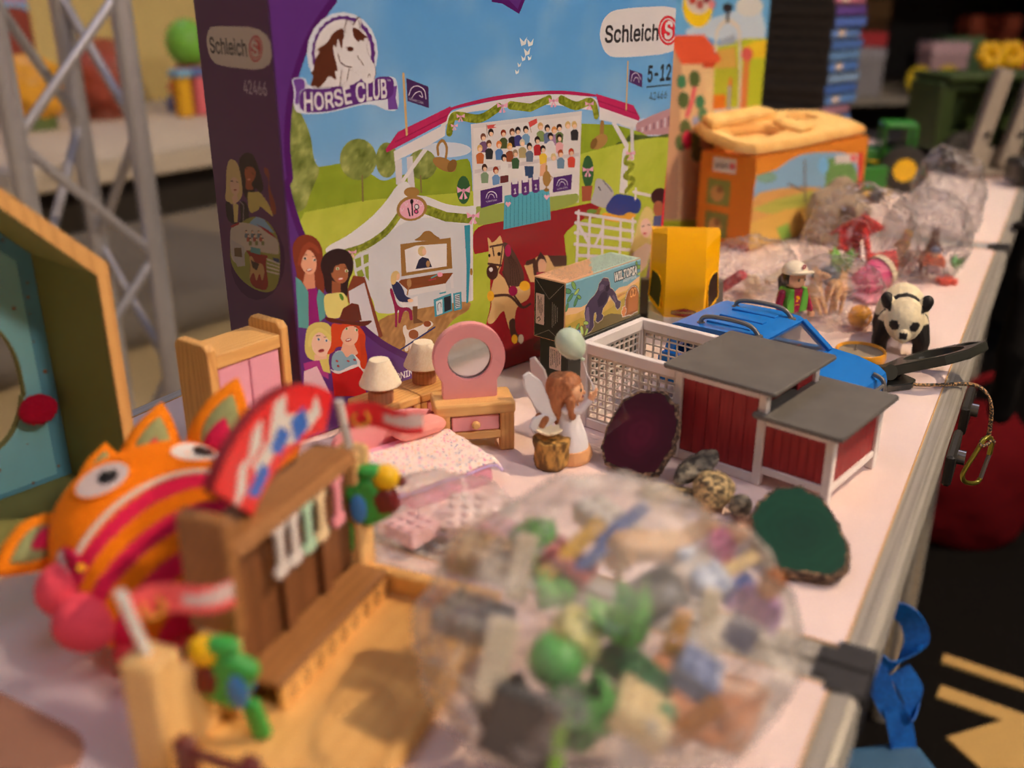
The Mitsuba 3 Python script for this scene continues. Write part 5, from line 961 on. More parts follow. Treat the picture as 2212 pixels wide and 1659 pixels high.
bk = bd.add('blanket', sheet(40, 40, blanket), 'dotted_cloth', smooth=60)
bd.add('hem', tube([(x + .0005, y, z - .0018) for x, y, z in [tuple(float(c) for c in blanket(np.array(1.0), np.array(t))) for t in np.linspace(0, 1, 20)]], .0009, 6), 'blanket_hem', smooth=True, parent=bk)
bd.add('hem', tube([(x, y - .0004, z - .0018) for x, y, z in [tuple(float(c) for c in blanket(np.array(t), np.array(0.0))) for t in np.linspace(0, 1, 20)]], .0009, 6), 'blanket_hem', smooth=True, parent=bk)
pl = Thing('toy_pillow', 'peach doll pillow lying at the head of the pink bed', 'doll pillow', m=xf((-0.0150, 0.6120, 0.0), 52.0))
def pillow(cx, cy, z, a, b, h):
    g = trimesh.creation.icosphere(4, 1.0); v = g.vertices
    s = np.sign(v); e = np.abs(v)
    q = np.stack([s[:, 0] * e[:, 0] ** .45 * a, s[:, 1] * e[:, 1] ** .45 * b, v[:, 2] * h * (1 - .5 * (e[:, 0] ** 6 + e[:, 1] ** 6))], 1)
    g = trimesh.Trimesh(q + [cx, cy, z], g.faces, process=False)
    return bump(g, .0006, 120, 4)
pl.body(pillow(-.024, .0545, .0285, .021, .0085, .0060), 'pillow_cloth', smooth=True)
# ---------------------------------------------------------------- open wooden doll house at the left
mat('house_edge', (205, 158, 96), 0.6, 0.3, tex=wood_tex((214, 168, 104), (180, 130, 74), (0, 0, 1), 90, 2.0))
mat('olive_paint', (118, 116, 66), 0.7, 0.2)
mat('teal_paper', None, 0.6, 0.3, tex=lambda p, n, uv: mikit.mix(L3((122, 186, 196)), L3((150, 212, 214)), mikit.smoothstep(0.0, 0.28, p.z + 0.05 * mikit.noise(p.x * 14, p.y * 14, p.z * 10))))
mat('teal_border', (86, 148, 168), 0.6, 0.3)
mat('bronze_foil', (128, 84, 56), 0.4, 0.5, 0.0)
mat('pompom_red', (168, 18, 46), 0.95, 0.1, sheen=0.6)
HB0 = np.array([-0.3091, 0.6110, 0.0])                  # rear right inner corner on the table
dhm = xf(HB0 + 0.0 * dirv(39), 39.0)                    # local x to the right along the rear wall, -y towards the opening
dh_ = Thing('doll_house', 'open wooden doll house with pale blue starry wallpaper at the left edge of the table', 'doll house', m=dhm)
hw, hd, eave, ridge, th = 0.24, 0.079, 0.166, 0.286, 0.008
def wallpoly(): return Polygon([(-hw, 0), (0, 0), (0, eave), (-hw / 2, ridge), (-hw, eave)])
win = unary_union([sbox(-0.083, .0715, -0.0215, .088), affinity.scale(Point(-0.052, .088).buffer(.0305), 1, 1.55)]).buffer(-.003).buffer(.003)
dh_.add('rear_wall', mv(prism(wallpoly().difference(win), .005), loc((0, .005, 0)) @ XZ), 'olive_paint')
me = prism(wallpoly().buffer(-.0105).difference(win.buffer(.001)), .0004)
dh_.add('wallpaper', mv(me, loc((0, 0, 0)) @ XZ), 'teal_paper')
dh_.add('wallpaper_border', mv(prism(wallpoly().buffer(-.0005).difference(wallpoly().buffer(-.0105)).difference(win), .0004), loc((0, 0, 0)) @ XZ), 'teal_border')
dh_.add('side_wall', rbox(0, -hd, 0, th, .005, eave, .0008), 'olive_paint')
dh_.add('side_wall', rbox(-hw - th, -hd, 0, -hw, .005, eave, .0008), 'olive_paint')
dh_.add('base_panel', rbox(-hw, -hd, 0.0, 0, .0, .007, .0005), 'olive_paint')
sl = math.atan2(ridge - eave, hw / 2); lr = math.hypot(ridge - eave, hw / 2)
for sgn in (1, -1):
    poly = Polygon([(0, eave - .002), (th, eave - .002), (th, eave + .004), (-hw / 2, ridge + .0095), (-hw / 2, ridge - .0005)])
    if sgn < 0: poly = affinity.translate(affinity.scale(poly, -1, 1, origin=(0, 0)), -hw, 0)
    dh_.add('roof_panel', mv(prism(poly, hd + .005), loc((0, .005, 0)) @ XZ), 'olive_paint')
    dh_.add('front_edge', mv(prism(poly, .0012), loc((0, -hd, 0)) @ XZ), 'house_edge')
for x in (0, -hw - th):
    dh_.add('front_edge', rbox(x, -hd - .0012, 0, x + th, -hd, eave, .0003), 'house_edge')
dh_.add('front_edge', rbox(-hw, -hd - .0012, 0, 0, -hd, .007, .0003), 'house_edge')
rs = random.Random(5)
pts = []
while len(pts) < 95:
    x, z = rs.uniform(-hw + .004, -.003), rs.uniform(.01, ridge - .02)
    pt = Point(x, z)
    if wallpoly().buffer(-.004).contains(pt) and not win.buffer(.005).contains(pt) and all((x - a) ** 2 + (z - b) ** 2 > .0085 ** 2 for a, b in pts): pts.append((x, z))
def star(x, z, r, k):
    if k == 0: return Point(x, z).buffer(r * .8, quad_segs=4)
    return Polygon([(x + (r if i % 2 == 0 else r * .42) * math.sin(i * math.pi / 5), z + (r if i % 2 == 0 else r * .42) * math.cos(i * math.pi / 5)) for i in range(10)])
g = [star(x, z, rs.choice((.0007, .0012, .0016, .0024 if i % 4 == 0 else .0018)), i % 2) for i, (x, z) in enumerate(pts)]
kk = dh_.add('foil_star', mv(prism(unary_union(g), .0003), loc((0, -.0004, 0)) @ XZ), 'bronze_foil', kind='stuff')
pp = Thing('pompom', 'fuzzy dark red pompom stuck on the blue wall inside the doll house', 'pompom', m=dhm)
pm = trimesh.creation.icosphere(4, .0105); pm.vertices *= [1.15, .8, .95]
pm = bump(pm, .0014, 900, 3); pm = bump(pm, .0012, 300, 8)
pm.apply_translation((-.0185, -.0089, .0640))
pp.body(pm, 'pompom_red', smooth=False)
# ---------------------------------------------------------------- toy barn with a wire run
BM = xf((0.2100, 0.5712, 0.0), 131.0)                  # local x along the front to the right, y to the back
mat('white_plastic', (236, 228, 224), 0.35)
mat('grid_plastic', (206, 196, 186), 0.4)
def red_board(p, n, uv):
    g = mikit.noise(p.x * 2200 + p.y * 2200, p.x * 700, p.z * 60)
    return mikit.mix(L3((128, 30, 36)), L3((152, 42, 46)), g)
mat('red_boards', None, 0.5, 0.3, tex=red_board)
mat('slate_roof', None, 0.5, 0.4, tex=lambda p, n, uv: mikit.mix(L3((82, 80, 79)), L3((92, 90, 88)), mikit.fbm(p.x * 60, p.y * 60, 0, 3)))
barn = Thing('toy_barn', 'toy barn with two dark grey roofs, red board walls and a white wire run', 'toy barn', m=BM)
BD = 0.083; XL, XT, XC = -0.0562, -0.1225, -0.2080
def post(x, y, h, w=.0062, d=.0062): barn.add('post', rbox(x, y, 0, x + w, y + d, h, .0006), 'white_plastic')
def planks(face, a, b, z0, z1, n, off):
    """n red boards side by side; face 'f' on the plane y = off facing -y, 'e' on x = off facing +x"""
    wdt = (b - a) / n
    for i in range(n):
        p, q = a + i * wdt + .00012, a + (i + 1) * wdt - .00012
        if face == 'f': m = rbox(p, off, z0, q, off + .0012, z1, .00035)
        else: m = rbox(off - .0012, p, z0, off, q, z1, .00035)
        barn.add('plank', m, 'red_boards')
hl, ht, hc = .0525, .0710, .0705
# low house on four legs
post(-.0062, 0, hl); post(-.0062, BD - .0062, hl)
for y in (0.0006, BD - .0056):
    barn.add('rail', rbox(XL + .0062, y, hl - .0065, -.0062, y + .005, hl, .0005), 'white_plastic')
    barn.add('rail', rbox(XL + .0062, y, .0095, -.0062, y + .005, .0150, .0005), 'white_plastic')
for x in (-.0056,):
    barn.add('rail', rbox(x, .0062, hl - .0060, x + .005, BD - .0062, hl, .0005), 'white_plastic')
    barn.add('rail', rbox(x, .0062, .0095, x + .005, BD - .0062, .0150, .0005), 'white_plastic')
barn.add('wall_panel', rbox(XL + .006, .0034, .0140, -.006, .0048, hl - .006, .0002), 'red_boards')
barn.add('wall_panel', rbox(-.0048, .006, .0140, -.0034, BD - .006, hl - .006, .0002), 'red_boards')
planks('f', XL + .0062, -.0062, .0150, hl - .0065, 7, .0022)
planks('e', .0062, BD - .0062, .0150, hl - .0060, 9, -.0022)
barn.add('floor_panel', rbox(XL + .004, .004, .0100, -.004, BD - .004, .0125, .0003), 'white_plastic')
def roof(x0, y0, x1, y1, z, name, notch=None, tk=.0030):
    poly = rrect(x0, y0, x1, y1, .0035, 5)
    if notch is not None: poly = poly.difference(notch)
    barn.add(name, prism(poly, tk, z, .0007), 'slate_roof', smooth=30)
nt = unary_union([sbox(XL - .0003, -.0003, XL + .0066, .0066), sbox(XL - .0003, BD - .0066, XL + .0066, BD + .0003)])
roof(XL - .0018, -.0070, .0070, BD + .0085, hl, 'low_roof', nt)
# tall house
post(XT, 0, ht); post(XL, 0, ht); post(XT, BD - .0062, ht); post(XL, BD - .0062, ht)
for y in (0.0006, BD - .0056):
    barn.add('rail', rbox(XT + .0062, y, ht - .0070, XL, y + .005, ht, .0005), 'white_plastic')
    barn.add('rail', rbox(XT + .0062, y, .0, XL, y + .005, .0075, .0005), 'white_plastic')
barn.add('wall_panel', rbox(XT + .006, .0034, .0070, XL, .0048, ht - .0065, .0002), 'red_boards')
planks('f', XT + .0062, XL, .0075, ht - .0070, 6, .0022)
barn.add('wall_panel', rbox(XL + .0020, .006, .004, XL + .0034, BD - .006, .0530, .0002), 'red_boards')
barn.add('wall_panel', rbox(XT + .006, BD - .0048, .0070, XL, BD - .0034, ht - .0065, .0002), 'red_boards')
barn.add('wall_panel', rbox(XL + .0020, BD - .030, .0530, XL + .0034, BD - .006, ht, .0002), 'red_boards')
roof(XT - .0075, -.0070, XL + .0147, BD + .0085, ht, 'tall_roof')
# wire run
post(XC, 0, hc); post(XC, BD - .0062, hc)
for y in (0.0, BD - .0062):
    barn.add('rail', rbox(XC + .0062, y, hc - .0085, XT, y + .0062, hc, .0005), 'white_plastic')
    barn.add('rail', rbox(XC + .0062, y + .0008, .0, XT, y + .0054, .0075, .0005), 'white_plastic')
barn.add('rail', rbox(XC, .0062, hc - .0085, XC + .0062, BD - .0062, hc, .0005), 'white_plastic')
barn.add('rail', rbox(XC + .0008, .0062, .0, XC + .0054, BD - .0062, .0075, .0005), 'white_plastic')
barn.add('rail', rbox(XT - .0010, .0062, hc - .0085, XT + .0040, BD - .0062, hc, .0005), 'white_plastic')
def grid(axis, a, b, off, nh=10, nv=9):
    z0, z1 = .0072, hc - .0083
    bits = []
    fw = .0022
    def bar(p, q, zz0, zz1, t): 
        if axis == 'f': bits.append(sbox(p, zz0, q, zz1))
        else: bits.append(sbox(p, zz0, q, zz1))
    bits += [sbox(a, z0, a + fw, z1), sbox(b - fw, z0, b, z1), sbox(a, z0, b, z0 + fw * .8), sbox(a, z1 - fw * 1.3, b, z1)]
    for i in range(1, nh): x = a + fw + (b - a - 2 * fw) * i / nh; bits.append(sbox(x - .0006, z0, x + .0006, z1))
    for j in range(1, nv): z = z0 + (z1 - z0) * j / nv; bits.append(sbox(a, z - .0006, b, z + .0006))
    g = prism(unary_union(bits), .0014)
    m = mv(g, loc((0, off + .0014, 0)) @ XZ) if axis == 'f' else mv(g, loc((off, 0, 0)) @ YZ)
    barn.add('wire_grid', m, 'grid_plastic')
grid('f', XC + .0060, XT + .0004, .0028); grid('f', XC + .0060, XT + .0004, BD - .0046)
grid('e', .0060, BD - .0060, XC + .0024)

# ---------------------------------------------------------------- animal box on a darker box
WB0 = np.array([0.0437, 0.7672, 0.0])
wm = xf(WB0, 41.4)
mat('dark_green_card', (30, 38, 34), 0.5)
mat('kraft_card', (206, 160, 120), 0.7, 0.3)
mat('paper_label', (226, 206, 194), 0.7)
lo_ = Thing('dark_toy_box', 'dark green toy box lying under the small gorilla box', 'toy box', m=wm)
lo_.add('carton', rbox(.004, -.001, 0, .112, .030, .0468, .0007), 'dark_green_card')
a = Art(sbox(0, 0, .031, .0468)); a.put(sbox(.001, .001, .030, .0458), (30, 38, 34)); a.put(rrect(.011, .020, .024, .040, .001), (226, 206, 194))
for i in range(6): a.put(sbox(.0125 + i * .0019, .022 + (i % 3) * .002, .0132 + i * .0019, .038), (70, 66, 62))
me, co = a.mesh()
lo_.add('end_print', mv(me, np.array([[0, 0, -1, .00385], [-1, 0, 0, .030], [0, 1, 0, 0], [0, 0, 0, 1.0]])), 'matte_print', color=co)
wb = Thing('gorilla_toy_box', 'small toy box printed with a walking gorilla and WILTOPIA in white letters', 'toy box', m=xf(WB0 + [0, 0, .0470], 41.4))
WL, WD_, WH = .1080, .0335, .0530
wb.add('carton', rbox(0, 0, 0, WL, WD_, WH, .0006), 'kraft_card')
# front print, traced on the face (units: fraction of width, fraction of height)
a = Art(sbox(.0004, .0004, WL - .0004, WH - .0004))
def F(pts): return Polygon([(x * WL, y * WH) for x, y in pts])
def sky_f(x, y):
    k = noise2(x, y, 150, 4)[:, None]
    return np.array((104, 156, 178)) * (1 - k * .5) + np.array((150, 192, 200)) * k * .5
def sand_f(x, y):
    k = noise2(x, y, 170, 6)[:, None]; t = np.clip(y / WH / .62, 0, 1)[:, None]
    return (np.array((150, 132, 56)) * (1 - t) + np.array((232, 186, 112)) * t) * (.9 + .25 * k)
a.put(sbox(0, 0, WL, WH), sky_f, .006)
a.put(F([(0, .60), (.2, .52), (.32, .55), (.45, .48), (.56, .50), (.7, .62), (.82, .60), (1, .70), (1, 0), (0, 0)]), (236, 196, 152))
a.put(F([(0, .48), (.15, .44), (.3, .47), (.5, .40), (.68, .52), (.8, .52), (1, .62), (1, 0), (0, 0)]), sand_f, .004)
a.put(F([(.62, .40), (.68, .49), (.74, .50), (.84, .49), (.76, .46), (.70, .44)]), (196, 142, 82))
a.put(F([(0, .30), (.2, .34), (.4, .25), (.6, .32), (.8, .42), (1, .44), (1, 0), (0, 0)]), (178, 154, 66))
a.put(F([(0, .18), (.3, .20), (.6, .22), (.8, .10), (1, .12), (1, 0), (0, 0)]), (110, 98, 62))
a.put(sbox(0, WH * .965, WL, WH), (160, 208, 222))
gor = [(.27, .10), (.25, .34), (.26, .46), (.31, .56), (.37, .62), (.41, .70), (.43, .82), (.49, .90), (.545, .86), (.57, .76), (.575, .66), (.61, .62), (.66, .50), (.69, .36), (.735, .30), (.73, .20), (.695, .165), (.665, .24), (.655, .32), (.62, .40), (.575, .52), (.545, .40), (.49, .30), (.475, .20), (.50, .15), (.485, .09), (.43, .055), (.40, .10), (.41, .20), (.40, .28), (.375, .28), (.365, .14), (.375, .02), (.34, -.06), (.295, -.08), (.285, -.02)]
gor = [(x, y * .86 + .10) for x, y in gor]
a.put(F(gor).buffer(.0007), (206, 190, 170)); a.put(F(gor).buffer(.0001), (70, 58, 82))
def fw_(pts): return F([(x, y * .86 + .10) for x, y in pts])
a.put(fw_([(.27, .10), (.26, .34), (.275, .44), (.30, .44), (.31, .30), (.32, .14), (.31, .0), (.285, .0)]), (112, 96, 126))
a.put(fw_([(.46, .62), (.50, .64), (.55, .58), (.54, .44), (.49, .36), (.43, .36), (.41, .50)]), (46, 38, 60))
a.put(fw_([(.42, .74), (.46, .80), (.50, .76), (.49, .68), (.44, .66)]), (100, 86, 110)); a.put(fw_([(.52, .72), (.565, .74), (.57, .66), (.545, .60), (.515, .63)]), (38, 32, 50))
a.put(fw_([(.45, .88), (.49, .905), (.54, .865), (.55, .80), (.50, .84)]), (92, 70, 84))
a.put(fw_([(.63, .50), (.66, .42), (.675, .33), (.66, .32), (.64, .40), (.61, .48)]), (104, 90, 118))
for s_, cx, cy in ((1, .03, .86), (1, .10, .92), (.8, .14, .80), (1, .06, .74), (.9, .13, .64), (.8, .02, .60), (.7, .17, .70), (.9, .04, .22), (1, .10, .14), (.8, .16, .20), (1, .22, .12), (.8, .27, .22), (.7, .20, .03), (.8, .28, .06), (.9, .97, .86), (.7, .94, .92), (.6, .985, .74)):
    ang = (cx * 37 + cy * 53) % 6.28
    L_ = affinity.rotate(affinity.scale(Point(cx * WL, cy * WH).buffer(.0045 * s_), 1, .42), math.degrees(ang)); a.put(L_.buffer(.0004), (24, 44, 40)); a.put(L_, [(120, 160, 84), (170, 196, 110), (84, 136, 92)][int(cx * 100 + cy * 100) % 3])
a.put(Point(.165 * WL, .06 * WH).buffer(.0050), (226, 232, 236)); a.put(Point(.165 * WL, .07 * WH).buffer(.0044), (44, 104, 176)); a.put(affinity.scale(Point(.175 * WL, .08 * WH).buffer(.0015), .8, 1.2), (236, 240, 244))
arch = unary_union([affinity.scale(Point(.90 * WL, .30 * WH).buffer(.0105), 1, 1.25), sbox(.803 * WL, .07 * WH, .997 * WL, .30 * WH)])
a.put(arch.buffer(.0012), (36, 40, 36)); a.put(arch.buffer(.0008), (238, 230, 220)); a.put(arch, (150, 88, 44))
a.put(sbox(.845 * WL, .10 * WH, .985 * WL, .40 * WH), (176, 108, 58))
for cx in (.89, .93): a.put(affinity.scale(Point(cx * WL, .44 * WH).buffer(.0024), .9, 1.5).boundary.buffer(.0005), (240, 178, 110))
cr = unary_union([sbox(.775 * WL, .085 * WH, .800 * WL, .235 * WH), sbox(.760 * WL, .135 * WH, .815 * WL, .185 * WH)]).buffer(.0005)
a.put(cr.buffer(.0006), (238, 230, 220)); a.put(cr, (206, 130, 72))
g = text_poly('WILTOPIA', 1, 5)
def tw(x0, y0, x1, h, c, grow=0):
    b = g.bounds; s_ = (x1 - x0) / (b[2] - b[0])
    q = affinity.affine_transform(g, [s_ * WL, 0, 0, h * WH, (x0 - b[0] * s_) * WL, y0 * WH])
    a.put(q.buffer(grow) if grow else q, c)
tw(.63, .755, .955, .135, (50, 70, 80), .0009); tw(.63, .755, .955, .135, (238, 234, 226))
g = text_poly('playmobil', 1, 2); tw(.76, .685, .945, .065, (222, 226, 222))
me, co = a.mesh()
wb.add('front_print', mv(me, loc((0, -.0002, 0)) @ XZ), 'glossy_print', color=co)
# top print: two tinted fields of tiny text lines
a = Art(sbox(.0004, .0004, WL - .0004, WD_ - .0004))
a.put(sbox(0, 0, WL, WD_), (226, 176, 134))
zig = [(WL * .34, 0), (WL * .40, .004), (WL * .42, .008), (WL * .50, .013), (WL * .52, .019), (WL * .62, .024), (WL * .66, .030), (WL * .72, WD_), (WL, WD_), (WL, 0)]
a.put(Polygon(zig), (176, 200, 186))
rs = random.Random(3)
for r_ in range(17):
    y = .0032 + r_ * .00175; x = .004 + rs.random() * .01
    while x < WL - .006:
        w_ = rs.uniform(.001, .005)
        a.put(sbox(x, y, min(x + w_, WL - .004), y + .00062), (96, 72, 56) if x < WL * (.36 + r_ * .022) else (66, 84, 78)); x += w_ + .0006
me, co = a.mesh()
wb.add('top_print', mv(me, loc((0, 0, WH + .0002))), 'matte_print', color=co)
a = Art(sbox(.0009, .0009, WD_ - .0009, WH - .0009))
a.put(sbox(0, 0, WD_, WH), (32, 36, 32))
for q in ([(0, WH), (WD_ / 2, WH * .68), (WD_, WH)], [(0, 0), (WD_ / 2, WH * .17), (WD_, 0)]): a.put(LineString(q).buffer(.00016), (150, 150, 140))
lb = rrect(.0022, .012, .0115, .039, .0006); a.put(lb, (222, 202, 190))
for i, (y0, y1) in enumerate(((.024, .037), (.022, .034), (.020, .036), (.023, .030))): a.put(sbox(.0045 + i * .0016, y0, .0051 + i * .0016, y1), (60, 54, 52))
a.put(LineString([(.0035, .0165), (.0060, .0185), (.0075, .0165), (.0055, .0145)]).buffer(.0003), (50, 46, 46))
for i in range(4): a.put(sbox(.020 + i * .0018, .012 + i * .002, .0205 + i * .0018, .034 - i * .001), (150, 150, 142))
me, co = a.mesh()
wb.add('end_print', mv(me, np.array([[0, 0, -1, -.0002], [-1, 0, 0, WD_], [0, 1, 0, 0], [0, 0, 0, 1.0]])), 'matte_print', color=co)
# ---------------------------------------------------------------- blue off-roader
CM = xf((0.1905, 0.7232, 0.0), 130.6)
mat('blue_plastic', (24, 104, 186), 0.28, 0.5)
mat('silver_plastic', (128, 126, 124), 0.30, 0.5, 0.55)
mat('rubber', (24, 23, 23), 0.7)
mat('seat_black', (30, 29, 30), 0.5)
mat('wine_plastic', (110, 26, 34), 0.4)
film('clear_window', 0.02)
car = Thing('toy_car', 'blue toy off-road car with grey roof rails behind the barn', 'toy car', m=CM)
CWd = 0.083
low = Polygon([(-.084, .010), (-.084, .034), (-.081, .0390), (.030, .0430), (.052, .0412), (.070, .0370), (.0765, .0325), (.0785, .026), (.0785, .010)])
for wx in (-.046, .050): low = low.difference(Point(wx, .012).buffer(.0165))
cab = sbox(-.066, .026, .024, .05)
body = man(mv(prism(low, CWd + .008, -.004), loc((0, CWd, 0)) @ XZ))
hollow = man(rbox(-.077, .004, .026, .022, CWd - .004, .06, .001))
car.add('body', body - hollow, 'blue_plastic', smooth=35)
car.add('floor_panel', rbox(-.077, .004, .0255, .022, CWd - .004, .0265, .0002), 'seat_black')
rf = Polygon([(-.076, .0590), (-.0755, .0635), (-.069, .0658), (-.020, .0672), (.000, .0662), (.0045, .0640), (.004, .0600), (-.002, .0622), (-.070, .0618)])
car.add('roof', mv(prism(rf, CWd - .002, .001), loc((0, CWd, 0)) @ XZ), 'blue_plastic', smooth=40)
for y in (.020, .0415, .063):
    car.add('roof_rib', rbox2(-.052, y - .004, .0658, -.012, y + .004, .0681, .0009), 'blue_plastic', smooth=40)
for y in (.0005, CWd - .0065):
    for (x0, z0, x1, z1, w_) in ((.004, .0625, .030, .0425, .006), (-.071, .062, -.077, .038, .009), (-.026, .062, -.026, .040, .005)):
        q = LineString([(x0, z0), (x1, z1)]).buffer(w_ / 2, cap_style='flat')
        car.add('pillar', mv(prism(q, .006, 0, .0006), loc((0, y + .006, 0)) @ XZ), 'blue_plastic')
car.add('windscreen', mv(prism(sbox(0, 0, .0305, CWd - .012), .0006), loc((.0045, .006, .0620), ry=38.0)), 'clear_window')
for y in (.0015, CWd - .0022):
    car.add('side_window', mv(prism(Polygon([(-.058, .040), (-.058, .062), (.003, .062), (.026, .043)]), .0005), loc((0, y + .0005, 0)) @ XZ), 'clear_window')
for y in (.012, CWd - .012):
    p = smooth_path([(-.0545, y, .0655), (-.0535, y, .0700), (-.047, y, .0728), (-.030, y, .0740), (-.014, y, .0735), (-.0065, y, .0705), (-.002, y, .0660)], 36)
    k = car.add('roof_rail', tube(p, .0019, 12), 'silver_plastic', smooth=True)
    for fx in (-.0545, -.0020):
        car.add('foot', mv(lathe([(0, .0016), (.0032, .0012), (.0036, 0), (0, 0)], 18), loc((fx, y, .0655))), 'silver_plastic', smooth=40, parent=k)
for y in (.022, .060):
    st = car.add('seat', rbox2(-.020, y - .011, .0265, .002, y + .011, .034, .003), 'seat_black', smooth=40)
    car.add('headrest', mv(rbox2(-.004, -.010, 0, .004, .010, .024, .003), loc((-.019, y, .032), ry=-12)), 'seat_black', smooth=40, parent=st)
car.add('dashboard', rbox2(.012, .005, .030, .026, CWd - .005, .041, .003), 'seat_black', smooth=40)
a_ = np.linspace(0, 2 * math.pi, 24, endpoint=False)
car.add('steering_wheel', mv(tube([(.0075 * math.cos(t), .0075 * math.sin(t), 0) for t in a_], .0009, 8, closed=True), loc((.008, .058, .043), ry=-55)), 'wine_plastic', smooth=True)
for wx in (-.046, .050):
    for y, sg in ((-.002, -1), (CWd + .002, 1)):
        t_ = car.add('wheel', mv(lathe([(0, -.006), (.0118, -.006), (.0138, -.0045), (.014, 0), (.0138, .0045), (.0118, .006), (0, .006)], 32), loc((wx, y, .0140), rx=90)), 'rubber', smooth=40)
        car.add('hub', mv(lathe([(0, -.0068), (.007, -.0064), (.0085, -.0058), (.0085, .0058), (.007, .0064), (0, .0068)], 20), loc((wx, y, .0140), rx=90)), 'silver_plastic', smooth=40, parent=t_)
bb = [smooth_path([(.0785, y, .013), (.0835, y, .016), (.0840, y, .028), (.0815, y, .0345), (.074, y, .0372)], 16) for y in (.018, CWd - .018)]
k = car.add('bull_bar', tube(bb[0], .0018, 10), 'silver_plastic', smooth=True)
car.add('bull_bar', tube(bb[1], .0018, 10), 'silver_plastic', smooth=True)
for z, x in ((.018, .0838), (.0300, .0834)):
    car.add('cross_bar', cyl((x, .018, z), (x, CWd - .018, z), .0015, n=10), 'silver_plastic', smooth=40, parent=k)
car.add('front_bumper', rbox2(.074, -.003, .009, .0815, CWd + .003, .018, .002), 'silver_plastic', smooth=40)

# ---------------------------------------------------------------- yellow horse trailer
TM = xf((0.1340, 0.9060, 0.0), 96.0)
mat('yellow_plastic', (252, 184, 14), 0.22, 0.5)
mat('grey_plastic', (78, 76, 76), 0.5)
mat('window_brown', (36, 18, 16), 0.4)
trl = Thing('toy_trailer', 'yellow and white toy horse trailer nose behind the blue car', 'toy trailer', m=TM)
W2, cc, cd = .0655, .0375, .0200
def section(k, yoff, top=False, ins=0.0):
    a0 = (W2 - cc) / 2
    return [(0 + ins, .052), (0 + ins, cd + yoff * .35), (a0, yoff + ins), (W2 - a0, yoff + ins), (W2 - ins, cd + yoff * .35), (W2 - ins, .052)]
def loft(secs, zs):
    v = []
    for s, z in zip(secs, zs):
        for i, (x, y) in enumerate(s): v.append((x, y, z if np.isscalar(z) else z[i]))
    n = len(secs[0]); f = []
    for i in range(len(secs) - 1):
        for j in range(n):
            j2 = (j + 1) % n; f += [[i * n + j, i * n + j2, (i + 1) * n + j2], [i * n + j, (i + 1) * n + j2, (i + 1) * n + j]]
    f += [[0, j + 1, j] for j in range(1, n - 1)]
    b = (len(secs) - 1) * n; f += [[b, b + j, b + j + 1] for j in range(1, n - 1)]
    return trimesh.Trimesh(v, f, process=False)
zl = [.012, .020, .0265]
trl.add('lower_shell', loft([section(0, .008), section(0, .003), section(0, .0012)], zl), 'white_plastic', smooth=25)
prof = [(.0262, .0010), (.036, -.001), (.050, -.001), (.064, .002), (.078, .0065), (.092, .0125), (.104, .0190), (.110, .0235)]
def zrow(z):
    up = .0115 * max(0, 1 - (z - .0262) / .03) if z < .056 else 0
    dn = -.0035 if z > .105 else 0
    return [z + up, z + up, z, z, z + up, z + up] if z < .056 else [z + dn * 1.6, z + dn, z, z, z + dn, z + dn * 1.6]
trl.add('upper_shell', loft([section(0, o) for z, o in prof], [zrow(z) for z, o in prof]), 'yellow_plastic', smooth=18)
# arched side windows lie in the two slanted panels
a0 = (W2 - cc) / 2
for sg in (0, 1):
    p0 = np.array([a0 if sg == 0 else W2 - a0, .0015, .0535]); p1 = np.array([0.0 if sg == 0 else W2, cd - .0005, .0535])
    ux = (p1 - p0) / np.linalg.norm(p1 - p0); n_ = np.cross(ux, [0, 0.16, 1.0]); n_ /= np.linalg.norm(n_); uz = np.cross(n_, ux)
    if n_[1] > 0: n_ = -n_
    wq = Polygon([(.0040, -.0185), (.0210, -.0095), (.0210, .0150)] + [(.0210 - .0170 * math.sin(t) ** .9, .0150 - .0170 * (1 - math.cos(t))) for t in np.linspace(.1, 1.5, 10)])
    M = np.eye(4); M[:3, 0], M[:3, 1], M[:3, 2], M[:3, 3] = ux, uz, n_, p0 + n_ * .0002
    k = trl.add('window_frame', mv(prism(wq.buffer(.0011).difference(wq), .0014), M), 'yellow_plastic')
    trl.add('window', mv(prism(wq, .0007), M), 'window_brown', parent=k)
for x in (-.0085, W2):
    q = Polygon([(.022, .004), (.058, .004), (.058, .050), (.046, .050), (.030, .018)])
    trl.add('mudguard', mv(prism(q, .0085), loc((x, 0, 0)) @ YZ), 'grey_plastic')
    t_ = trl.add('wheel', mv(lathe([(0, -.004), (.0105, -.004), (.012, -.003), (.012, .003), (.0105, .004), (0, .004)], 28), loc((x + .00425, .040, .012), ry=90)), 'rubber', smooth=40)
trl.add('drawbar', rbox(W2 / 2 - .004, -.030, .010, W2 / 2 + .004, .012, .016, .001), 'grey_plastic')
trl.add('jockey_wheel', mv(lathe([(0, -.002), (.005, -.002), (.005, .002), (0, .002)], 20), loc((W2 / 2, -.026, .005), ry=90)), 'rubber', smooth=40)
# badge with the maker's name
a = Art(sbox(-1, -1, 1, 1))
hx = Polygon([(-.0118, .0016), (0, .0046), (.0118, .0016), (.0118, -.0016), (0, -.0046), (-.0118, -.0016)])
a.put(hx, (46, 14, 16)); a.put(hx.buffer(-.0003), (142, 28, 28)); a.put(sbox(-.0115, -.00145, .0115, .00145), (40, 14, 16))
g = text_poly('BÖCKMANN', 1, 3); b_ = g.bounds; s_ = .0216 / (b_[2] - b_[0])
a.put(affinity.affine_transform(g, [s_, 0, 0, .0019, -.0108 - b_[0] * s_, -.00098]), (226, 178, 92))
me, co = a.mesh()
trl.add('badge', mv(me, loc((W2 / 2, -.00125, .0318), rx=11) @ XZ), 'glossy_print', color=co)

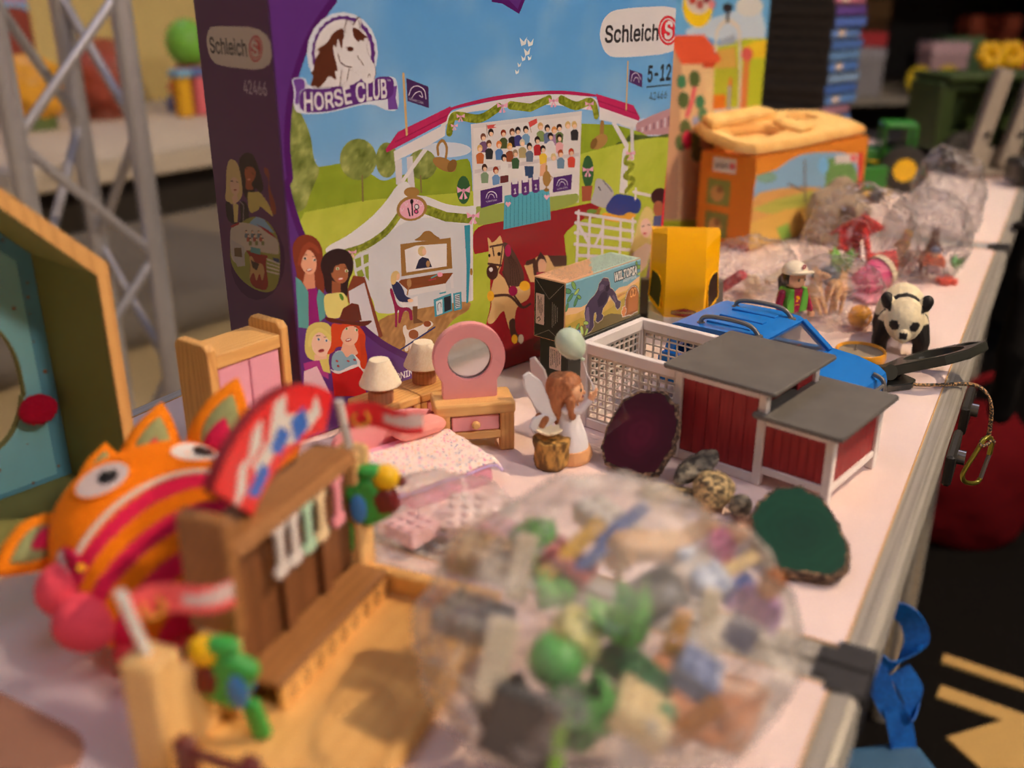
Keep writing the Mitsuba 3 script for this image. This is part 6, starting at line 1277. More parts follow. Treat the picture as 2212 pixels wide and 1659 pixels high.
# ---------------------------------------------------------------- toy figure with a cap
FM = xf((0.2720, 0.9060, 0.0), 62.0, s=1.1)
mat('skin_plastic', (232, 178, 140), 0.4)
mat('hair_black', (24, 22, 24), 0.3)
mat('cap_cream', (240, 226, 200), 0.4)
mat('green_vest', (92, 172, 62), 0.4)
mat('berry_plastic', (136, 24, 62), 0.35)
mat('trouser_grey', (120, 112, 120), 0.45)
fg = Thing('toy_figure', 'toy girl figure with black hair, cream cap and green vest beyond the blue car', 'toy figure', m=FM)
# local: +y away, -y front of the figure; x to its left
fg.add('legs', rbox2(-.0105, -.006, 0, .0105, .006, .030, .003), 'trouser_grey', smooth=40)
tor = Polygon([(-.0100, .029), (.0100, .029), (.0112, .044), (.0085, .0505), (-.0085, .0505), (-.0112, .044)]).buffer(.001)
fg.add('torso', mv(prism(tor, .013, -.0065, .0025), XZ), 'berry_plastic', smooth=40)
for sg in (-1, 1):
    fg.add('vest', mv(prism(Polygon([(sg * .0030, .0300), (sg * .0116, .0300), (sg * .0122, .0440), (sg * .0095, .0515), (sg * .0055, .0515), (sg * .0045, .044)]), .0150, -.0075, .0008), XZ), 'green_vest', smooth=40)
    am = fg.add('arm', chain([((sg * .0130, 0, .0475, .0034), (sg * .0160, -.001, .0390, .0032)), ((sg * .0160, -.001, .0390, .0032), (sg * .0172, -.005, .0300, .0028))], .0012, 6), 'berry_plastic', smooth=True)
    hb = trimesh.creation.annulus(.0014, .0032, .004, sections=20)
    fg.add('hand', mv(hb, loc((sg * .0176, -.0066, .0262), ry=8)), 'skin_plastic', smooth=40, parent=am)
fg.add('print', mv(prism(unary_union([Point(-.001, .044).buffer(.0012), Point(.0012, .0425).buffer(.0012), Point(-.0008, .0405).buffer(.001), sbox(-.002, .0365, .002, .0372)]), .0003), loc((0, -.00655, 0)) @ XZ), 'yellow_plastic')
hd_ = fg.add('head', mv(lathe([(0, 0), (.0062, .0004), (.0088, .0026), (.0094, .0080), (.0090, .0130), (.0060, .0160), (0, .0165)], 32), loc((0, 0, .0515))), 'skin_plastic', smooth=50)
for sg in (-1, 1): fg.add('eye', ball((sg * .0034, -.0091, .0598), (.0009, .0005, .0012), 2), 'hair_black', smooth=True, parent=hd_)
cs = m3.Manifold.sphere(.0106, 40).scale([1, 1, .98]).translate([0, .0012, .0600]) - m3.Manifold.cube([.03, .0185, .022], True).translate([0, -.0120, .0560]) - m3.Manifold.cube([.03, .03, .01], True).translate([0, 0, .0712])
hr = fg.add('hair', cs, 'hair_black', smooth=45)
fg.add('ponytail', chain([((.0, .0105, .0600, .0034), (.002, .0165, .0540, .0044)), ((.002, .0165, .0540, .0044), (.003, .0185, .0430, .0022))], .0012, 6), 'hair_black', smooth=True, parent=hr)
dome = m3.Manifold.sphere(.0114, 48).scale([1, 1, .92]).translate([0, .0004, .0645]) - m3.Manifold.cube([.04, .04, .03], True).translate([0, 0, .0495])
cp = fg.add('cap', dome, 'cap_cream', smooth=40)
vis = m3.CrossSection.circle(.0098, 40).scale([1, .95]).translate([0, -.0095])
fg.add('visor', m3.Manifold.extrude(vis, .0013).rotate([-12, 0, 0]).translate([0, 0, .0638]), 'cap_cream', smooth=40, parent=cp)
fg.add('emblem', mv(prism(Point(0, .0688).buffer(.0019).difference(Point(0, .0686).buffer(.0009)), .0006), loc((0, -.0096, .003), rx=0) @ XZ), 'berry_plastic', parent=cp)
# ---------------------------------------------------------------- panda
PM = xf((0.3700, 0.8760, 0.0), 200.0)       # local +x is where it walks
vcmat('panda_paint', 0.6, 0.3)
def panda():
    J = lambda x, y, z, r: (x, y, z, r)
    b = [(J(-.046, 0, .0300, .0200), J(-.020, 0, .0330, .0205)), (J(-.020, 0, .0330, .0205), J(.004, 0, .0305, .0175)), (J(.004, 0, .0305, .0175), J(.022, 0, .0300, .0130)),
         (J(.020, 0, .0355, .0180), J(.025, 0, .0338, .0165)), (J(.025, 0, .0310, .0120), J(.0395, 0, .0262, .0062))]
    for sg in (-1, 1):
        b += [(J(.004, sg * .0120, .0280, .0110), J(.009, sg * .0185, .0140, .0075)), (J(.009, sg * .0185, .0140, .0075), J(.010, sg * .0180, .0055, .0068)), (J(.010, sg * .0180, .0045, .0045), J(.0175, sg * .0180, .0040, .0042))]
        b += [(J(-.046, sg * .0120, .0260, .0125), J(-.043, sg * .0175, .0130, .0088)), (J(-.043, sg * .0175, .0130, .0088), J(-.044, sg * .0175, .0055, .0070)), (J(-.044, sg * .0175, .0045, .0045), J(-.0365, sg * .0175, .0042, .0042))]
        b += [(J(.0170, sg * .0155, .0470, .0060), J(.0165, sg * .0175, .0500, .0055))]
    b += [(J(-.064, 0, .0300, .004), J(-.066, 0, .0270, .004))]
    t = chain(b, .0014, 8)
    v = t.vertices; x, y, z = v.T
    c = np.repeat(lin((236, 222, 186))[None], len(v), 0)
    blk = lin((26, 24, 24))
    low = z < .0205 - .10 * np.clip(x - .0, 0, .02)
    legs = (np.abs(y) > .0085) & (z < .022) & ~((x > .020) & (z > .014))
    band = (x > -.006) & (x < .0065) & (z < .060) & ((np.abs(y) > .011) | (z > .0440))
    front = (x > -.008) & (x < .020) & (z < .030) & (np.abs(y) > .009) & ~((x > .016) & (z > .015))
    ear = (z > .0425) & (np.abs(y) > .0130) & (x > .0135)
    eye = ((np.abs(y) - .0088) ** 2 + (z - .0340) ** 2 < .0042 ** 2) & (x > .028)
    nose = (x > .0430) & (z > .0248) & (z < .0298) & (np.abs(y) < .0032)
    for k in (legs, band, front, ear, eye, nose): c[k] = blk
    c *= (.86 + .25 * meshkit.fbm(v * 500, 3, 4))[:, None]
    t = bump(t, .0003, 900, 2) if False else t
    return t, np.clip(c, 0, 1)
pt_, pc_ = panda()
pd = Thing('toy_panda', 'black and white toy panda walking towards the magnifying glass', 'toy panda', m=PM)
pt_.vertices = pt_.vertices * [1, 1, 1.14]
pd.body(pt_, 'panda_paint', smooth=True, color=pc_)

# ---------------------------------------------------------------- ochre dish
mat('ochre_glaze', (238, 164, 52), 0.22, 0.5)
mat('grey_felt', (120, 108, 92), 0.7)
bw_ = Thing('round_dish', 'low round ochre dish with a grey inside behind the blue bonnet', 'dish', m=xf((0.3235, 0.8480, 0), 90))
bw_.add('dish', lathe([(0, 0), (.0190, 0), (.0215, .002), (.0232, .007), (.0228, .0125), (.0218, .0138), (.0205, .0130), (.0200, .0112), (0, .0108)], 48), 'ochre_glaze', smooth=40)
bw_.add('inlay', lathe([(0, .0109), (.0196, .0109), (.0198, .0114), (0, .0114)], 48), 'grey_felt', smooth=30)
bw_.add('pin', cyl((-.004, .004, .0114), (-.004, .004, .0165), .0007, n=10), 'steel_bolt')

# ---------------------------------------------------------------- magnifying glass with cord and snap hook
mat('dark_green_plastic', (44, 46, 42), 0.28, 0.5)
scene['lens_glass'] = {'type': 'thindielectric', 'int_ior': 1.5}
mg = Thing('magnifying_glass', 'black folding magnifying glass propped open at the right edge of the table', 'magnifying glass')
hinge, tip = np.array([.3215, .7890, .0135]), np.array([.4130, .8160, .0275])
ax = (tip - hinge) / np.linalg.norm(tip - hinge)
nrm = np.cross(ax, np.cross([0, 0, 1.0], ax)); nrm /= np.linalg.norm(nrm); 
vw = (hinge + tip) / 2 - np.array([0, 0, CAM_H]); vw /= np.linalg.norm(vw)      # the lens stands steep, nearly edge-on to the aisle
nrm = min((nrm * math.cos(t) + np.cross(ax, nrm) * math.sin(t) for t in np.linspace(-.6, .6, 121)), key=lambda q: abs(q.dot(vw) + math.sin(math.radians(7)))); sidev = np.cross(nrm, ax)
MG = np.eye(4); MG[:3, 0], MG[:3, 1], MG[:3, 2], MG[:3, 3] = ax, sidev, nrm, hinge
Ln_ = np.linalg.norm(tip - hinge)
octo = [(.024, .0), (.026, .0205), (.042, .0300), (.066, .0300), (.082, .0200), (Ln_ + .002, .0110), (Ln_ + .002, -.0110), (.082, -.0200), (.066, -.0300), (.042, -.0300), (.026, -.0205)]
outer_ = Polygon([(.004, .010)] + octo[1:6] + octo[6:] + [(.004, -.010)]).buffer(.0015)
lensc = affinity.scale(Point(.0540, 0).buffer(.0232, quad_segs=24), 1.06, 1)
fr_ = mg.add('lens_frame', mv(prism(outer_.difference(lensc).difference(rrect(.0825, -.0080, Ln_ - .002, .0080, .003)), .0085, -.00425, .001), MG), 'dark_green_plastic', smooth=25)
mg.add('lens', mv(prism(affinity.scale(lensc, 1.01, 1.01), .0008, -.0004), MG), 'lens_glass', parent=fr_)
mg.add('hinge_knuckle', cyl(hinge + sidev * -.014, hinge + sidev * .014, .0068), 'dark_green_plastic', smooth=30)
base_ = Polygon([(-.006, -.012), (.020, -.016), (.030, -.010), (.030, .010), (.020, .016), (-.006, .012)]).buffer(.001)
MB_ = xf((hinge[0], hinge[1], 0), 66.0)
mg.add('base_plate', mv(prism(base_, .006, .0002, .001), MB_), 'dark_green_plastic')
hx_ = [(.010 + .010 * t / 12.0, .0055 * math.cos(t * 1.7), .0125 + .0055 * math.sin(t * 1.7)) for t in np.linspace(0, 12, 60)]
mg.add('spring', mv(tube(hx_, .0008, 6), MB_), 'steel_bolt', smooth=True)
mat('cord_gold', None, 0.6, 0.3, tex=lambda p, n, uv: dr.select(mikit.noise(p.x * 900, p.y * 900, p.z * 900) > 0.52, mi.Color3f(L3((196, 150, 100))), mi.Color3f(L3((52, 48, 44)))))
c1 = smooth_path([(.326, .790, .006), (.350, .786, .0032), (.372, .785, .0030), (.392, .786, .0034), (.404, .782, .0030), (.4105, .774, -.002), (.4130, .768, -.012), (.4135, .765, -.028), (.4130, .7635, -.0400)], 60)
c2 = c1 + np.column_stack([np.zeros(len(c1)), np.linspace(0, .0030, len(c1)), np.linspace(0, .0012, len(c1))])
mg.add('cord', tube(c1, .0013, 8), 'cord_gold', smooth=True); mg.add('cord', tube(c2, .0013, 8), 'cord_gold', smooth=True)
mat('brass_anodised', (176, 168, 72), 0.25, 0.5, 0.9)
kb = Thing('carabiner', 'small gold snap hook hanging from the cord off the table edge', 'carabiner')
CC = np.array([.4125, .7630, -.0400]); KM = np.eye(4)
kx = np.array([.86, .42, -.28]); kx /= np.linalg.norm(kx); kz = np.array([0, 0, 1.0]); kz -= kx * kz.dot(kx); kz /= np.linalg.norm(kz)
KM[:3, 0], KM[:3, 2], KM[:3, 1], KM[:3, 3] = kx, kz, np.cross(kz, kx), CC
lp = smooth_path([(.0060, 0, .0000), (.0000, 0, .0030), (-.0060, 0, .0005), (-.0100, 0, -.012), (-.0150, 0, -.027), (-.0155, 0, -.034), (-.010, 0, -.0390), (.000, 0, -.0405), (.0075, 0, -.0390), (.0100, 0, -.0350)], 60)
kb.add('hook', mv(tube(lp, .0020, 12), KM), 'brass_anodised', smooth=True)
kb.add('gate', mv(tube([(.0100, 0, -.035), (.0090, 0, -.012)], .0018, 12), KM), 'silver_plastic', smooth=40)
kb.add('gate_end', mv(tube([(.0090, 0, -.012), (.0060, 0, .0)], .0022, 12), KM), 'brass_anodised', smooth=40)
kn = smooth_path([(.004, -.003, .001), (.009, .001, -.003), (.003, .003, .003), (-.006, .002, -.001), (-.009, -.002, -.005), (-.002, -.003, -.001), (.006, .002, .003)], 40)
kb.add('knot', mv(tube(kn, .0014, 8), KM), 'cord_gold', smooth=True)

# ---------------------------------------------------------------- agate slices and stones
def agate(name, label, outline, thick, M, face, rind, seed):
    poly = Polygon(outline).buffer(0)
    pts = np.array(poly.exterior.segmentize(.002).coords)[:-1]
    ctr = pts.mean(0); d = pts - ctr
    k = 1 + (meshkit.fbm(np.column_stack([pts * 260, np.zeros(len(pts))]), 3, seed) - .5) * .10
    rim = ctr + d * k[:, None]
    ag = Thing(name, label, 'agate slice', m=M)
    inner = Polygon(ctr + d * (k * .94)[:, None])
    ag.add('polished_face', prism(inner, thick, -thick / 2 + .0002, .0002), face, smooth=20)
    # rough rind around it
    n = len(rim); v = []; f = []
    rows = [(.945, thick / 2), (1.0, thick * .46), (1.03, 0.0), (1.0, -thick * .46), (.945, -thick / 2)]
    rr = random.Random(seed)
    for s_, z_ in rows:
        for i in range(n):
            e = 1 + (0 if s_ < .95 else rr.uniform(-.012, .012)); v.append([*(ctr + (rim[i] - ctr) * s_ * e), z_])
    for r_ in range(len(rows) - 1):
        for i in range(n):
            j = (i + 1) % n; f += [[r_ * n + i, (r_ + 1) * n + j, r_ * n + j], [r_ * n + i, (r_ + 1) * n + i, (r_ + 1) * n + j]]
    ag.add('rind', trimesh.Trimesh(v, f, process=False), rind)
def agate_tex(c0, c1, c2, M):
    Mi = np.linalg.inv(M); lc = [mi.Color3f(L3(c)) for c in (c0, c1, c2)]
    def fn(p, n, uv):
        x = p.x * float(Mi[0, 0]) + p.y * float(Mi[0, 1]) + p.z * float(Mi[0, 2]) + float(Mi[0, 3])
        y = p.x * float(Mi[1, 0]) + p.y * float(Mi[1, 1]) + p.z * float(Mi[1, 2]) + float(Mi[1, 3])
        r = dr.sqrt(x * x + y * y * .8) + .010 * mikit.fbm(x * 70, y * 70, 0, 3)
        k = .5 + .5 * dr.sin(r * 900); g = mikit.smoothstep(.006, .030, r)
        return (lc[0] * (1 - g) + lc[1] * g) * (1 - k * .22) + lc[2] * (k * .22)
    return fn
mat('agate_rind', None, 0.8, 0.3, tex=lambda p, n, uv: mikit.mix(L3((52, 40, 36)), L3((150, 122, 96)), mikit.smoothstep(.45, .75, mikit.fbm(p.x * 500, p.y * 500, p.z * 500, 3))))
A1 = xf((0.0835, 0.6210, 0.0), 127.0, [((1, 0, 0), 52)]) @ loc((0, .0315, .0030))
mat('agate_purple', None, 0.06, 0.5, tex=agate_tex((84, 20, 48), (58, 14, 36), (52, 10, 30), A1), clearcoat=0.6)
agate('agate_slice', 'tall dark purple polished agate slice leaning on the wire run of the barn', [(-.018, -.030), (.010, -.031), (.022, -.026), (.0275, -.008), (.026, .012), (.018, .026), (.004, .0325), (-.012, .030), (-.023, .018), (-.0275, .000), (-.026, -.018)], .006, A1, 'agate_purple', 'agate_rind', 3)
A2 = xf((0.1600, 0.4870, 0.0), 112.0, [((1, 0, 0), 17)]) @ loc((.004, .0350, .0040))
mat('agate_green', None, 0.05, 0.5, tex=agate_tex((10, 52, 44), (12, 60, 48), (10, 46, 40), A2), clearcoat=0.8)
agate('agate_slice', 'wide dark green polished agate slice lying in front of the low end of the barn', [(-.006, -.0350), (.022, -.0320), (.0300, -.022), (.0285, -.006), (.0200, .014), (.0080, .032), (-.006, .0385), (-.020, .034), (-.0290, .020), (-.0310, .002), (-.026, -.018)], .006, A2, 'agate_green', 'agate_rind', 5)
mat('stone_grey', None, 0.6, 0.4, tex=lambda p, n, uv: mikit.mix(L3((58, 56, 52)), L3((128, 122, 108)), mikit.smoothstep(.4, .7, mikit.fbm(p.x * 260, p.y * 260, p.z * 260, 4))))
mat('stone_ochre', None, 0.7, 0.4, tex=lambda p, n, uv: mikit.mix(L3((74, 66, 52)), L3((204, 178, 128)), mikit.smoothstep(.35, .7, mikit.fbm(p.x * 420, p.y * 420, p.z * 420, 4))))
def stone(label, c, r, M, m_, seed, amp=.0022, cut=None):
    t = trimesh.creation.icosphere(4, 1.0); t.vertices *= r
    if cut: t.vertices[:, 2] = np.minimum(t.vertices[:, 2], cut)
    t = bump(t, amp, 130, seed, 4); t = mv(t, M)
    t.apply_translation([0, 0, -t.vertices[:, 2].min() + c[2]]); t.apply_translation([c[0], c[1], 0])
    s = Thing('stone', label, 'stone', group='stones in front of the barn'); s.body(t, m_, smooth=25)
stone('long slate grey stone with a pale broken edge lying between the two agate slices', (.1265, .5990, .0085), (.0200, .0105, .0058), loc((0, 0, 0), ry=-20, rz=35), 'stone_grey', 4, .0025)
stone('round speckled yellowish stone in front of the long grey stone', (.1345, .5755, 0), (.0140, .0128, .0125), np.eye(4), 'stone_ochre', 7, .0022, .0100)
stone('small smooth grey pebble next to the green agate slice', (.1500, .5620, 0), (.0075, .0060, .0080), np.eye(4), 'stone_grey', 9, .0008)
stone('flat pale edged stone lying behind the large bag of toys', (.1080, .5860, 0), (.0210, .0090, .0045), loc((0, 0, 0), rz=-20), 'stone_ochre', 11, .0016)
# ---------------------------------------------------------------- fairy figurine with a balloon
FYM = xf((0.0370, 0.6500, 0.0), 100.0)        # local +x: the way she looks, y: away
mat('resin_skin', (236, 182, 138), 0.5)
mat('resin_hair', None, 0.5, 0.3, tex=lambda p, n, uv: mikit.mix(L3((140, 84, 52)), L3((176, 116, 78)), mikit.noise(p.x * 900, p.y * 900, p.z * 120)))
mat('resin_white', (232, 228, 232), 0.45)
mat('resin_cream', (240, 226, 190), 0.55)
mat('resin_bark', None, 0.7, 0.3, tex=lambda p, n, uv: mikit.mix(L3((92, 66, 34)), L3((182, 140, 74)), mikit.smoothstep(.35, .7, mikit.fbm(p.x * 300, p.y * 300, p.z * 90, 3))))
mat('resin_tan', (222, 164, 112), 0.5)
mat('mint_pearl', None, 0.28, 0.5, tex=lambda p, n, uv: mikit.mix(L3((190, 214, 192)), L3((204, 222, 200)), mikit.noise(p.x * 1800, p.y * 1800, p.z * 1800)))
mat('wing_white', (226, 226, 230), 0.4)
fy = Thing('fairy_figurine', 'fairy figurine with brown hair and wings holding a mint green balloon', 'figurine', m=FYM)
dress = lathe([(0, .003), (.0140, .003), (.0150, .007), (.0125, .018), (.0090, .030), (.0070, .038), (.0078, .042), (.0060, .0455), (0, .046)], 36)
dress.vertices[:, 0] += .004 + .002 * np.sin(dress.vertices[:, 2] * 90)
fy.add('dress', dress, 'resin_white', smooth=45)
fy.add('skirt_hem', mv(lathe([(0, 0), (.0155, 0), (.0170, .004), (.0150, .010), (.0135, .0105), (0, .0100)], 36), loc((.006, 0, 0))), 'resin_tan', smooth=45)
hd = trimesh.creation.icosphere(3, .0092); hd.vertices *= [1.0, .92, 1.05]; hd.apply_translation((.0055, 0, .0545))
nose = ball((.0148, 0, .0530), (.0016, .0013, .0014), 2); chin = ball((.0115, 0, .0480), (.0035, .0036, .0028), 2)
hk = fy.add('head', tm(man(hd) + man(nose) + man(chin)), 'resin_skin', smooth=50)
for sg in (-1, 1):
    fy.add('eye', ball((.0131, sg * .0040, .0560), (.0008, .0011, .0014), 2), 'hair_black', smooth=True, parent=hk)
fy.add('mouth', ball((.0143, 0, .0497), (.0006, .0018, .0005), 2), 'berry_plastic', smooth=True, parent=hk)
cap_ = m3.Manifold.sphere(.0112, 40).scale([1, 1, 1.02]).translate([.0030, 0, .0565]) - m3.Manifold.cube([.02, .03, .03], True).rotate([0, -18, 0]).translate([.0205, 0, .0480])
lock = chain([((-.003, 0, .058, .0098), (-.0045, 0, .044, .0088)), ((-.0045, 0, .044, .0088), (-.002, 0, .030, .0050)), ((.006, -.0085, .050, .0038), (.008, -.0085, .037, .0026)), ((.006, .0085, .050, .0038), (.008, .0085, .037, .0026))], .0014, 6)
hm = man(lock) + cap_
fy.add('hair', bump(tm(hm.refine_to_length(.0016)), .0007, 320, 2), 'resin_hair', smooth=50)
ar = fy.add('arm', chain([((.003, -.0068, .0410, .0034), (.0130, -.0080, .0420, .0030)), ((.0130, -.0080, .0420, .0030), (.0205, -.0070, .0505, .0024))], .0012, 6), 'resin_white', smooth=True)
hand = chain([((.0205, -.0070, .0505, .0022), (.0225, -.0068, .0545, .0027))] + [((.0225, -.0068 + k * .0016, .0550, .0013), (.0245, -.0066 + k * .0017, .0580, .0010)) for k in (-1.2, -.4, .4, 1.2)] + [((.0215, -.0085, .0535, .0012), (.0205, -.0095, .0565, .0010))], .0007, 4)
fy.add('hand', hand, 'resin_skin', smooth=True, parent=ar)
ar2 = fy.add('arm', chain([((.003, .0068, .0400, .0034), (.0090, .0090, .0300, .0030)), ((.0090, .0090, .0300, .0030), (.0040, .0060, .0240, .0024))], .0012, 6), 'resin_white', smooth=True)
fy.add('hand', chain([((.004, .006, .024, .0022), (.001, .004, .022, .0024))] + [((.001, .004 + k * .0012, .022, .0011), (-.002, .003 + k * .0013, .0200, .0009)) for k in (-1.2, -.4, .4, 1.2)], .0008, 4), 'resin_skin', smooth=True, parent=ar2)
bl = trimesh.creation.icosphere(4, 1.0); z_ = bl.vertices[:, 2]
bl.vertices *= .0102; bl.vertices[:, 2] = np.where(z_ < 0, bl.vertices[:, 2] * 1.38, bl.vertices[:, 2] * 1.05)
bl.vertices[:, :2] *= np.where(z_ < 0, 1 - .28 * z_ ** 2 * (z_ < 0), 1)[:, None]
knot = lathe([(0, .004), (.0013, .003), (.0010, .001), (.0022, -.0005), (0, -.0005)], 16)
BMx = loc((.0030, .006, .0885), rx=0, ry=-38)
bk_ = fy.add('balloon', mv(bl, BMx), 'mint_pearl', smooth=True)
fy.add('balloon_knot', mv(mv(knot, loc((0, 0, -.0160))), BMx), 'mint_pearl', smooth=40, parent=bk_)
kp = BMx @ np.array([0, 0, -.0162, 1])
fy.add('string', tube(smooth_path([kp[:3], (.0165, .0005, .068), (.0225, -.0055, .0575), (.0185, -.009, .0455)], 24), .0006, 6), 'resin_white', smooth=True)
def wing(pts, th_):
    return prism(Polygon(pts).buffer(.001).buffer(-.001), th_, 0, th_ * .35)
w1 = wing([(0, 0), (-.004, .010), (-.012, .030), (-.0215, .0385), (-.0260, .0360), (-.0250, .026), (-.0170, .010), (-.006, -.002)], .0022)
fy.add('wing', mv(w1, loc((-.004, -.004, .0335), rz=25) @ XZ), 'wing_white', smooth=30)
fy.add('wing', mv(w1, loc((-.004, .008, .0335), rz=-28) @ XZ), 'wing_white', smooth=30)
w2 = wing([(0, 0), (-.010, .006), (-.0190, .004), (-.0215, -.003), (-.018, -.009), (-.008, -.006)], .0022)
fy.add('wing', mv(w2, loc((-.004, -.005, .0330), rz=30) @ XZ), 'wing_white', smooth=30)
fy.add('wing', mv(w2, loc((-.004, .008, .0330), rz=-30) @ XZ), 'wing_white', smooth=30)
st = lathe([(0, 0), (.0110, 0), (.0128, .004), (.0125, .014), (.0138, .0215), (.0125, .0225), (0, .0215)], 36)
fy.add('stump', bump(mv(trimesh.Trimesh(*trimesh.remesh.subdivide(st.vertices, st.faces), process=False), loc((-.0060, -.0150, 0))), .0012, 260, 3), 'resin_bark', smooth=50)
pet = []
for k in range(7):
    a = k * 2 * math.pi / 7
    pet.append(mv(prism(affinity.scale(Point(.0058, 0).buffer(.0056), 1, .62), .0014, 0, .0005), loc((-.0075, -.0165, .0240), rz=math.degrees(a)) @ loc((0, 0, 0), ry=-28)))
for q in pet: fy.add('petal', q, 'resin_cream', smooth=30)
fy.add('flower_bow', chain([((-.014, -.012, .030, .0030), (-.012, -.010, .0345, .0036)), ((-.012, -.010, .0345, .0036), (-.0165, -.006, .0340, .0030))], .0012, 5), 'resin_hair', smooth=True)
# ---------------------------------------------------------------- orange striped plush monster
def plush_frame():
    b = np.array([.874, .477, .10]); b /= np.linalg.norm(b)
    a = np.array([0.0, .86, .51]); a -= b * a.dot(b); a /= np.linalg.norm(a)
    n = np.cross(b, a); M = np.eye(4); M[:3, 0], M[:3, 1], M[:3, 2], M[:3, 3] = b, a, n, (-.1870, .4500, .0470)
    return M                                                    # local x across, y towards the head, z out of the face
PLM = plush_frame()
vcmat('plush_stripes', 0.95, 0.1, sheen=0.5)
mat('plush_orange', None, 0.95, 0.1, tex=lambda p, n, uv: mikit.mix(L3((226, 120, 18)), L3((250, 146, 30)), mikit.fbm(p.x * 900, p.y * 900, p.z * 900, 2)), sheen=0.5)
mat('plush_green', None, 0.9, 0.1, tex=lambda p, n, uv: mikit.mix(L3((118, 126, 84)), L3((158, 164, 118)), mikit.fbm(p.x * 1300, p.y * 1300, p.z * 1300, 2)))
mat('plush_crimson', None, 0.9, 0.1, tex=lambda p, n, uv: mikit.mix(L3((172, 24, 64)), L3((206, 40, 84)), mikit.fbm(p.x * 1300, p.y * 1300, p.z * 1300, 2)))
mat('plush_coral', None, 0.95, 0.1, tex=lambda p, n, uv: mikit.mix(L3((216, 64, 86)), L3((236, 88, 104)), mikit.fbm(p.x * 900, p.y * 900, p.z * 900, 2)), sheen=0.5)
mat('felt_white', (236, 226, 218), 0.9, 0.1)
mat('felt_grey', (206, 190, 190), 0.9, 0.1)
mat('zip_cream', (238, 214, 172), 0.6)
ps = Thing('plush_monster', 'orange plush monster with pink stripes and zip mouth lying by the doll house', 'plush toy', m=PLM)
RA = np.array([.0535, .0560, .0420])
def surf(x, y, lift=0.0):
    """point of the belly or face above local (x, y)"""
    k = np.clip(1 - (abs(x) / RA[0]) ** 2.3 - (abs(y) / RA[1]) ** 2.3, 0.0, 1)
    return np.array([x, y, RA[2] * k ** (1 / 2.3) + lift])
bd_m = trimesh.creation.icosphere(6, 1.0)
v = bd_m.vertices; q = np.sum(np.abs(v) ** 2.3, 1) ** (-1 / 2.3); bd_m.vertices = v * q[:, None] * RA
bd_m = bump(bd_m, .0018, 34, 5, 2)
v = bd_m.vertices; x, y, z = v.T
mouth = .0135 - .0180 * (x / RA[0] - .35) ** 2
ph = (mouth - y + .002 * (x / RA[0]) ** 2 + .0012 * np.sin(x * 60)) / .0190
stripe = (ph > 0.12) & (np.mod(ph - .12, 1.0) < .50)
co = np.where(stripe[:, None], lin((214, 34, 78)), lin((240, 126, 18)))
co = co * (.88 + .22 * meshkit.fbm(v * 700, 2, 6))[:, None]
ps.add('body', bd_m, 'plush_stripes', smooth=True, color=np.clip(co, 0, 1))
# zip mouth
def mouth_y(t): return .0135 - .0180 * (t / RA[0] - .35) ** 2
xs = np.linspace(-.0400, .0500, 58)
line = [surf(t, mouth_y(t), .0006) for t in xs]
zk = ps.add('zip_tape', tube(line, .0011, 8), 'felt_white', smooth=True)
teeth = []
for i in range(1, 57):
    d_ = line[i + 1] - line[i - 1]; d_ /= np.linalg.norm(d_); up = np.array([0, 0, 1.0]); s_ = np.cross(d_, up); s_ /= np.linalg.norm(s_)
    M = np.eye(4); M[:3, 0], M[:3, 1], M[:3, 2], M[:3, 3] = d_, s_, np.cross(d_, s_), line[i]
    teeth.append(mv(rbox(-.0005, -.0019, -.0006, .0005, .0019, .0014, .0002), M))
ps.add('zip_teeth', trimesh.util.concatenate(teeth), 'zip_cream', parent=zk, kind='stuff')
ps.add('zip_pull', mv(rbox2(-.0022, -.0045, -.0012, .0022, .0045, .0012, .0008), loc(surf(-.0415, mouth_y(-.0415), .003), rx=-15, ry=-45, rz=30)), 'plush_crimson', smooth=40, parent=zk)
ps.add('zip_charm', ball(surf(-.0395, -.0160, .0022), (.0022, .0022, .0012), 2), 'yellow_plastic', smooth=True, parent=zk)
# pocket with a tongue at the left corner of the mouth
def patch(cx, cy, rx, ry, h, rot=0, n=28, power=2.0):
    rings = [(1.0, -.0006), (1.0, h * .5), (.92, h), (.0, h * 1.15)]
    vv, ff = [], []
    for s_, l_ in rings:
        for k in range(n):
            t = 2 * math.pi * k / n; r = math.radians(rot)
            px, py = s_ * rx * math.cos(t), s_ * ry * math.sin(t)
            vv.append(surf(cx + px * math.cos(r) - py * math.sin(r), cy + px * math.sin(r) + py * math.cos(r), l_))
    for i in range(len(rings) - 1):
        for k in range(n):
            k2 = (k + 1) % n; ff += [[i * n + k, i * n + k2, (i + 1) * n + k2], [i * n + k, (i + 1) * n + k2, (i + 1) * n + k]]
    return trimesh.Trimesh(vv, ff, process=False)
ps.add('pocket_lining', patch(-.0440, -.010, .0042, .0120, .0012, 12), 'plush_crimson', smooth=40)
for i in range(4):
    ps.add('tooth', patch(-.0475, -.002 - i * .0050, .0022, .0022, .0024, 0, 14), 'felt_grey', smooth=40)
# eyes
for ex, ey, w_, h_ in ((-.0190, .0265, .0140, .0112), (.0300, .0300, .0140, .0100)):
    ek = ps.add('eye', patch(ex, ey, w_, h_, .0010, 8), 'felt_grey' if ex < 0 else 'felt_white', smooth=40)
    ps.add('eye_rim', tube([surf(ex + w_ * math.cos(t), ey + h_ * math.sin(t), .0004) for t in np.arange(36) * math.pi / 18], .0008, 6, closed=True), 'plush_orange', smooth=True, parent=ek)
    ps.add('pupil', patch(ex + .003, ey - .0005, .0052, .0048, .0019, 0), 'hair_black', smooth=40, parent=ek)
    ps.add('glint', patch(ex + .0045, ey + .0024, .0011, .0012, .0026, 0, 12), 'felt_white', smooth=40, parent=ek)
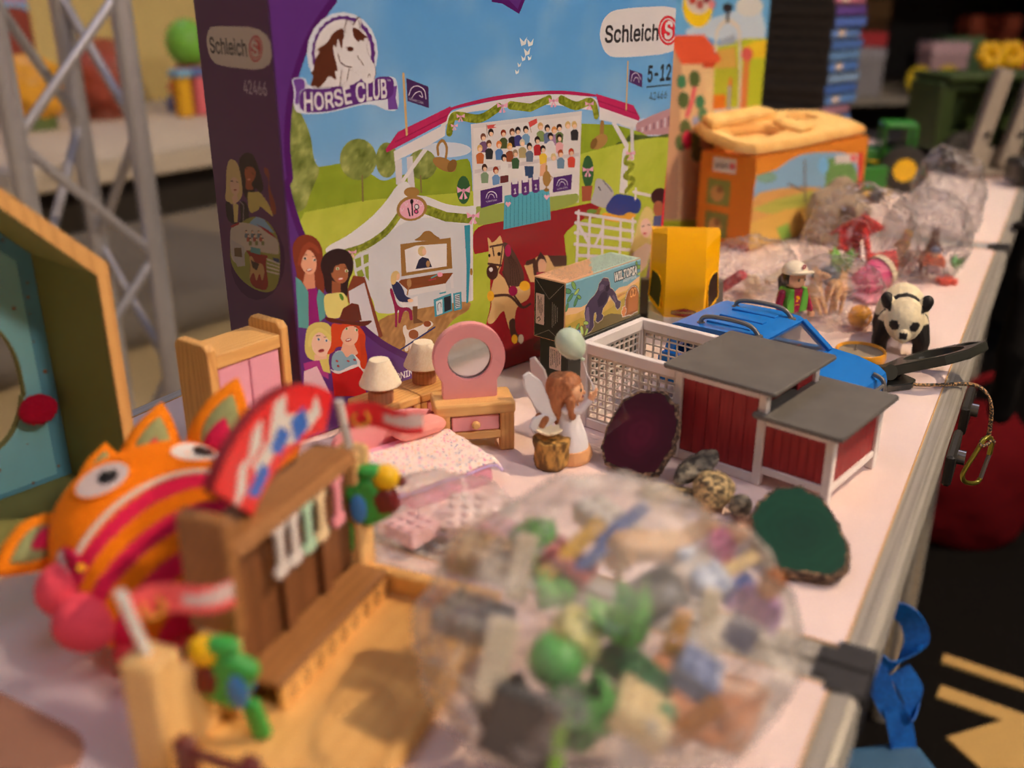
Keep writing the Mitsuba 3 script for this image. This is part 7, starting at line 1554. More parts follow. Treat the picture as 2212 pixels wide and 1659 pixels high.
# leaf shaped ears around the head
def leaf_mesh(L_, W_, th_, bend=0.0, n=26, m=14, blunt=.75):
    vv, ff = [], []
    for side in (1, -1):
        for i in range(n + 1):
            s = i / n; w = W_ * (math.sin(math.pi * min(1, s * .96 + .04) ** blunt)) ** .8 if s < 1 else 0
            for j in range(m + 1):
                u_ = -1 + 2 * j / m
                vv.append((w * u_, L_ * s, side * th_ * math.sqrt(max(0, 1 - u_ * u_)) * math.sin(math.pi * (s * .94 + .03)) ** .6 + bend * s * s))
        o = 0 if side == 1 else (n + 1) * (m + 1)
        for i in range(n):
            for j in range(m):
                p_, q_, r_, t_ = o + i * (m + 1) + j, o + i * (m + 1) + j + 1, o + (i + 1) * (m + 1) + j + 1, o + (i + 1) * (m + 1) + j
                ff += [[p_, q_, r_], [p_, r_, t_]] if side == 1 else [[p_, r_, q_], [p_, t_, r_]]
    return trimesh.Trimesh(vv, ff, process=False)
def ear(base, tip, facing, W_):
    base, tip, fc = (np.asarray(k, float) for k in (base, tip, facing))
    y_ = tip - base; L_ = np.linalg.norm(y_); y_ /= L_; z_ = fc - y_ * fc.dot(y_); z_ /= np.linalg.norm(z_)
    M = np.eye(4); M[:3, 0], M[:3, 1], M[:3, 2], M[:3, 3] = np.cross(y_, z_), y_, z_, base
    k = ps.add('ear', mv(bump(leaf_mesh(L_, W_, .0085), .0008, 120, 2), M), 'plush_orange', smooth=60, local=False)
    ps.add('ear_lining', mv(mv(leaf_mesh(L_ * .62, W_ * .62, .0050), loc((0, L_ * .20, .0060))), M), 'plush_green', smooth=60, parent=k, local=False)
    ps.add('ear_centre', mv(mv(leaf_mesh(L_ * .42, W_ * .42, .0040), loc((0, L_ * .20, .0088))), M), 'plush_crimson', smooth=60, parent=k, local=False)
cam = np.array([0, 0, CAM_H])
for base, tip, W_ in (((-.2060, .4800, .0560), (-.2020, .5170, .1010), .0175), ((-.1740, .4930, .0640), (-.1580, .5210, .1150), .0170), ((-.2270, .4720, .0560), (-.2290, .4960, .0850), .0135), ((-.2370, .4560, .0560), (-.2620, .4180, .0480), .0140), ((-.1480, .4900, .0620), (-.1250, .5200, .0980), .0165)):
    mid_ = (np.array(base) + np.array(tip)) / 2
    ear(base, tip, cam - mid_, W_)
for c, r in (((-.2215, .4115, .0440), .0150), ((-.2075, .3960, .0360), .0152)):
    t = trimesh.creation.icosphere(4, r); t = bump(t, .0010, 90, 3); t.apply_translation(c)
    ps.add('paw', t, 'plush_coral', smooth=True, local=False)
for c in ((-.1870, .4050, .0125), (-.1640, .4120, .0125)):
    t = trimesh.creation.icosphere(3, .0130); t.vertices *= [1, 1, .85]; t = bump(t, .0008, 90, 3); t.apply_translation(c)
    ps.add('foot', t, 'plush_coral', smooth=True, local=False)
# ---------------------------------------------------------------- wooden riding arena with flags
SM = xf((-0.0916, 0.4737, 0.0), 21.6)        # local x along the long wall (near to far), -y over the ground plate
wood('arena_wood', (234, 186, 114), (222, 170, 98), (.37, .93, 0), 70, seed=1.5)
wood('arena_post', (236, 196, 132), (210, 160, 96), (0, 0, 1), 90, seed=4.0)
wood('arena_dark', (120, 76, 46), (86, 52, 30), (0, 0, 1), 110, seed=7.0)
wood('arena_bench', (150, 104, 62), (118, 78, 44), (.37, .93, 0), 100, seed=9.0)
mat('sign_red', (214, 40, 44), 0.4); mat('sign_edge', (120, 16, 26), 0.5)
mat('flag_red', (222, 44, 56), 0.5); mat('white_dowel', (232, 228, 222), 0.45)
mat('maroon_paint', (92, 28, 34), 0.45)
ars = Thing('wooden_arena', 'wooden toy riding arena with a red arched sign and two pole flags in front', 'wooden playset', m=SM)
ars.add('ground_plate', rbox(-.185, -.090, 0, .006, .010, .008, .001), 'arena_wood')
ars.add('post', rbox(-.164, -.008, .008, -.146, .010, .0675, .0015), 'arena_post')
ars.add('post', rbox(-.004, -.010, .008, .012, .006, .0915, .0015), 'arena_post')
ars.add('post', rbox(-.119, -.010, .008, -.109, .008, .052, .001), 'arena_post')
ars.add('low_wall', rbox(-.146, -.003, .008, -.108, .003, .0500, .001), 'arena_post')
ars.add('tall_wall', rbox(-.108, -.004, .008, -.004, .008, .0900, .001), 'arena_dark')
ars.add('end_panel', rbox(-.116, -.012, .0500, -.108, .014, .1100, .001), 'arena_bench')
ars.add('eave', mv(prism(Polygon([(-.012, .0885), (-.008, .0945), (.014, .0945), (.014, .0885)]), .104), loc((-.108, 0, 0)) @ YZ), 'arena_bench')
for x in (-.072, -.038):
    ars.add('divider', rbox(x, -.008, .008, x + .008, -.004, .0885, .0006), 'arena_dark')
ars.add('bench', rbox(-.108, -.026, .0200, -.004, -.004, .0245, .001), 'arena_bench')
ars.add('bench_front', rbox(-.106, -.026, .008, -.006, -.0225, .0200, .0005), 'arena_wood')
for i in range(9):
    g = unary_union([affinity.scale(Point(-.098 + i * .0115, .0142).buffer(.0032), .8, 1.2).boundary.buffer(.00035), LineString([(-.098 + i * .0115, .0105), (-.096 + i * .0115, .0175)]).buffer(.0003)])
    ars.add('engraving', mv(prism(g, .0003), loc((0, -.0259, 0)) @ XZ), 'arena_bench')
ars.add('far_rim', rbox(-.002, -.090, .008, .006, -.010, .0200, .0008), 'arena_wood')
ars.add('side_rim', rbox(-.185, -.090, .008, -.002, -.085, .0110, .0008), 'arena_wood')
# arched sign
an = np.linspace(math.radians(158), math.radians(20), 30)
oc, ic = np.array([-.0555, .0895]), np.array([-.0520, .0860])
def arc3(p, q, r):
    (ax, ay), (bx, by), (cx, cy) = p, q, r; d = 2 * (ax * (by - cy) + bx * (cy - ay) + cx * (ay - by))
    ux = ((ax * ax + ay * ay) * (by - cy) + (bx * bx + by * by) * (cy - ay) + (cx * cx + cy * cy) * (ay - by)) / d; uy = ((ax * ax + ay * ay) * (cx - bx) + (bx * bx + by * by) * (ax - cx) + (cx * cx + cy * cy) * (bx - ax)) / d
    R_ = math.hypot(ax - ux, ay - uy); t0, t1 = math.atan2(ay - uy, ax - ux), math.atan2(cy - uy, cx - ux)
    return [(ux + R_ * math.cos(t), uy + R_ * math.sin(t)) for t in np.linspace(t0, t1, 24)]
outer = [(oc[0] + .0560 * math.cos(t), oc[1] + .0560 * math.sin(t)) for t in an]
outer = arc3((-.1080, .1200), (-.0630, .1450), (-.0080, .1270))
inner = arc3((-.0830, .0945), (-.0480, .1120), (-.0180, .1095))[::-1]
sg_ = Polygon(outer + inner)
sk = ars.add('sign_board', mv(prism(sg_, .006, -.004, .0005), XZ), 'sign_edge')
a = Art(sg_.buffer(-.0003)); a.put(sg_, (214, 42, 46))
for pts in ([(-.094, .106), (-.088, .122), (-.084, .123), (-.087, .110)], [(-.082, .121), (-.076, .134), (-.070, .137), (-.072, .127)], [(-.064, .128), (-.058, .141), (-.050, .142), (-.052, .132), (-.030, .125), (-.024, .131), (-.022, .122), (-.034, .118)], [(-.076, .110), (-.060, .120), (-.046, .117), (-.042, .123), (-.060, .128), (-.078, .118)]): a.put(Polygon(pts).buffer(.0012), (226, 220, 216))
for pts in ([(-.084, .107), (-.073, .116), (-.068, .111), (-.078, .103)], [(-.064, .121), (-.056, .128), (-.050, .122), (-.058, .116)], [(-.046, .127), (-.036, .130), (-.034, .120), (-.044, .116)]): a.put(Polygon(pts).buffer(.0010), (32, 98, 190))
me, co = a.mesh()
ars.add('sign_print', mv(me, loc((0, -.0022, 0)) @ XZ), 'glossy_print', color=co, parent=sk)
# hanging bone shaped rosettes
mat('bone_white', (226, 222, 220), 0.5); mat('bone_mint', (176, 216, 190), 0.5); mat('bone_cream', (236, 214, 172), 0.5); mat('bone_pink', (240, 160, 176), 0.5)
for x, m_ in ((-.0760, 'bone_white'), (-.0640, 'bone_white'), (-.0520, 'bone_mint'), (-.0400, 'bone_cream'), (-.0240, 'bone_pink')):
    q = unary_union([sbox(x - .0022, .064, x + .0022, .084), Point(x - .002, .063).buffer(.0032), Point(x + .002, .063).buffer(.0032), Point(x - .0018, .086).buffer(.0028), Point(x + .0018, .086).buffer(.0028)]).buffer(.0006)
    ars.add('hanging_tag', mv(prism(q, .0028, .0085, .0006), XZ), m_)
# flags on white poles
def flag(px, py, z0, z1, c_main, horseshoe, tilt, lab, rz):
    M = SM @ loc((px, py, 0), rz=rz)
    f = Thing('pole_flag', lab, 'toy flag', m=M)
    f.add('pole', cyl((0, 0, z0), (tilt, 0, z1), .0024, n=16), 'white_dowel', smooth=40)
    top = z1 - .0030; h = .0150; Lf = .0420
    def fl(u, v):
        x = tilt + .0020 + u * Lf; z = top - (1 - v) * h * (1 - .15 * u) - .0040 * u + .0018 * np.sin(u * 5)
        y = .0026 * np.sin(u * 6.5)
        return x, y, z
    sh = sheet(24, 9, fl, .0006)
    vv = sh.vertices; uu = np.clip((vv[:, 0] - tilt - .002) / Lf, 0, 1); wz = (vv[:, 2] - (top - .0040 * uu - h)) / h
    col = np.where(((uu > .5) & (np.abs(wz - .55) < .16 + .25 * (uu - .5)))[:, None], lin((214, 190, 190)), lin(c_main))
    fk = f.add('cloth', sh, 'matte_print', smooth=True, color=col)
    if horseshoe:
        an_ = np.linspace(-2.6, 2.6 + .0, 24)
        pth = [(tilt + .0110 + .0042 * math.sin(t), .0, top - h * .52 + -.0042 * math.cos(t)) for t in np.linspace(-2.5, 2.5, 24)]
        f.add('horseshoe', mv(tube(pth, .0009, 8), loc((0, -.0012, 0))), 'gold_print', smooth=True, parent=fk)
        f.add('horseshoe', mv(tube(pth, .0009, 8), loc((0, .0032, 0))), 'gold_print', smooth=True, parent=fk)
mat('gold_print', (214, 150, 50), 0.5)
flag(.0035, -.002, .0915, .1190, (222, 44, 56), True, -.0035, 'far red pole flag with a golden horseshoe on the arena post', -62)
flag(-.1550, .002, .0675, .0990, (232, 92, 96), True, -.0060, 'near faded red pole flag on the arena post closest to the plush monster', -38)
# parrots
mat('parrot_green', (48, 150, 62), 0.4); mat('parrot_yellow', (244, 196, 20), 0.4); mat('parrot_blue', (52, 126, 200), 0.4); mat('parrot_wine', (100, 20, 24), 0.4)
def parrot(M, lab):
    p_ = Thing('wooden_parrot', lab, 'toy parrot', group='painted parrots on the arena', m=M)
    p_.add('body', mv(rbox2(-.0105, -.0050, -.0150, .0105, .0050, .0130, .0048, 6), loc((.0035, 0, 0), ry=28)), 'parrot_green', smooth=50)
    p_.add('head', ball((-.0070, 0, .0130), (.0080, .0062, .0075), 3), 'parrot_yellow', smooth=True)
    p_.add('breast', mv(rbox2(-.0075, -.0056, -.0090, .0075, .0056, .0080, .0050, 6), loc((-.0060, 0, .0000), ry=18)), 'parrot_wine', smooth=50)
    p_.add('wing', ball((.0080, -.0048, -.0040), (.0048, .0018, .0090), 3), 'parrot_blue', smooth=True)
    p_.add('wing', ball((.0080, .0048, -.0040), (.0048, .0018, .0090), 3), 'parrot_blue', smooth=True)
    p_.add('crest', ball((.001, 0, .0165), (.0090, .0050, .0042), 3), 'parrot_green', smooth=True)
    p_.add('tail', mv(rbox2(-.0042, -.0032, -.0150, .0042, .0032, .0060, .0028, 5), loc((.0120, 0, -.0180), ry=-14)), 'parrot_green', smooth=50)
    p_.add('beak', ball((-.0150, 0, .0110), (.0030, .0022, .0034), 2), 'parrot_wine', smooth=True)
parrot(SM @ loc((-.1280, -.0120, .0400), rz=-75), 'nearest painted wooden parrot with a yellow head, on the bench end of the arena')
parrot(SM @ loc((.0030, -.0160, .0630), rz=110), 'far painted wooden parrot on the arena post under the horseshoe flag')
# front gate
gt = Thing('arena_gate', 'dark red toy gate at the near end of the wooden arena', 'toy gate', m=SM)
for y in (-.018, -.050, -.082):
    gt.add('post', rbox(-.166, y - .004, .008, -.159, y + .004, .036, .0012), 'maroon_paint')
for z in (.016, .027):
    gt.add('rail', rbox(-.164, -.082, z, -.161, -.018, z + .005, .0008), 'maroon_paint')
# ---------------------------------------------------------------- goods behind the big box
L_FRONT = np.array([-0.1590, 0.6809, 0.0])
u45, v45 = dirv(45.4), dirv(135.4)
t_far = fold_table('farthest white folding table carrying the green farm toys', 1.0128, 2.02, 0.0, 0.60, True)
BX2 = xf(L_FRONT + .55 * u45 - .20 * v45 + [0, 0, .0014], 45.4)
b2 = Thing('toy_box', 'tall toy box printed with a country house and yellow fields behind the purple box', 'toy box', m=BX2)
mat('red_card', (190, 34, 58), 0.45); mat('orange_card', (204, 116, 34), 0.5)
b2.add('carton', rbox(0, 0, 0, .385, .09, .375, .001), 'red_card')
me, co = draw(PRINT_COUNTRY, sbox(.0006, .0006, .3844, .3744))
b2.add('front_print', mv(me, loc((0, -.00025, 0)) @ XZ), 'glossy_print', color=co * PAPER)
OBM = xf((0.3132, 1.2643, 0.0014), 46.0)
ob = Thing('animal_box', 'orange card box with a cardboard rock on top beyond the yellow trailer', 'toy box', m=OBM)
ob.add('carton', rbox(0, 0, 0, .300, .085, .1225, .001), 'orange_card')
me, co = draw(PRINT_ORANGE, sbox(.0006, .0006, .2994, .1219))
ob.add('front_print', mv(me, loc((0, -.00025, 0)) @ XZ), 'matte_print', color=co * PAPER)
a = Art(sbox(0, 0, .085, .122)); a.put(sbox(0, 0, .085, .122), (206, 118, 36))
a.put(sbox(.020, .098, .056, .117), (214, 206, 206)); a.put(Point(.050, .1075).buffer(.0045), (196, 80, 90))
g = text_poly('Schleich', 1, 2); b_ = g.bounds; s_ = .0215 / (b_[2] - b_[0]); a.put(affinity.affine_transform(g, [s_, 0, 0, .0075, .0225 - b_[0] * s_, .1035]), (60, 50, 56))
for z0, z1, c in ((.054, .088, (112, 120, 60)), (.010, .044, (104, 110, 56))):
    a.put(sbox(.014, z0, .050, z1), c); a.put(Point(.030, (z0 + z1) / 2 - .002).buffer(.011), (196, 150, 92)); a.put(Point(.034, (z0 + z1) / 2 + .004).buffer(.005), (120, 80, 50))
a.put(sbox(0, 0, .085, .006), (180, 44, 48))
me, co = a.mesh()
ob.add('end_print', mv(me, np.array([[0, 0, -1, -.00025], [-1, 0, 0, .085], [0, 1, 0, 0], [0, 0, 0, 1.0]])), 'matte_print', color=co * PAPER)
mat('raw_card', None, 0.8, 0.2, tex=lambda p, n, uv: mikit.mix(L3((226, 172, 96)), L3((250, 212, 140)), mikit.fbm(p.x * 60, p.y * 60, p.z * 60, 3)))
outl = Polygon([(-.014, .010), (.004, -.012), (.100, -.016), (.200, -.012), (.296, -.010), (.312, .030), (.300, .080), (.240, .096), (.180, .104), (.110, .092), (.060, .100), (.010, .094), (-.010, .060)])
h1, h2 = Polygon([(.018, .022), (.070, .018), (.120, .026), (.118, .052), (.060, .058), (.022, .050)]).buffer(.002), Polygon([(.200, .056), (.250, .050), (.252, .066), (.206, .070)]).buffer(.002)
RKM = loc((0, 0, .1225)) @ loc((0, 0, 0), rx=11) @ loc((0, .016, -.1225))
plate = mv(prism(outl.difference(h1).difference(h2), .013, .1225, .003), RKM)
ob.add('rock_prop', rbox(.02, .06, .1215, .28, .08, .136, .002), 'raw_card')
kb_ = ob.add('rock_plate', plate, 'raw_card', smooth=20)
for q, z_, d_ in (([(.0, .060), (.10, .064), (.17, .070), (.16, .098), (.02, .092)], .1355, .012), ([(.135, .004), (.18, .010), (.17, .050), (.14, .056), (.125, .030)], .1355, .007), ([(.215, .002), (.285, .0), (.296, .036), (.26, .044), (.21, .034)], .1355, .006)):
    ob.add('rock_step', mv(prism(Polygon(q), d_, z_, .003), RKM), 'raw_card', parent=kb_)
# stack of flat game cases
SK = xf((0.588, 1.900, 0.0), 44.0)
stk_c = [(70, 110, 180), (92, 128, 190), (60, 92, 150), (110, 140, 190), (64, 104, 172), (150, 110, 130), (80, 120, 180), (58, 90, 160), (120, 150, 190), (70, 108, 176), (84, 120, 170), (64, 96, 160), (96, 132, 196), (70, 96, 170), (80, 60, 130), (196, 120, 150), (190, 90, 130)]
rs = random.Random(11)
for i in range(17):
    z = i * .0200; dx, dy, rz = rs.uniform(-.004, .004), rs.uniform(-.004, .004), rs.uniform(-1.5, 1.5)
    mt = f'case_tint_{i:02d}'; mat(mt, stk_c[i], 0.35)
    if i == 0: mat('case_black', (34, 33, 33), 0.32, 0.5)
    words = ['lowest', 'second', 'third', 'fourth', 'fifth', 'sixth', 'seventh', 'eighth', 'ninth', 'tenth', 'eleventh', 'twelfth', 'thirteenth', 'fourteenth', 'fifteenth', 'sixteenth', 'topmost'][i]
    s_ = Thing('game_case', f'{words} flat case from the bottom of the tall black and blue stack', 'game case', group='stacked flat cases', m=SK @ loc((dx, dy, z), rz=rz))
    s_.add('case', rbox(0, 0, .0004, .130, .19, .0192, .0012), 'case_black')
    s_.add('front_insert', rbox(.004, -.0008, .0022, .126, .0004, .0174, .0002), mt)
    if i % 3 == 0: s_.add('sticker', rbox(.030, -.0012, .004, .060, -.0006, .016, .0002), 'paper_label')
# grey brown toy rock with caves
mat('rock_brown', None, 0.8, 0.2, tex=lambda p, n, uv: mikit.mix(L3((124, 108, 92)), L3((176, 158, 136)), mikit.fbm(p.x * 90, p.y * 90, p.z * 90, 3)))
rk = trimesh.creation.icosphere(5, 1.0); rk.vertices *= [.048, .036, .052]; rk = bump(rk, .010, 36, 4, 3); rk.vertices[:, 2] = np.maximum(rk.vertices[:, 2], -.030)
rm = man(rk)
for c, r in (((-.012, -.034, .012), .012), ((.020, -.036, .006), .010), ((.022, -.020, .040), .011), ((-.020, -.030, -.010), .010)): rm -= m3.Manifold.sphere(r, 24).scale([1, 1.6, 1.2]).translate(list(c))
rt = Thing('toy_rock', 'brown toy rock with dark cave holes in front of the orange box', 'toy rock', m=xf((.4500, 1.3300, .030), 70))
rt.body(tm(rm), 'rock_brown', smooth=30)

# ---------------------------------------------------------------- clear bags of small toys on the table
film('bag_film', 0.02, rough=0.25, crease=.16, freq=32)
film('bag_film_milky', 0.06, (240, 236, 230), rough=0.4, crease=.42, freq=20)
def bag_mesh(r, seed, amp=.10, freq=3.0, flat=-.75, n=5, neck=None):
    t = trimesh.creation.icosphere(n, 1.0); v = t.vertices
    q = v * freq
    ridg = 1 - np.abs(2 * meshkit.fbm(q + seed * 3.1, 3, seed) - 1) * 2.2
    rid2 = 1 - np.abs(2 * meshkit.fbm(q * 2.3 + seed, 3, seed + 5) - 1) * 2.2
    d = 1 + amp * (ridg - .5) + amp * .45 * (rid2 - .5)
    v = v * d[:, None]
    if neck is not None:
        k = np.clip((v[:, 2] - .55) / .6, 0, 1); v[:, :2] *= (1 - .75 * k)[:, None]; v[:, 2] += k * neck
    v[:, 2] = np.maximum(v[:, 2], flat)
    v = v * np.asarray(r); v[:, 2] -= v[:, 2].min()
    return trimesh.Trimesh(v, t.faces, process=False)
pal = {}
def pm(c, rough=.38):
    k = 'toy_plastic_%02x%02x%02x' % tuple(int(x) for x in c)
    if k not in pal: mat(k, c, rough); pal[k] = 1
    return k
def toy(name, label, cat, mesh, c, M, group=None, smooth=40):
    s = Thing(name, label, cat, group=group, m=M); s.body(mesh, pm(c), smooth=smooth); return s
def chair_piece():
    return [rbox2(-.014, -.012, .010, .014, .012, .014, .0015), rbox2(-.014, .009, .012, .014, .013, .040, .0015)] + [rbox(x, y, 0, x + .003, y + .003, .012, .0005) for x in (-.014, .011) for y in (-.012, .009)]
def leaf_piece(n=5, h=.03):
    out = []
    for i in range(n):
        a = i * 2 * math.pi / n
        out.append(mv(leaf_mesh(h, h * .28, .0012, bend=.004, n=8, m=6), loc((0, 0, .002), rz=math.degrees(a)) @ loc((0, 0, 0), rx=50)))
    return tm(out)
def brick_piece(nx=2, ny=4, h=.0096):
    b = [rbox(0, 0, 0, nx * .008, ny * .008, h, .0003)]
    for i in range(nx):
        for j in range(ny): b.append(cyl((.004 + i * .008, .004 + j * .008, h - .0002), (.004 + i * .008, .004 + j * .008, h + .0017), .0024, n=12))
    return tm(b)
def rod_piece(L_=.05, w=.008): return rbox2(-w / 2, 0, 0, w / 2, L_, w * .7, .0012)
def mini_figure(M, label, shirt, trousers, hair, group=None):
    f = Thing('toy_figure', label, 'toy figure', group=group, m=M)
    f.add('legs', rbox2(-.0075, -.004, 0, .0075, .004, .019, .0018), pm(trousers), smooth=40)
    f.add('torso', mv(prism(Polygon([(-.008, .0185), (.008, .0185), (.0062, .033), (-.0062, .033)]), .008, -.004, .001), XZ), pm(shirt), smooth=40)
    for sg in (-1, 1):
        f.add('arm', chain([((sg * .0075, 0, .031, .0022), (sg * .0100, -.001, .025, .0021)), ((sg * .0100, -.001, .025, .0021), (sg * .0104, -.005, .020, .0019))], .0012, 4), pm(shirt), smooth=True)
    h = f.add('head', lathe([(0, .033), (.0042, .0335), (.0052, .036), (.0050, .041), (.0034, .0432), (0, .0434)], 20), 'skin_plastic', smooth=50)
    f.add('hair', m3.Manifold.sphere(.0060, 24).translate([0, .0006, .0408]) - m3.Manifold.cube([.02, .012, .012], True).translate([0, -.0068, .0375]), pm(hair), smooth=45, parent=h)
    return f
def onb(x, y, z, az=0.0, rx=0, ry=0): return xf((x, y, z), az) @ loc((0, 0, 0), rx=rx, ry=ry)
# clear bag at the left with a bluish shine
bg = Thing('plastic_bag', 'crinkled clear plastic bag of small parts just right of the yellow trailer', 'plastic bag', m=xf((.2700, 1.0650, .0004), 40))
bg.body(bag_mesh((.062, .050, .038), 3, .13, 2.2), 'bag_film', smooth=30)
for i, (x, y, z, c, lab) in enumerate(((.245, 1.075, .012, (206, 196, 186), 'pale grey plastic part inside the clear bag by the trailer'), (.262, 1.050, .010, (214, 190, 160), 'cream plastic plank inside the clear bag by the trailer'), (.290, 1.068, .012, (196, 176, 150), 'beige plastic beam inside the clear bag by the trailer'), (.238, 1.045, .011, (170, 60, 72), 'dark red plastic piece inside the clear bag by the trailer'))):
    toy('toy_part', lab, 'toy part', brick_piece(2, 4) if i % 2 else rod_piece(.040, .010), c, onb(x, y, z, 40 + i * 57, rx=20 * (i - 1)))
# bag with the tan toy animals and the orange ball
bg = Thing('plastic_bag', 'clear plastic bag of tan toy animals and an orange ball beside the capped figure', 'plastic bag', m=xf((.3320, .9650, .0004), 60))
bg.body(bag_mesh((.052, .046, .040), 8, .12, 2.2), 'bag_film', smooth=30)
def toy_animal(M, c, label, legs=.022):
    bones = [((-.018, 0, legs + .004, .0075), (.014, 0, legs + .005, .0080)), ((.014, 0, legs + .006, .0060), (.024, 0, legs + .018, .0042)), ((.024, 0, legs + .019, .0046), (.034, 0, legs + .014, .0030)), ((.023, .002, legs + .023, .0014), (.022, .003, legs + .028, .0008)), ((.023, -.002, legs + .023, .0014), (.022, -.003, legs + .028, .0008)), ((-.024, 0, legs + .004, .002), (-.030, 0, legs - .008, .0014))]
    for sg in (-1, 1):
        bones += [((.013, sg * .0045, legs, .0040), (.014, sg * .0050, legs * .5, .0024)), ((.014, sg * .0050, legs * .5, .0024), (.014, sg * .0050, .002, .0020)), ((-.017, sg * .0045, legs, .0046), (-.0200, sg * .0050, legs * .52, .0026)), ((-.0200, sg * .0050, legs * .52, .0026), (-.018, sg * .0050, .002, .0020))]
    toy('toy_animal', label, 'toy animal', chain(bones, .0016, 6), c, M, smooth=True)
toy_animal(onb(.3120, .9600, .006, 140, ry=-30), (222, 172, 122), 'tan toy horse tipped over in the bag beside the capped figure')
toy_animal(onb(.3400, .9850, .006, 30, ry=20), (206, 160, 112), 'light brown toy foal at the back of the bag beside the capped figure')
s = Thing('toy_ball', 'orange yellow toy fruit ball at the front of the clear bag by the panda', 'toy ball', m=xf((.3560, .9480, .0130), 0)); t = trimesh.creation.icosphere(4, .0118); s.body(bump(t, .0006, 200, 2), pm((240, 162, 34)), smooth=True)
mini_figure(onb(.3200, .9920, .004, 200, ry=15), 'toy figure with a dark hat behind the capped figure inside the clear bag', (150, 40, 50), (190, 150, 110), (40, 36, 36))
# bag with the red chairs
bg = Thing('plastic_bag', 'clear plastic bag of red chairs and a pink cup behind the panda', 'plastic bag', m=xf((.4050, 1.1100, .0004), 35))
bg.body(bag_mesh((.085, .062, .066), 14, .11, 2.0), 'bag_film', smooth=30)
CHR = tm(chair_piece())
toy('toy_chair', 'tilted red toy chair, left one inside the bag behind the panda', 'toy chair', mv(CHR, np.diag([1.3, 1.3, 1.3, 1])), (206, 62, 58), onb(.4000, 1.1650, .030, 70, rx=50, ry=30), smooth=30)
toy('toy_chair', 'upright bright red toy chair, right one inside the bag behind the panda', 'toy chair', mv(CHR, np.diag([1.35, 1.35, 1.35, 1])), (216, 54, 54), onb(.4450, 1.1300, .012, 20, rx=-14), smooth=30)
cupm = lathe([(0, .002), (.012, .002), (.0165, .030), (.0178, .030), (.0135, 0), (0, 0)], 36)
s = Thing('toy_cup', 'pink toy cup with a cream rim lying in the bag behind the panda', 'toy cup', m=onb(.3900, 1.0500, .018, 60, rx=0, ry=72)); s.add('cup', cupm, pm((226, 88, 140)), smooth=40); s.add('rim', mv(lathe([(.0150, .029), (.0150, .036), (.0196, .036), (.0196, .029)], 36), np.eye(4)), 'resin_cream', smooth=30)
toy('toy_plant', 'green toy leaf plant standing between the red chairs and the pink cup', 'toy plant', leaf_piece(5, .032), (108, 172, 66), onb(.3850, 1.1050, .014, 0))
toy('toy_part', 'blue toy barrel half hidden behind the green toy leaf plant', 'toy part', lathe([(0, 0), (.010, 0), (.012, .010), (.010, .020), (0, .020)], 24), (40, 88, 120), onb(.3700, 1.1200, .006, 0, rx=60))
toy('toy_part', 'pale pink flat plastic piece under the pink toy cup', 'toy part', rbox2(-.020, -.014, 0, .020, .014, .004, .0015), (236, 150, 170), onb(.4050, 1.0450, .003, 70, rx=6))
# bag with brown and gold figures, right
bg = Thing('plastic_bag', 'clear plastic bag of brown and gold figures near the right table edge', 'plastic bag', m=xf((.5000, 1.1560, .0004), 30))
bg.body(bag_mesh((.062, .050, .058), 21, .11, 2.2), 'bag_film', smooth=30)
toy_animal(onb(.4900, 1.1450, .004, 60, ry=10), (120, 78, 62), 'dark brown toy animal inside the bag near the right table edge', .016)
toy_animal(onb(.5120, 1.1600, .010, 200, ry=-20), (86, 60, 52), 'blackish brown toy animal at the back of the bag near the table edge', .016)
mini_figure(onb(.4760, 1.1650, .010, 170, ry=12), 'golden toy figure upright beside the bright red chair', (214, 166, 70), (190, 140, 60), (200, 150, 60))
mini_figure(onb(.5080, 1.1350, .008, 120, rx=40), 'orange and white toy figure leaning in the bag near the table edge', (226, 120, 80), (200, 190, 200), (90, 100, 130))
toy('toy_plant', 'small green toy plant at the right end of the bag near the table edge', 'toy plant', leaf_piece(4, .018), (78, 150, 70), onb(.5400, 1.1500, .006, 0))
toy('toy_part', 'coral red toy piece lying at the foot of the bag near the table edge', 'toy part', tm([rbox2(-.012, -.005, 0, .012, .005, .006, .001), rbox2(-.004, -.012, 0, .004, .012, .006, .001)]), (216, 92, 76), onb(.5150, 1.1150, .0006, 35))
# empty standing bag
bg = Thing('plastic_bag', 'tall empty clear bag standing behind the bag of figures', 'plastic bag', m=xf((.5950, 1.3300, .0004), 20))
bg.body(bag_mesh((.090, .045, .072), 33, .18, 1.7), 'bag_film', smooth=30)

# ---------------------------------------------------------------- green farm toys at the far end
mat('farm_green', (30, 100, 30), 0.35); mat('farm_yellow', (236, 184, 24), 0.35); mat('loader_olive', (36, 52, 22), 0.5, 0.3); mat('fork_grey', (150, 140, 130), 0.4)
tr = Thing('toy_tractor', 'green toy tractor with a cab and yellow stripes at the far end of the table', 'toy tractor', m=xf((.640, 1.730, 0), 100, s=1.15))
tr.add('bonnet', rbox2(-.060, -.020, .030, .004, .020, .062, .006), 'farm_green', smooth=40)
cabb = man(rbox2(.000, -.026, .030, .050, .026, .100, .005)) - man(rbox(.005, -.03, .058, .045, .03, .092)) - man(rbox(-.01, -.020, .058, .06, .020, .092))
tr.add('cab', tm(cabb), 'farm_green', smooth=30)
tr.add('stripe', rbox(-.060, -.0212, .040, .002, .0212, .044, .0003), 'farm_yellow')
tr.add('chassis', rbox(-.062, -.012, .018, .052, .012, .032, .001), 'case_black')
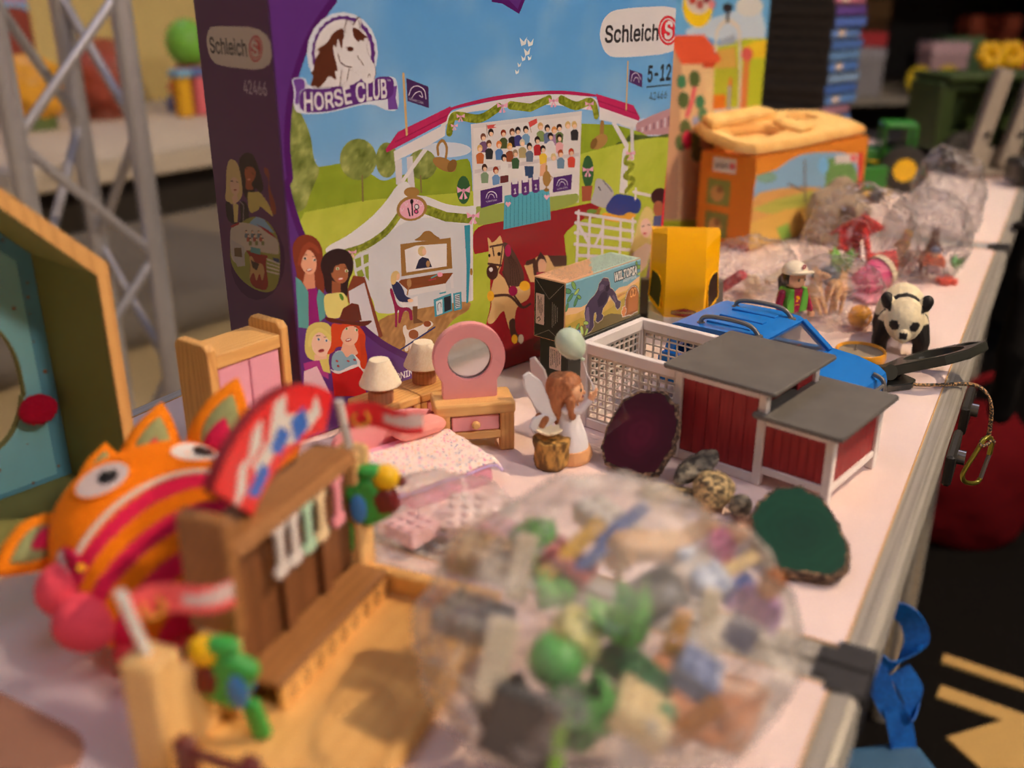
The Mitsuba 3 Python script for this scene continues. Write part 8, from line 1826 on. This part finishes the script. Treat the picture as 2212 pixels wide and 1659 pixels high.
for x, r in ((-.045, .020), (.034, .034)):
    for sg in (-1, 1):
        k = tr.add('wheel', mv(lathe([(0, -.009), (r * .6, -.009), (r, -.007), (r, .007), (r * .6, .009), (0, .009)], 30), loc((x, sg * .034, r), rx=90)), 'rubber', smooth=40)
        tr.add('hub', mv(lathe([(0, -.0098), (r * .5, -.0095), (r * .5, .0095), (0, .0098)], 20), loc((x, sg * .034, r), rx=90)), 'farm_yellow', smooth=40, parent=k)
tl = Thing('toy_trailer', 'green toy trailer with a yellow base beside the green tractor', 'toy trailer', m=xf((.560, 1.620, 0), 75))
tl.add('tub', tm(man(rbox2(-.050, -.030, .020, .050, .030, .058, .004)) - man(rbox(-.045, -.025, .026, .045, .025, .07))), 'farm_green', smooth=30)
tl.add('base', rbox(-.060, -.032, .012, .060, .032, .020, .001), 'farm_yellow')
for x in (-.03, .03):
    for sg in (-1, 1): tl.add('wheel', mv(lathe([(0, -.005), (.010, -.005), (.012, 0), (.010, .005), (0, .005)], 24), loc((x, sg * .034, .012), rx=90)), 'rubber', smooth=40)
ld = Thing('toy_loader', 'large olive green toy loader with two grey lift arms at the far right', 'toy loader', m=xf((.930, 1.960, 0), 80, s=1.0))
ld.add('body', tm(man(rbox2(-.14, -.05, .040, .17, .06, .165, .008)) - man(rbox(-.11, -.08, .075, .13, -.02, .150))), 'loader_olive', smooth=30)
ld.add('roof', rbox2(-.13, -.06, .165, .18, .07, .178, .004), 'loader_olive', smooth=30)
for x in (-.075, -.005):
    k = ld.add('lift_arm', mv(rbox2(-.016, -.012, -.02, .016, .012, .165, .005), loc((x, -.085, .030), rx=0, ry=12)), 'fork_grey', smooth=30)
    ld.add('pin', cyl((x + .012, -.100, .075), (x + .012, -.070, .075), .006), 'steel_bolt', parent=k, smooth=40)
ld.add('bucket', tm(man(rbox2(-.105, -.125, .002, .030, -.055, .046, .004)) - man(rbox(-.10, -.14, .010, .025, -.065, .06))), 'fork_grey', smooth=30)
for x in (-.09, .12):
    for y in (-.065, .075): ld.add('wheel', mv(lathe([(0, -.012), (.030, -.012), (.038, -.008), (.038, .008), (.030, .012), (0, .012)], 32), loc((x, y, .038), rx=90)), 'rubber', smooth=40)
bk2 = Thing('toy_tyre_set', 'black toy machine part with a cream plate in front of the loader', 'toy part', m=xf((.985, 1.740, 0), 95))
bk2.add('body', tm([rbox2(-.10, -.03, .006, .08, .03, .050, .010), rbox2(-.05, -.03, .04, -.01, .03, .090, .008)]), 'case_black', smooth=30)
bk2.add('plate', rbox2(-.030, -.034, .020, .020, -.029, .034, .001), 'resin_cream')
# ---------------------------------------------------------------- large bag of mixed toys in front
BGC = np.array([.0440, .3720, .0004])
bg = Thing('plastic_bag', 'large milky plastic bag full of mixed toys in front of everything', 'plastic bag', m=xf(BGC, 78))
big = bag_mesh((.084, .074, .064), 41, .11, 1.5, flat=-.80, n=6)
bg.body(big, 'bag_film_milky', smooth=30)
GB = 'toy pieces in the large bag'
def rod(label, c, p, q, w, t):
    """a flat bar from p to q"""
    p, q = np.array(p), np.array(q); d = q - p; Ld = np.linalg.norm(d); y = d / Ld
    vw = (p + q) / 2 - np.array([0, 0, CAM_H]); x = np.cross(y, vw); x /= np.linalg.norm(x); M = np.eye(4); M[:3, 0], M[:3, 1], M[:3, 2], M[:3, 3] = x, y, np.cross(x, y), p
    toy('toy_part', label, 'toy part', rbox2(-w / 2, 0, -t / 2, w / 2, Ld, t / 2, min(w, t) * .22), c, M, group=GB)
rod('cream white bar standing upright at the upper left inside the large bag', (240, 224, 196), (.0010, .3700, .0660), (.0070, .3830, .0930), .0105, .006)
rod('cream white bar tilted at the lower left inside the large bag', (240, 226, 198), (-.0110, .3280, .0440), (-.0030, .3420, .0760), .0130, .007)
rod('yellow bar lying diagonally near the top of the large bag', (226, 178, 60), (.0130, .3720, .0760), (.0410, .3880, .0960), .0075, .005)
rod('blue bar just under the yellow bar in the large bag', (58, 92, 166), (.0180, .3700, .0700), (.0420, .3800, .0880), .0060, .005)
rod('long blue bar near the top right of the large bag', (66, 98, 172), (.0400, .3950, .0800), (.0640, .4080, .0930), .0065, .005)
rod('long cream bar standing at the right side of the large bag', (232, 216, 186), (.0870, .3520, .0360), (.0880, .3640, .0760), .0080, .006)
rod('grey bar across the middle of the large bag', (112, 112, 112), (.0380, .3560, .0640), (.0720, .3640, .0760), .0080, .006)
rod('yellow cream bar sticking to the right end of the large bag', (234, 206, 140), (.0960, .3900, .0660), (.1160, .3980, .0720), .0065, .005)
rod('blue bar below the yellow cream bar at the right end of the large bag', (70, 104, 180), (.0980, .3860, .0560), (.1130, .3900, .0640), .0090, .006)
rod('teal green bar at the bottom of the large bag', (44, 152, 112), (.0540, .3060, .0440), (.0640, .3140, .0540), .0070, .005)
rod('white thin rod curving down the front of the large bag', (228, 224, 210), (.0300, .3160, .0480), (.0560, .3000, .0560), .0050, .004)
rod('dark grey plate at the lower left inside the large bag', (62, 62, 62), (.0000, .3120, .0300), (.0080, .3080, .0640), .0300, .006)
rod('charcoal plate behind the green leaves in the large bag', (70, 70, 70), (.0560, .3780, .0560), (.0760, .3760, .0720), .0220, .006)
rod('lime green stalk at the bottom left of the large bag', (126, 184, 60), (.0170, .3020, .0300), (.0200, .3060, .0600), .0055, .005)
rod('brown plank at the lower right inside the large bag', (164, 112, 66), (.0640, .3140, .0360), (.0860, .3240, .0480), .0090, .006)
rod('orange brown plank beside the large green leaves', (222, 156, 66), (.0690, .3520, .0500), (.0760, .3600, .0680), .0080, .006)
def block(label, c, p, az, rx, nx=2, ny=2, s=1.0, h=.0096):
    toy('toy_brick', label, 'toy brick', mv(brick_piece(nx, ny, h), np.diag([s, s, s, 1])), c, onb(*p, az, rx=rx), group=GB, smooth=30)
block('dark red brick under the blue bar in the large bag', (150, 44, 52), (.0280, .3680, .0680), 30, 30, 2, 3, 1.0)
block('green brick under the dark red brick in the large bag', (86, 168, 70), (.0120, .3640, .0650), 80, 20, 2, 3, 1.0)
block('bright green brick beside the upper cream white bar', (78, 150, 60), (.0120, .3880, .0800), 40, -20, 2, 2, 1.0)
block('pale yellow brick beside the pale green ball in the large bag', (232, 226, 150), (.0290, .3330, .0560), 10, 40, 2, 2, 1.2)
block('light blue brick at the right of the white figure in the large bag', (176, 200, 232), (.0860, .3780, .0560), 60, 30, 2, 3, 1.1)
block('blue grey brick low at the right inside the large bag', (134, 150, 190), (.0800, .3260, .0420), 20, 30, 2, 2, 1.2)
block('dark green brick at the middle of the large bag', (40, 96, 60), (.0560, .3240, .0420), 50, 10, 2, 4, 1.0)
block('cream brick at the bottom of the large bag', (236, 216, 170), (.0560, .2980, .0420), 15, 30, 3, 3, 1.0)
block('black brick at the bottom left of the large bag', (44, 44, 46), (-.0080, .3160, .0260), 70, 10, 3, 4, 1.0)
block('grey brick behind the lower cream bar in the large bag', (128, 124, 118), (-.0100, .3560, .0480), 30, 0, 3, 4, 1.0)
block('white brick high at the back of the large bag', (230, 226, 218), (.0480, .4000, .0720), 60, 0, 2, 4, 1.1)
block('tan brick at the back left of the large bag', (190, 164, 128), (.0000, .3920, .0560), 15, 10, 3, 4, 1.1)
toy('toy_ball', 'pale green ball at the left middle of the large bag', 'toy ball', trimesh.creation.icosphere(3, .0120), (98, 184, 96), onb(.0190, .3360, .0600), group=GB, smooth=True)
toy('toy_plant', 'large green leaf plant in the middle of the large bag', 'toy plant', leaf_piece(6, .030), (88, 172, 80), onb(.0540, .3420, .0600, 40, rx=-30), group=GB)
toy('toy_plant', 'second green leaf plant low in the middle of the large bag', 'toy plant', leaf_piece(6, .028), (72, 150, 72), onb(.0440, .3120, .0440, 10, rx=-50), group=GB)
toy('toy_plant', 'dark green leaf plant at the bottom of the large bag', 'toy plant', leaf_piece(5, .030), (50, 122, 58), onb(.0300, .3060, .0360, 70, rx=-60), group=GB)
mini_figure(onb(.0780, .3860, .0640, 60, rx=0, ry=62), 'white toy figure with a purple shirt lying at the upper right of the large bag', (176, 84, 140), (238, 228, 218), (90, 60, 50), GB)
mini_figure(onb(.1040, .3760, .0380, 120, ry=20), 'brown haired toy figure at the right end of the large bag', (190, 150, 200), (80, 100, 160), (140, 84, 44), GB)
toy_animal(onb(.0640, .3980, .0600, 70, ry=15), (214, 172, 128), 'tan and white toy animal behind the purple shirted figure in the large bag', .012)
# smaller milky bag behind the arena
bg = Thing('plastic_bag', 'small milky bag of pale pink parts between the pink bed and the wooden arena', 'plastic bag', m=xf((-.0460, .5120, .0004), 70))
bg.body(bag_mesh((.046, .034, .030), 52, .13, 2.0, n=5), 'bag_film_milky', smooth=25)
for i, (x, y, z, c, lab) in enumerate(((-.060, .510, .006, (236, 196, 200), 'pale pink part at the left inside the small milky bag'), (-.040, .520, .008, (238, 214, 210), 'white part in the middle of the small milky bag'), (-.030, .505, .006, (226, 176, 190), 'pink part at the right inside the small milky bag'))):
    toy('toy_part', lab, 'toy part', brick_piece(3, 4), c, onb(x, y, z, 40 + 50 * i, rx=12 * i), smooth=30)
# brown cards
mat('tan_leather', (196, 140, 108), 0.6)
s = Thing('brown_card', 'brown card lying flat at the lower right beside the large bag', 'card', m=xf((.1290, .3900, .0002), 119)); s.body(prism(rrect(-.060, -.052, 0, 0, .002), .0010), 'tan_leather')
s = Thing('brown_card', 'brown card with a rounded corner lying flat below the plush monster', 'card', m=xf((-.1850, .3500, .0002), 119)); s.body(prism(unary_union([rrect(-.16, -.10, 0, 0, .024)]), .0010), 'tan_leather')
# blue lanyard with a pouch hanging over the table edge
mat('lanyard_blue', None, 0.45, 0.4, tex=lambda p, n, uv: mikit.mix(L3((6, 60, 150)), L3((20, 120, 214)), mikit.noise(p.x * 900 + p.z * 700, p.y * 900, p.z * 1400)))
def ribbon(center, wdir, w, t=.0009):
    c = smooth_path(center, 60); wd = smooth_path(wdir, 60)[:len(c)]; wd = wd / np.linalg.norm(wd, axis=1, keepdims=True)
    tg = np.gradient(c, axis=0); nn = np.cross(tg, wd); nn /= np.linalg.norm(nn, axis=1, keepdims=True); k = len(c)
    rows = [c - wd * w / 2 - nn * t / 2, c + wd * w / 2 - nn * t / 2, c + wd * w / 2 + nn * t / 2, c - wd * w / 2 + nn * t / 2]
    v = np.stack(rows, 1).reshape(-1, 3); f = []
    for i in range(k - 1):
        for j in range(4):
            j2 = (j + 1) % 4; f += [[i * 4 + j, i * 4 + j2, (i + 1) * 4 + j2], [i * 4 + j, (i + 1) * 4 + j2, (i + 1) * 4 + j]]
    return trimesh.Trimesh(v, f, process=False)
ln = Thing('lanyard', 'bright blue woven lanyard loop hanging down beside the table corner', 'lanyard')
rc = [(.2230, .5010, -.0410), (.2330, .5052, -.0330), (.2450, .5030, -.0380), (.2500, .4980, -.0500), (.2440, .4935, -.0600), (.2330, .4915, -.0670), (.2260, .4936, -.0640)]
ln.add('loop', ribbon(rc, [(.4, -.3, .9), (.5, -.3, .8), (.6, -.4, .7), (.9, -.3, .3), (.5, -.4, .7), (.2, -.3, .9), (.3, -.3, .9)], .0150), 'lanyard_blue', smooth=40)
rc = [(.2225, .4925, -.0620), (.2270, .4870, -.0760), (.2350, .4815, -.0910), (.2425, .4780, -.0985), (.2490, .4810, -.0930), (.2470, .4860, -.0800), (.2390, .4910, -.0680)]
ln.add('strap', ribbon(rc, [(1, .2, .5), (1, .2, .5), (1, .1, .6), (.3, -.5, .8), (.3, .2, .9), (.8, .2, .5), (.8, .2, .4)], .0150), 'lanyard_blue', smooth=40)
rc = [(.2370, .4815, -.0890), (.2410, .4745, -.1080), (.2430, .4680, -.1260), (.2430, .4600, -.1500)]
ln.add('strap', ribbon(rc, [(1, .1, .1), (1, .1, .0), (1, .2, .1), (1, .1, 0)], .0165), 'lanyard_blue', smooth=40)
mat('pouch_blue', (26, 74, 112), 0.7)
pc = Thing('zip_pouch', 'dark blue zip pouch on the lanyard below the table corner', 'pouch', m=xf((.2230, .4600, -.230), 80))
pc.add('pouch', rbox2(-.050, -.020, 0, .035, .020, .118, .010), 'pouch_blue', smooth=40)
pc.add('zip', rbox2(-.046, -.022, .098, .031, -.0185, .103, .001), 'lanyard_blue', smooth=40)
# ---------------------------------------------------------------- things around the table
mat('truss_metal', None, 0.30, 0.6, 0.6, tex=lambda p, n, uv: mikit.mix(L3((168, 168, 178)), L3((202, 202, 210)), mikit.noise(p.x * 8, p.y * 8, p.z * 3)))
tru = Thing('truss_column', 'silver aluminium truss column standing behind the left of the table', 'truss')
ch = [np.array([-.8000, 1.6000]), np.array([-.6570, 1.7500]), np.array([-.8050, 1.8600])]
for c in ch: tru.add('chord', cyl((*c, FLOOR_Z + .01), (*c, ZC - .3), .0185, n=28), 'truss_metal', smooth=40)
for k, (a_, b_) in enumerate(((0, 1), (1, 2), (2, 0))):
    zz = [.097 + (i * .225) for i in range(-3, 8)]
    for i in range(len(zz) - 1):
        p_, q_ = (ch[a_], ch[b_]) if i % 2 == 1 else (ch[b_], ch[a_])
        tru.add('brace', cyl((*p_, zz[i]), (*q_, zz[i + 1]), .0085, n=18), 'truss_metal', smooth=40)
tru.add('base_plate', prism(Polygon([tuple(c + (c - np.mean(ch, 0)) * .35) for c in ch]).buffer(.02), .012, FLOOR_Z), 'truss_metal')
# counter with toys on the left
CTM = xf((-.8047, 2.1310, 0), 36.0)
mat('counter_top', (190, 180, 166), 0.5); mat('counter_dark', (30, 26, 24), 0.8); mat('yellow_board', (236, 214, 140), 0.7)
ct = Thing('display_counter', 'long pale counter with colourful toys behind the truss column', 'counter', m=CTM)
ct.add('top', rbox(-1.2, 0, -.055, 1.3, 1.0, 0, .006), 'counter_top')
ct.add('frame', rbox(-1.15, .06, -.16, 1.25, .94, -.055, .004), 'counter_dark')
for x in (-1.1, 1.2):
    for y in (.10, .90): ct.add('leg', rbox(x - .03, y - .03, FLOOR_Z, x + .03, y + .03, -.16, .004), 'counter_dark')
bdp = Thing('backdrop_board', 'plain yellow display board standing on the pale counter', 'display board', m=CTM); bdp.body(rbox(.330, .930, .0004, 1.30, .950, .75, .004), 'yellow_board')
pst = Thing('backdrop_board', 'display board with a bright autumn landscape on the pale counter behind the truss', 'display board', m=CTM)
pst.add('board', rbox(-1.0, .930, .0004, .325, .950, .75, .004), 'yellow_board')
a = Art(sbox(-1.0, .001, .325, .749)); a.put(sbox(-1.0, 0, .325, .75), (150, 196, 236))
rs = random.Random(21)
for i in range(16): a.put(affinity.scale(Point(rs.uniform(-.9, .3), rs.uniform(.28, .40)).buffer(rs.uniform(.05, .10)), 1.3, .8), [(200, 160, 200), (216, 190, 220), (190, 150, 190)][i % 3])
for i in range(26): a.put(affinity.scale(Point(rs.uniform(-1, .3), rs.uniform(.06, .26)).buffer(rs.uniform(.05, .10)), 1.1, 1), [(214, 110, 50), (150, 70, 60), (230, 160, 50), (176, 84, 60), (200, 130, 60)][i % 5])
for i in range(12): a.put(Point(rs.uniform(-1, .3), rs.uniform(-.02, .05)).buffer(.06), [(90, 110, 60), (230, 170, 50), (120, 70, 56)][i % 3])
me, co = a.mesh(); pst.add('print', mv(me, loc((0, .9295, 0)) @ XZ), 'matte_print', color=co)
def ctoy(name, label, cat, parts, x, y):
    s = Thing(name, label, cat, m=CTM @ loc((x, y, .0005)))
    for n_, m_, c in parts: s.add(n_, m_, pm(c), smooth=40)
ctoy('stacking_toy', 'toy tower with a green ball on red and blue rings on the counter', 'stacking toy', [('base', lathe([(0, 0), (.075, 0), (.080, .02), (.070, .04), (0, .04)], 28), (60, 80, 150)), ('ring', lathe([(0, .04), (.060, .042), (.070, .065), (.055, .09), (0, .09)], 28), (196, 50, 60)), ('ring', lathe([(0, .09), (.045, .092), (.05, .11), (.04, .125), (0, .125)], 28), (150, 60, 80)), ('ball', ball((0, 0, .185), (.060, .060, .066), 3), (120, 190, 70))], .600, .600)
for i, c in enumerate(((236, 180, 40), (220, 110, 120), (236, 150, 60), (232, 190, 50), (226, 110, 90), (224, 120, 130))):
    col = ['amber', 'pink', 'orange', 'golden', 'coral', 'rosy'][i]
    ctoy('toy_block', f'{col} wooden pillar block at the front of the counter beside the green ball tower', 'toy block', [('pillar', rbox2(-.020, -.020, 0, .020, .020, .105, .008), c), ('cap', rbox2(-.026, -.024, .105, .026, .024, .125, .006), [(130, 180, 210), (90, 120, 180), (110, 170, 100)][i % 3])], .470 + i * .055, .470)
ctoy('toy_block', 'light blue arch block at the right end of the counter toys', 'toy block', [('arch', mv(prism(sbox(-.06, 0, .06, .12).difference(Point(0, 0).buffer(.035)), .04), XZ), (150, 196, 214))], .83, .52)
t_ = Thing('toy_bush', 'yellow toy bush on the counter seen between the truss tubes', 'toy bush', m=CTM @ loc((.090, .560, .0005)))
t_.add('foliage', mv(bump(trimesh.creation.icosphere(4, .085), .012, 22, 3), loc((0, 0, .095))), pm((226, 164, 40)), smooth=30); t_.add('foot', cyl((0, 0, 0), (0, 0, .03), .05), pm((90, 110, 60)), smooth=40)
t_ = Thing('toy_bush', 'red brown toy bush on the counter seen right of the bright truss brace', 'toy bush', m=CTM @ loc((.320, .620, .0005)))
t_.add('foliage', mv(bump(trimesh.creation.icosphere(4, .10), .014, 20, 6), loc((0, 0, .11))), pm((150, 66, 48)), smooth=30); t_.add('foot', cyl((0, 0, 0), (0, 0, .03), .05), pm((120, 60, 46)), smooth=40)
# shelf unit at the far right with blurred goods
SHM = xf((1.05, 3.05, 0), 78.0)
mat('shelf_black', (24, 23, 24), 0.6); mat('shelf_grey', (120, 116, 110), 0.6)
sh_ = Thing('shelf_unit', 'black shelf unit full of small colourful goods at the far right', 'shelf', m=SHM)
sh_.add('back_panel', rbox(-.10, .50, FLOOR_Z, 1.9, .53, 1.2, .003), 'shelf_black')
for z in (-.30, .020, .42): sh_.add('shelf_board', rbox(-.10, 0, z - .02, 1.9, .50, z, .003), 'shelf_grey' if z == .02 else 'shelf_black')
for x in (-.10, .88, 1.87): sh_.add('upright', rbox(x, .0, FLOOR_Z, x + .03, .50, 1.2, .003), 'shelf_black')
def good(name, label, cat, x, y, z, kind, c, s=1.0):
    g_ = Thing(name, label, cat, m=SHM @ loc((x, y, z + .0005)))
    if kind == 'box': g_.add('carton', rbox2(-.06 * s, -.04, 0, .06 * s, .04, .14 * s, .004), pm(c), smooth=30); g_.add('lid', rbox2(-.062 * s, -.042, .11 * s, .062 * s, .042, .142 * s, .004), pm([min(255, int(v * 1.15 + 12)) for v in c]), smooth=30)
    if kind == 'disc': g_.add('disc', mv(lathe([(0, -.010), (.040 * s, -.010), (.046 * s, 0), (.040 * s, .010), (0, .010)], 28), loc((0, 0, .046 * s), rx=80)), pm(c), smooth=40); g_.add('foot', rbox2(-.02, -.02, 0, .02, .02, .012, .003), pm((60, 60, 60)))
    if kind == 'doll':
        g_.add('skirt', lathe([(0, 0), (.060 * s, 0), (.050 * s, .05 * s), (.022 * s, .15 * s), (0, .15 * s)], 28), pm(c), smooth=50)
        g_.add('torso', lathe([(0, .14 * s), (.024 * s, .15 * s), (.030 * s, .19 * s), (.012 * s, .215 * s), (0, .215 * s)], 24), pm([int(v * .8) for v in c]), smooth=50)
        g_.add('head', ball((0, 0, .245 * s), .032 * s, 3), 'skin_plastic', smooth=True); g_.add('hair', ball((0, .008, .255 * s), (.036 * s, .034 * s, .034 * s), 3), pm((160, 60, 30)), smooth=True)
    if kind == 'flower':
        for i in range(6): g_.add('petal', ball((.035 * math.cos(i * 1.05), .035 * math.sin(i * 1.05), .05), (.026, .020, .016), 2), pm(c), smooth=True)
        g_.add('pot', lathe([(0, 0), (.030, 0), (.040, .045), (0, .045)], 24), pm((70, 90, 50)), smooth=40)
good('doll', 'pink and red dressed doll on the shelf at the upper right', 'doll', .66, .10, .020, 'doll', (206, 50, 90), 1.25)
good('doll', 'teal dressed doll right of the pink doll on the shelf', 'doll', .80, .12, .020, 'doll', (70, 150, 170), 1.0)
good('goods_box', 'brown orange box above the pink doll on the shelf', 'box', .72, .43, .020, 'box', (150, 70, 50), 1.6)
good('goods_box', 'pale pink box left of the dark green jar on the shelf', 'box', .36, .14, .020, 'box', (190, 160, 170), 1.1)
good('goods_box', 'dark green box between the pale pink box and the dolls', 'box', .52, .30, .020, 'box', (70, 100, 70), 1.15)
good('goods_box', 'grey box at the left end of the grey shelf board', 'box', .06, .12, .020, 'box', (130, 130, 140), 1.0)
good('goods_box', 'dark brown box at the back left of the shelf', 'box', .12, .32, .020, 'box', (86, 62, 36), 2.0)
good('goods_box', 'orange box at the right end of the shelf', 'box', 1.02, .14, .020, 'box', (196, 120, 40), 1.1)
good('goods_box', 'dark red box behind the grey box on the shelf', 'box', .10, .22, .020, 'box', (130, 36, 44), 1.3)
for i, (x, z) in enumerate(((.235, .020), (.335, .020))): good('yellow_disc', ['left round yellow disc toy on the shelf', 'right round yellow disc toy on the shelf next to the pale pink box'][i], 'disc toy', x, .06, z, 'disc', (226, 200, 50))
# goods below: a grey trolley and yellow flowers stand behind the loader
tb = Thing('side_table', 'small dark table behind the green farm toys', 'table', m=xf((1.22, 2.55, 0), 78)); tb.add('top', rbox(-.25, -.2, -.06, .45, .3, -.04, .004), 'shelf_black')
for x in (-.22, .42):
    for y in (-.17, .27): tb.add('leg', rbox(x - .015, y - .015, FLOOR_Z, x + .015, y + .015, -.06, .002), 'shelf_black')
for i, (x, y) in enumerate(((-.03, .0), (.045, .02), (.115, -.01))):
    f_ = Thing('toy_flower', ['left', 'middle', 'right'][i] + ' yellow toy flower behind the olive green loader', 'toy flower', m=xf((1.22, 2.55, -.0395), 78) @ loc((x, y, 0)))
    f_.add('stem', cyl((0, 0, 0), (0, 0, .20), .008), pm((70, 110, 50)), smooth=40)
    for k in range(6): f_.add('petal', ball((.024 * math.cos(k * 1.047), .012 * math.sin(k * 1.047), .215 + .02 * math.sin(k * 1.047)), (.018, .014, .016), 2), pm((244, 192, 24)), smooth=True)
# floor things on the right
mat('floor_shade_black', (12, 11, 11), 0.9, 0.1); mat('bag_red', (84, 8, 16), 0.9, 0.1); mat('bag_orange', (196, 70, 20), 0.7); mat('black_cloth', (16, 15, 16), 0.9, 0.1); mat('stripe_and_kraft_tan', (206, 170, 104), 0.8)
fm = Thing('floor_shade_sheet', 'black sheet standing in for shade on the floor right of the display tables', 'shade sheet', m=xf((.18, .40, FLOOR_Z), 29)); fm.body(rbox(-1.2, -2.6, 0, 5.2, .20, .004, .001), 'floor_shade_black')  # added black sheet: shade on the beige floor put into its colour
rb_ = Thing('red_bag', 'dark red cloth bag standing on the floor under the farthest table', 'bag', m=xf((.96, 1.83, FLOOR_Z + .0045), 60)); rbm = bump(trimesh.creation.icosphere(4, 1.0), .12, 1.6, 4); rbm.vertices *= [.17, .13, .17]; rbm.vertices[:, 2] = np.maximum(rbm.vertices[:, 2], -.10); rbm.vertices[:, 2] += .10
rb_.add('sack', rbm, 'bag_red', smooth=40); rb_.add('panel', mv(prism(rrect(-.05, -.03, .05, .05, .01), .012), loc((.13, -.115, .12), rz=30) @ XZ), 'bag_orange'); rb_.add('handle', tube(smooth_path([(-.08, 0, .22), (-.05, 0, .32), (.05, 0, .32), (.08, 0, .22)], 20), .010, 10), 'bag_red', smooth=True)
bp_ = Thing('cloth_bag', 'black cloth bag hanging at the outer edge of the farthest table', 'bag', m=xf((.7560, 1.3790, 0), 29))
jk = chain([((-.05, 0, -.06, .016), (.05, 0, -.06, .016)), ((-.06, 0, -.16, .020), (.06, 0, -.16, .020)), ((-.05, 0, -.06, .016), (-.06, 0, -.16, .020)), ((.05, 0, -.06, .016), (.06, 0, -.16, .020)), ((0, 0, -.06, .016), (0, 0, -.16, .020)), ((-.06, 0, -.16, .020), (-.05, 0, -.26, .018)), ((.06, 0, -.16, .020), (.05, 0, -.26, .018)), ((-.05, 0, -.26, .018), (.05, 0, -.26, .018)), ((0, 0, -.16, .020), (0, 0, -.26, .018))], .006, 6)
bp_.add('cloth', bump(jk, .006, 24, 3), 'black_cloth', smooth=50)
bp_.add('strap', tube(smooth_path([(-.04, 0, -.05), (-.03, .004, .004), (.0, .030, .006), (.03, .004, .004), (.04, 0, -.05)], 30), .005, 8), 'black_cloth', smooth=True)
for (x, y, az_, l_, w_, lab) in ((.800, 1.318, 124, .16, .026, 'narrow pale sheet standing in for a stripe of light on the floor, upper one at the lower right'), (.742, 1.245, 124, .12, .034, 'second pale sheet standing in for a stripe of light on the floor nearer to the blue pouch'), (.775, 1.150, 70, .20, .12, 'largest cardboard sheet on the dark floor in the lower right corner')):
    kf = Thing('light_stripe_and_card', lab, 'cardboard', m=xf((x, y, FLOOR_Z + .0045), az_)); kf.body(rbox(-l_ / 2, -w_ / 2, 0, l_ / 2, w_ / 2, .006, .001), 'stripe_and_kraft_tan')  # the two narrow sheets paint stripes of light on the floor
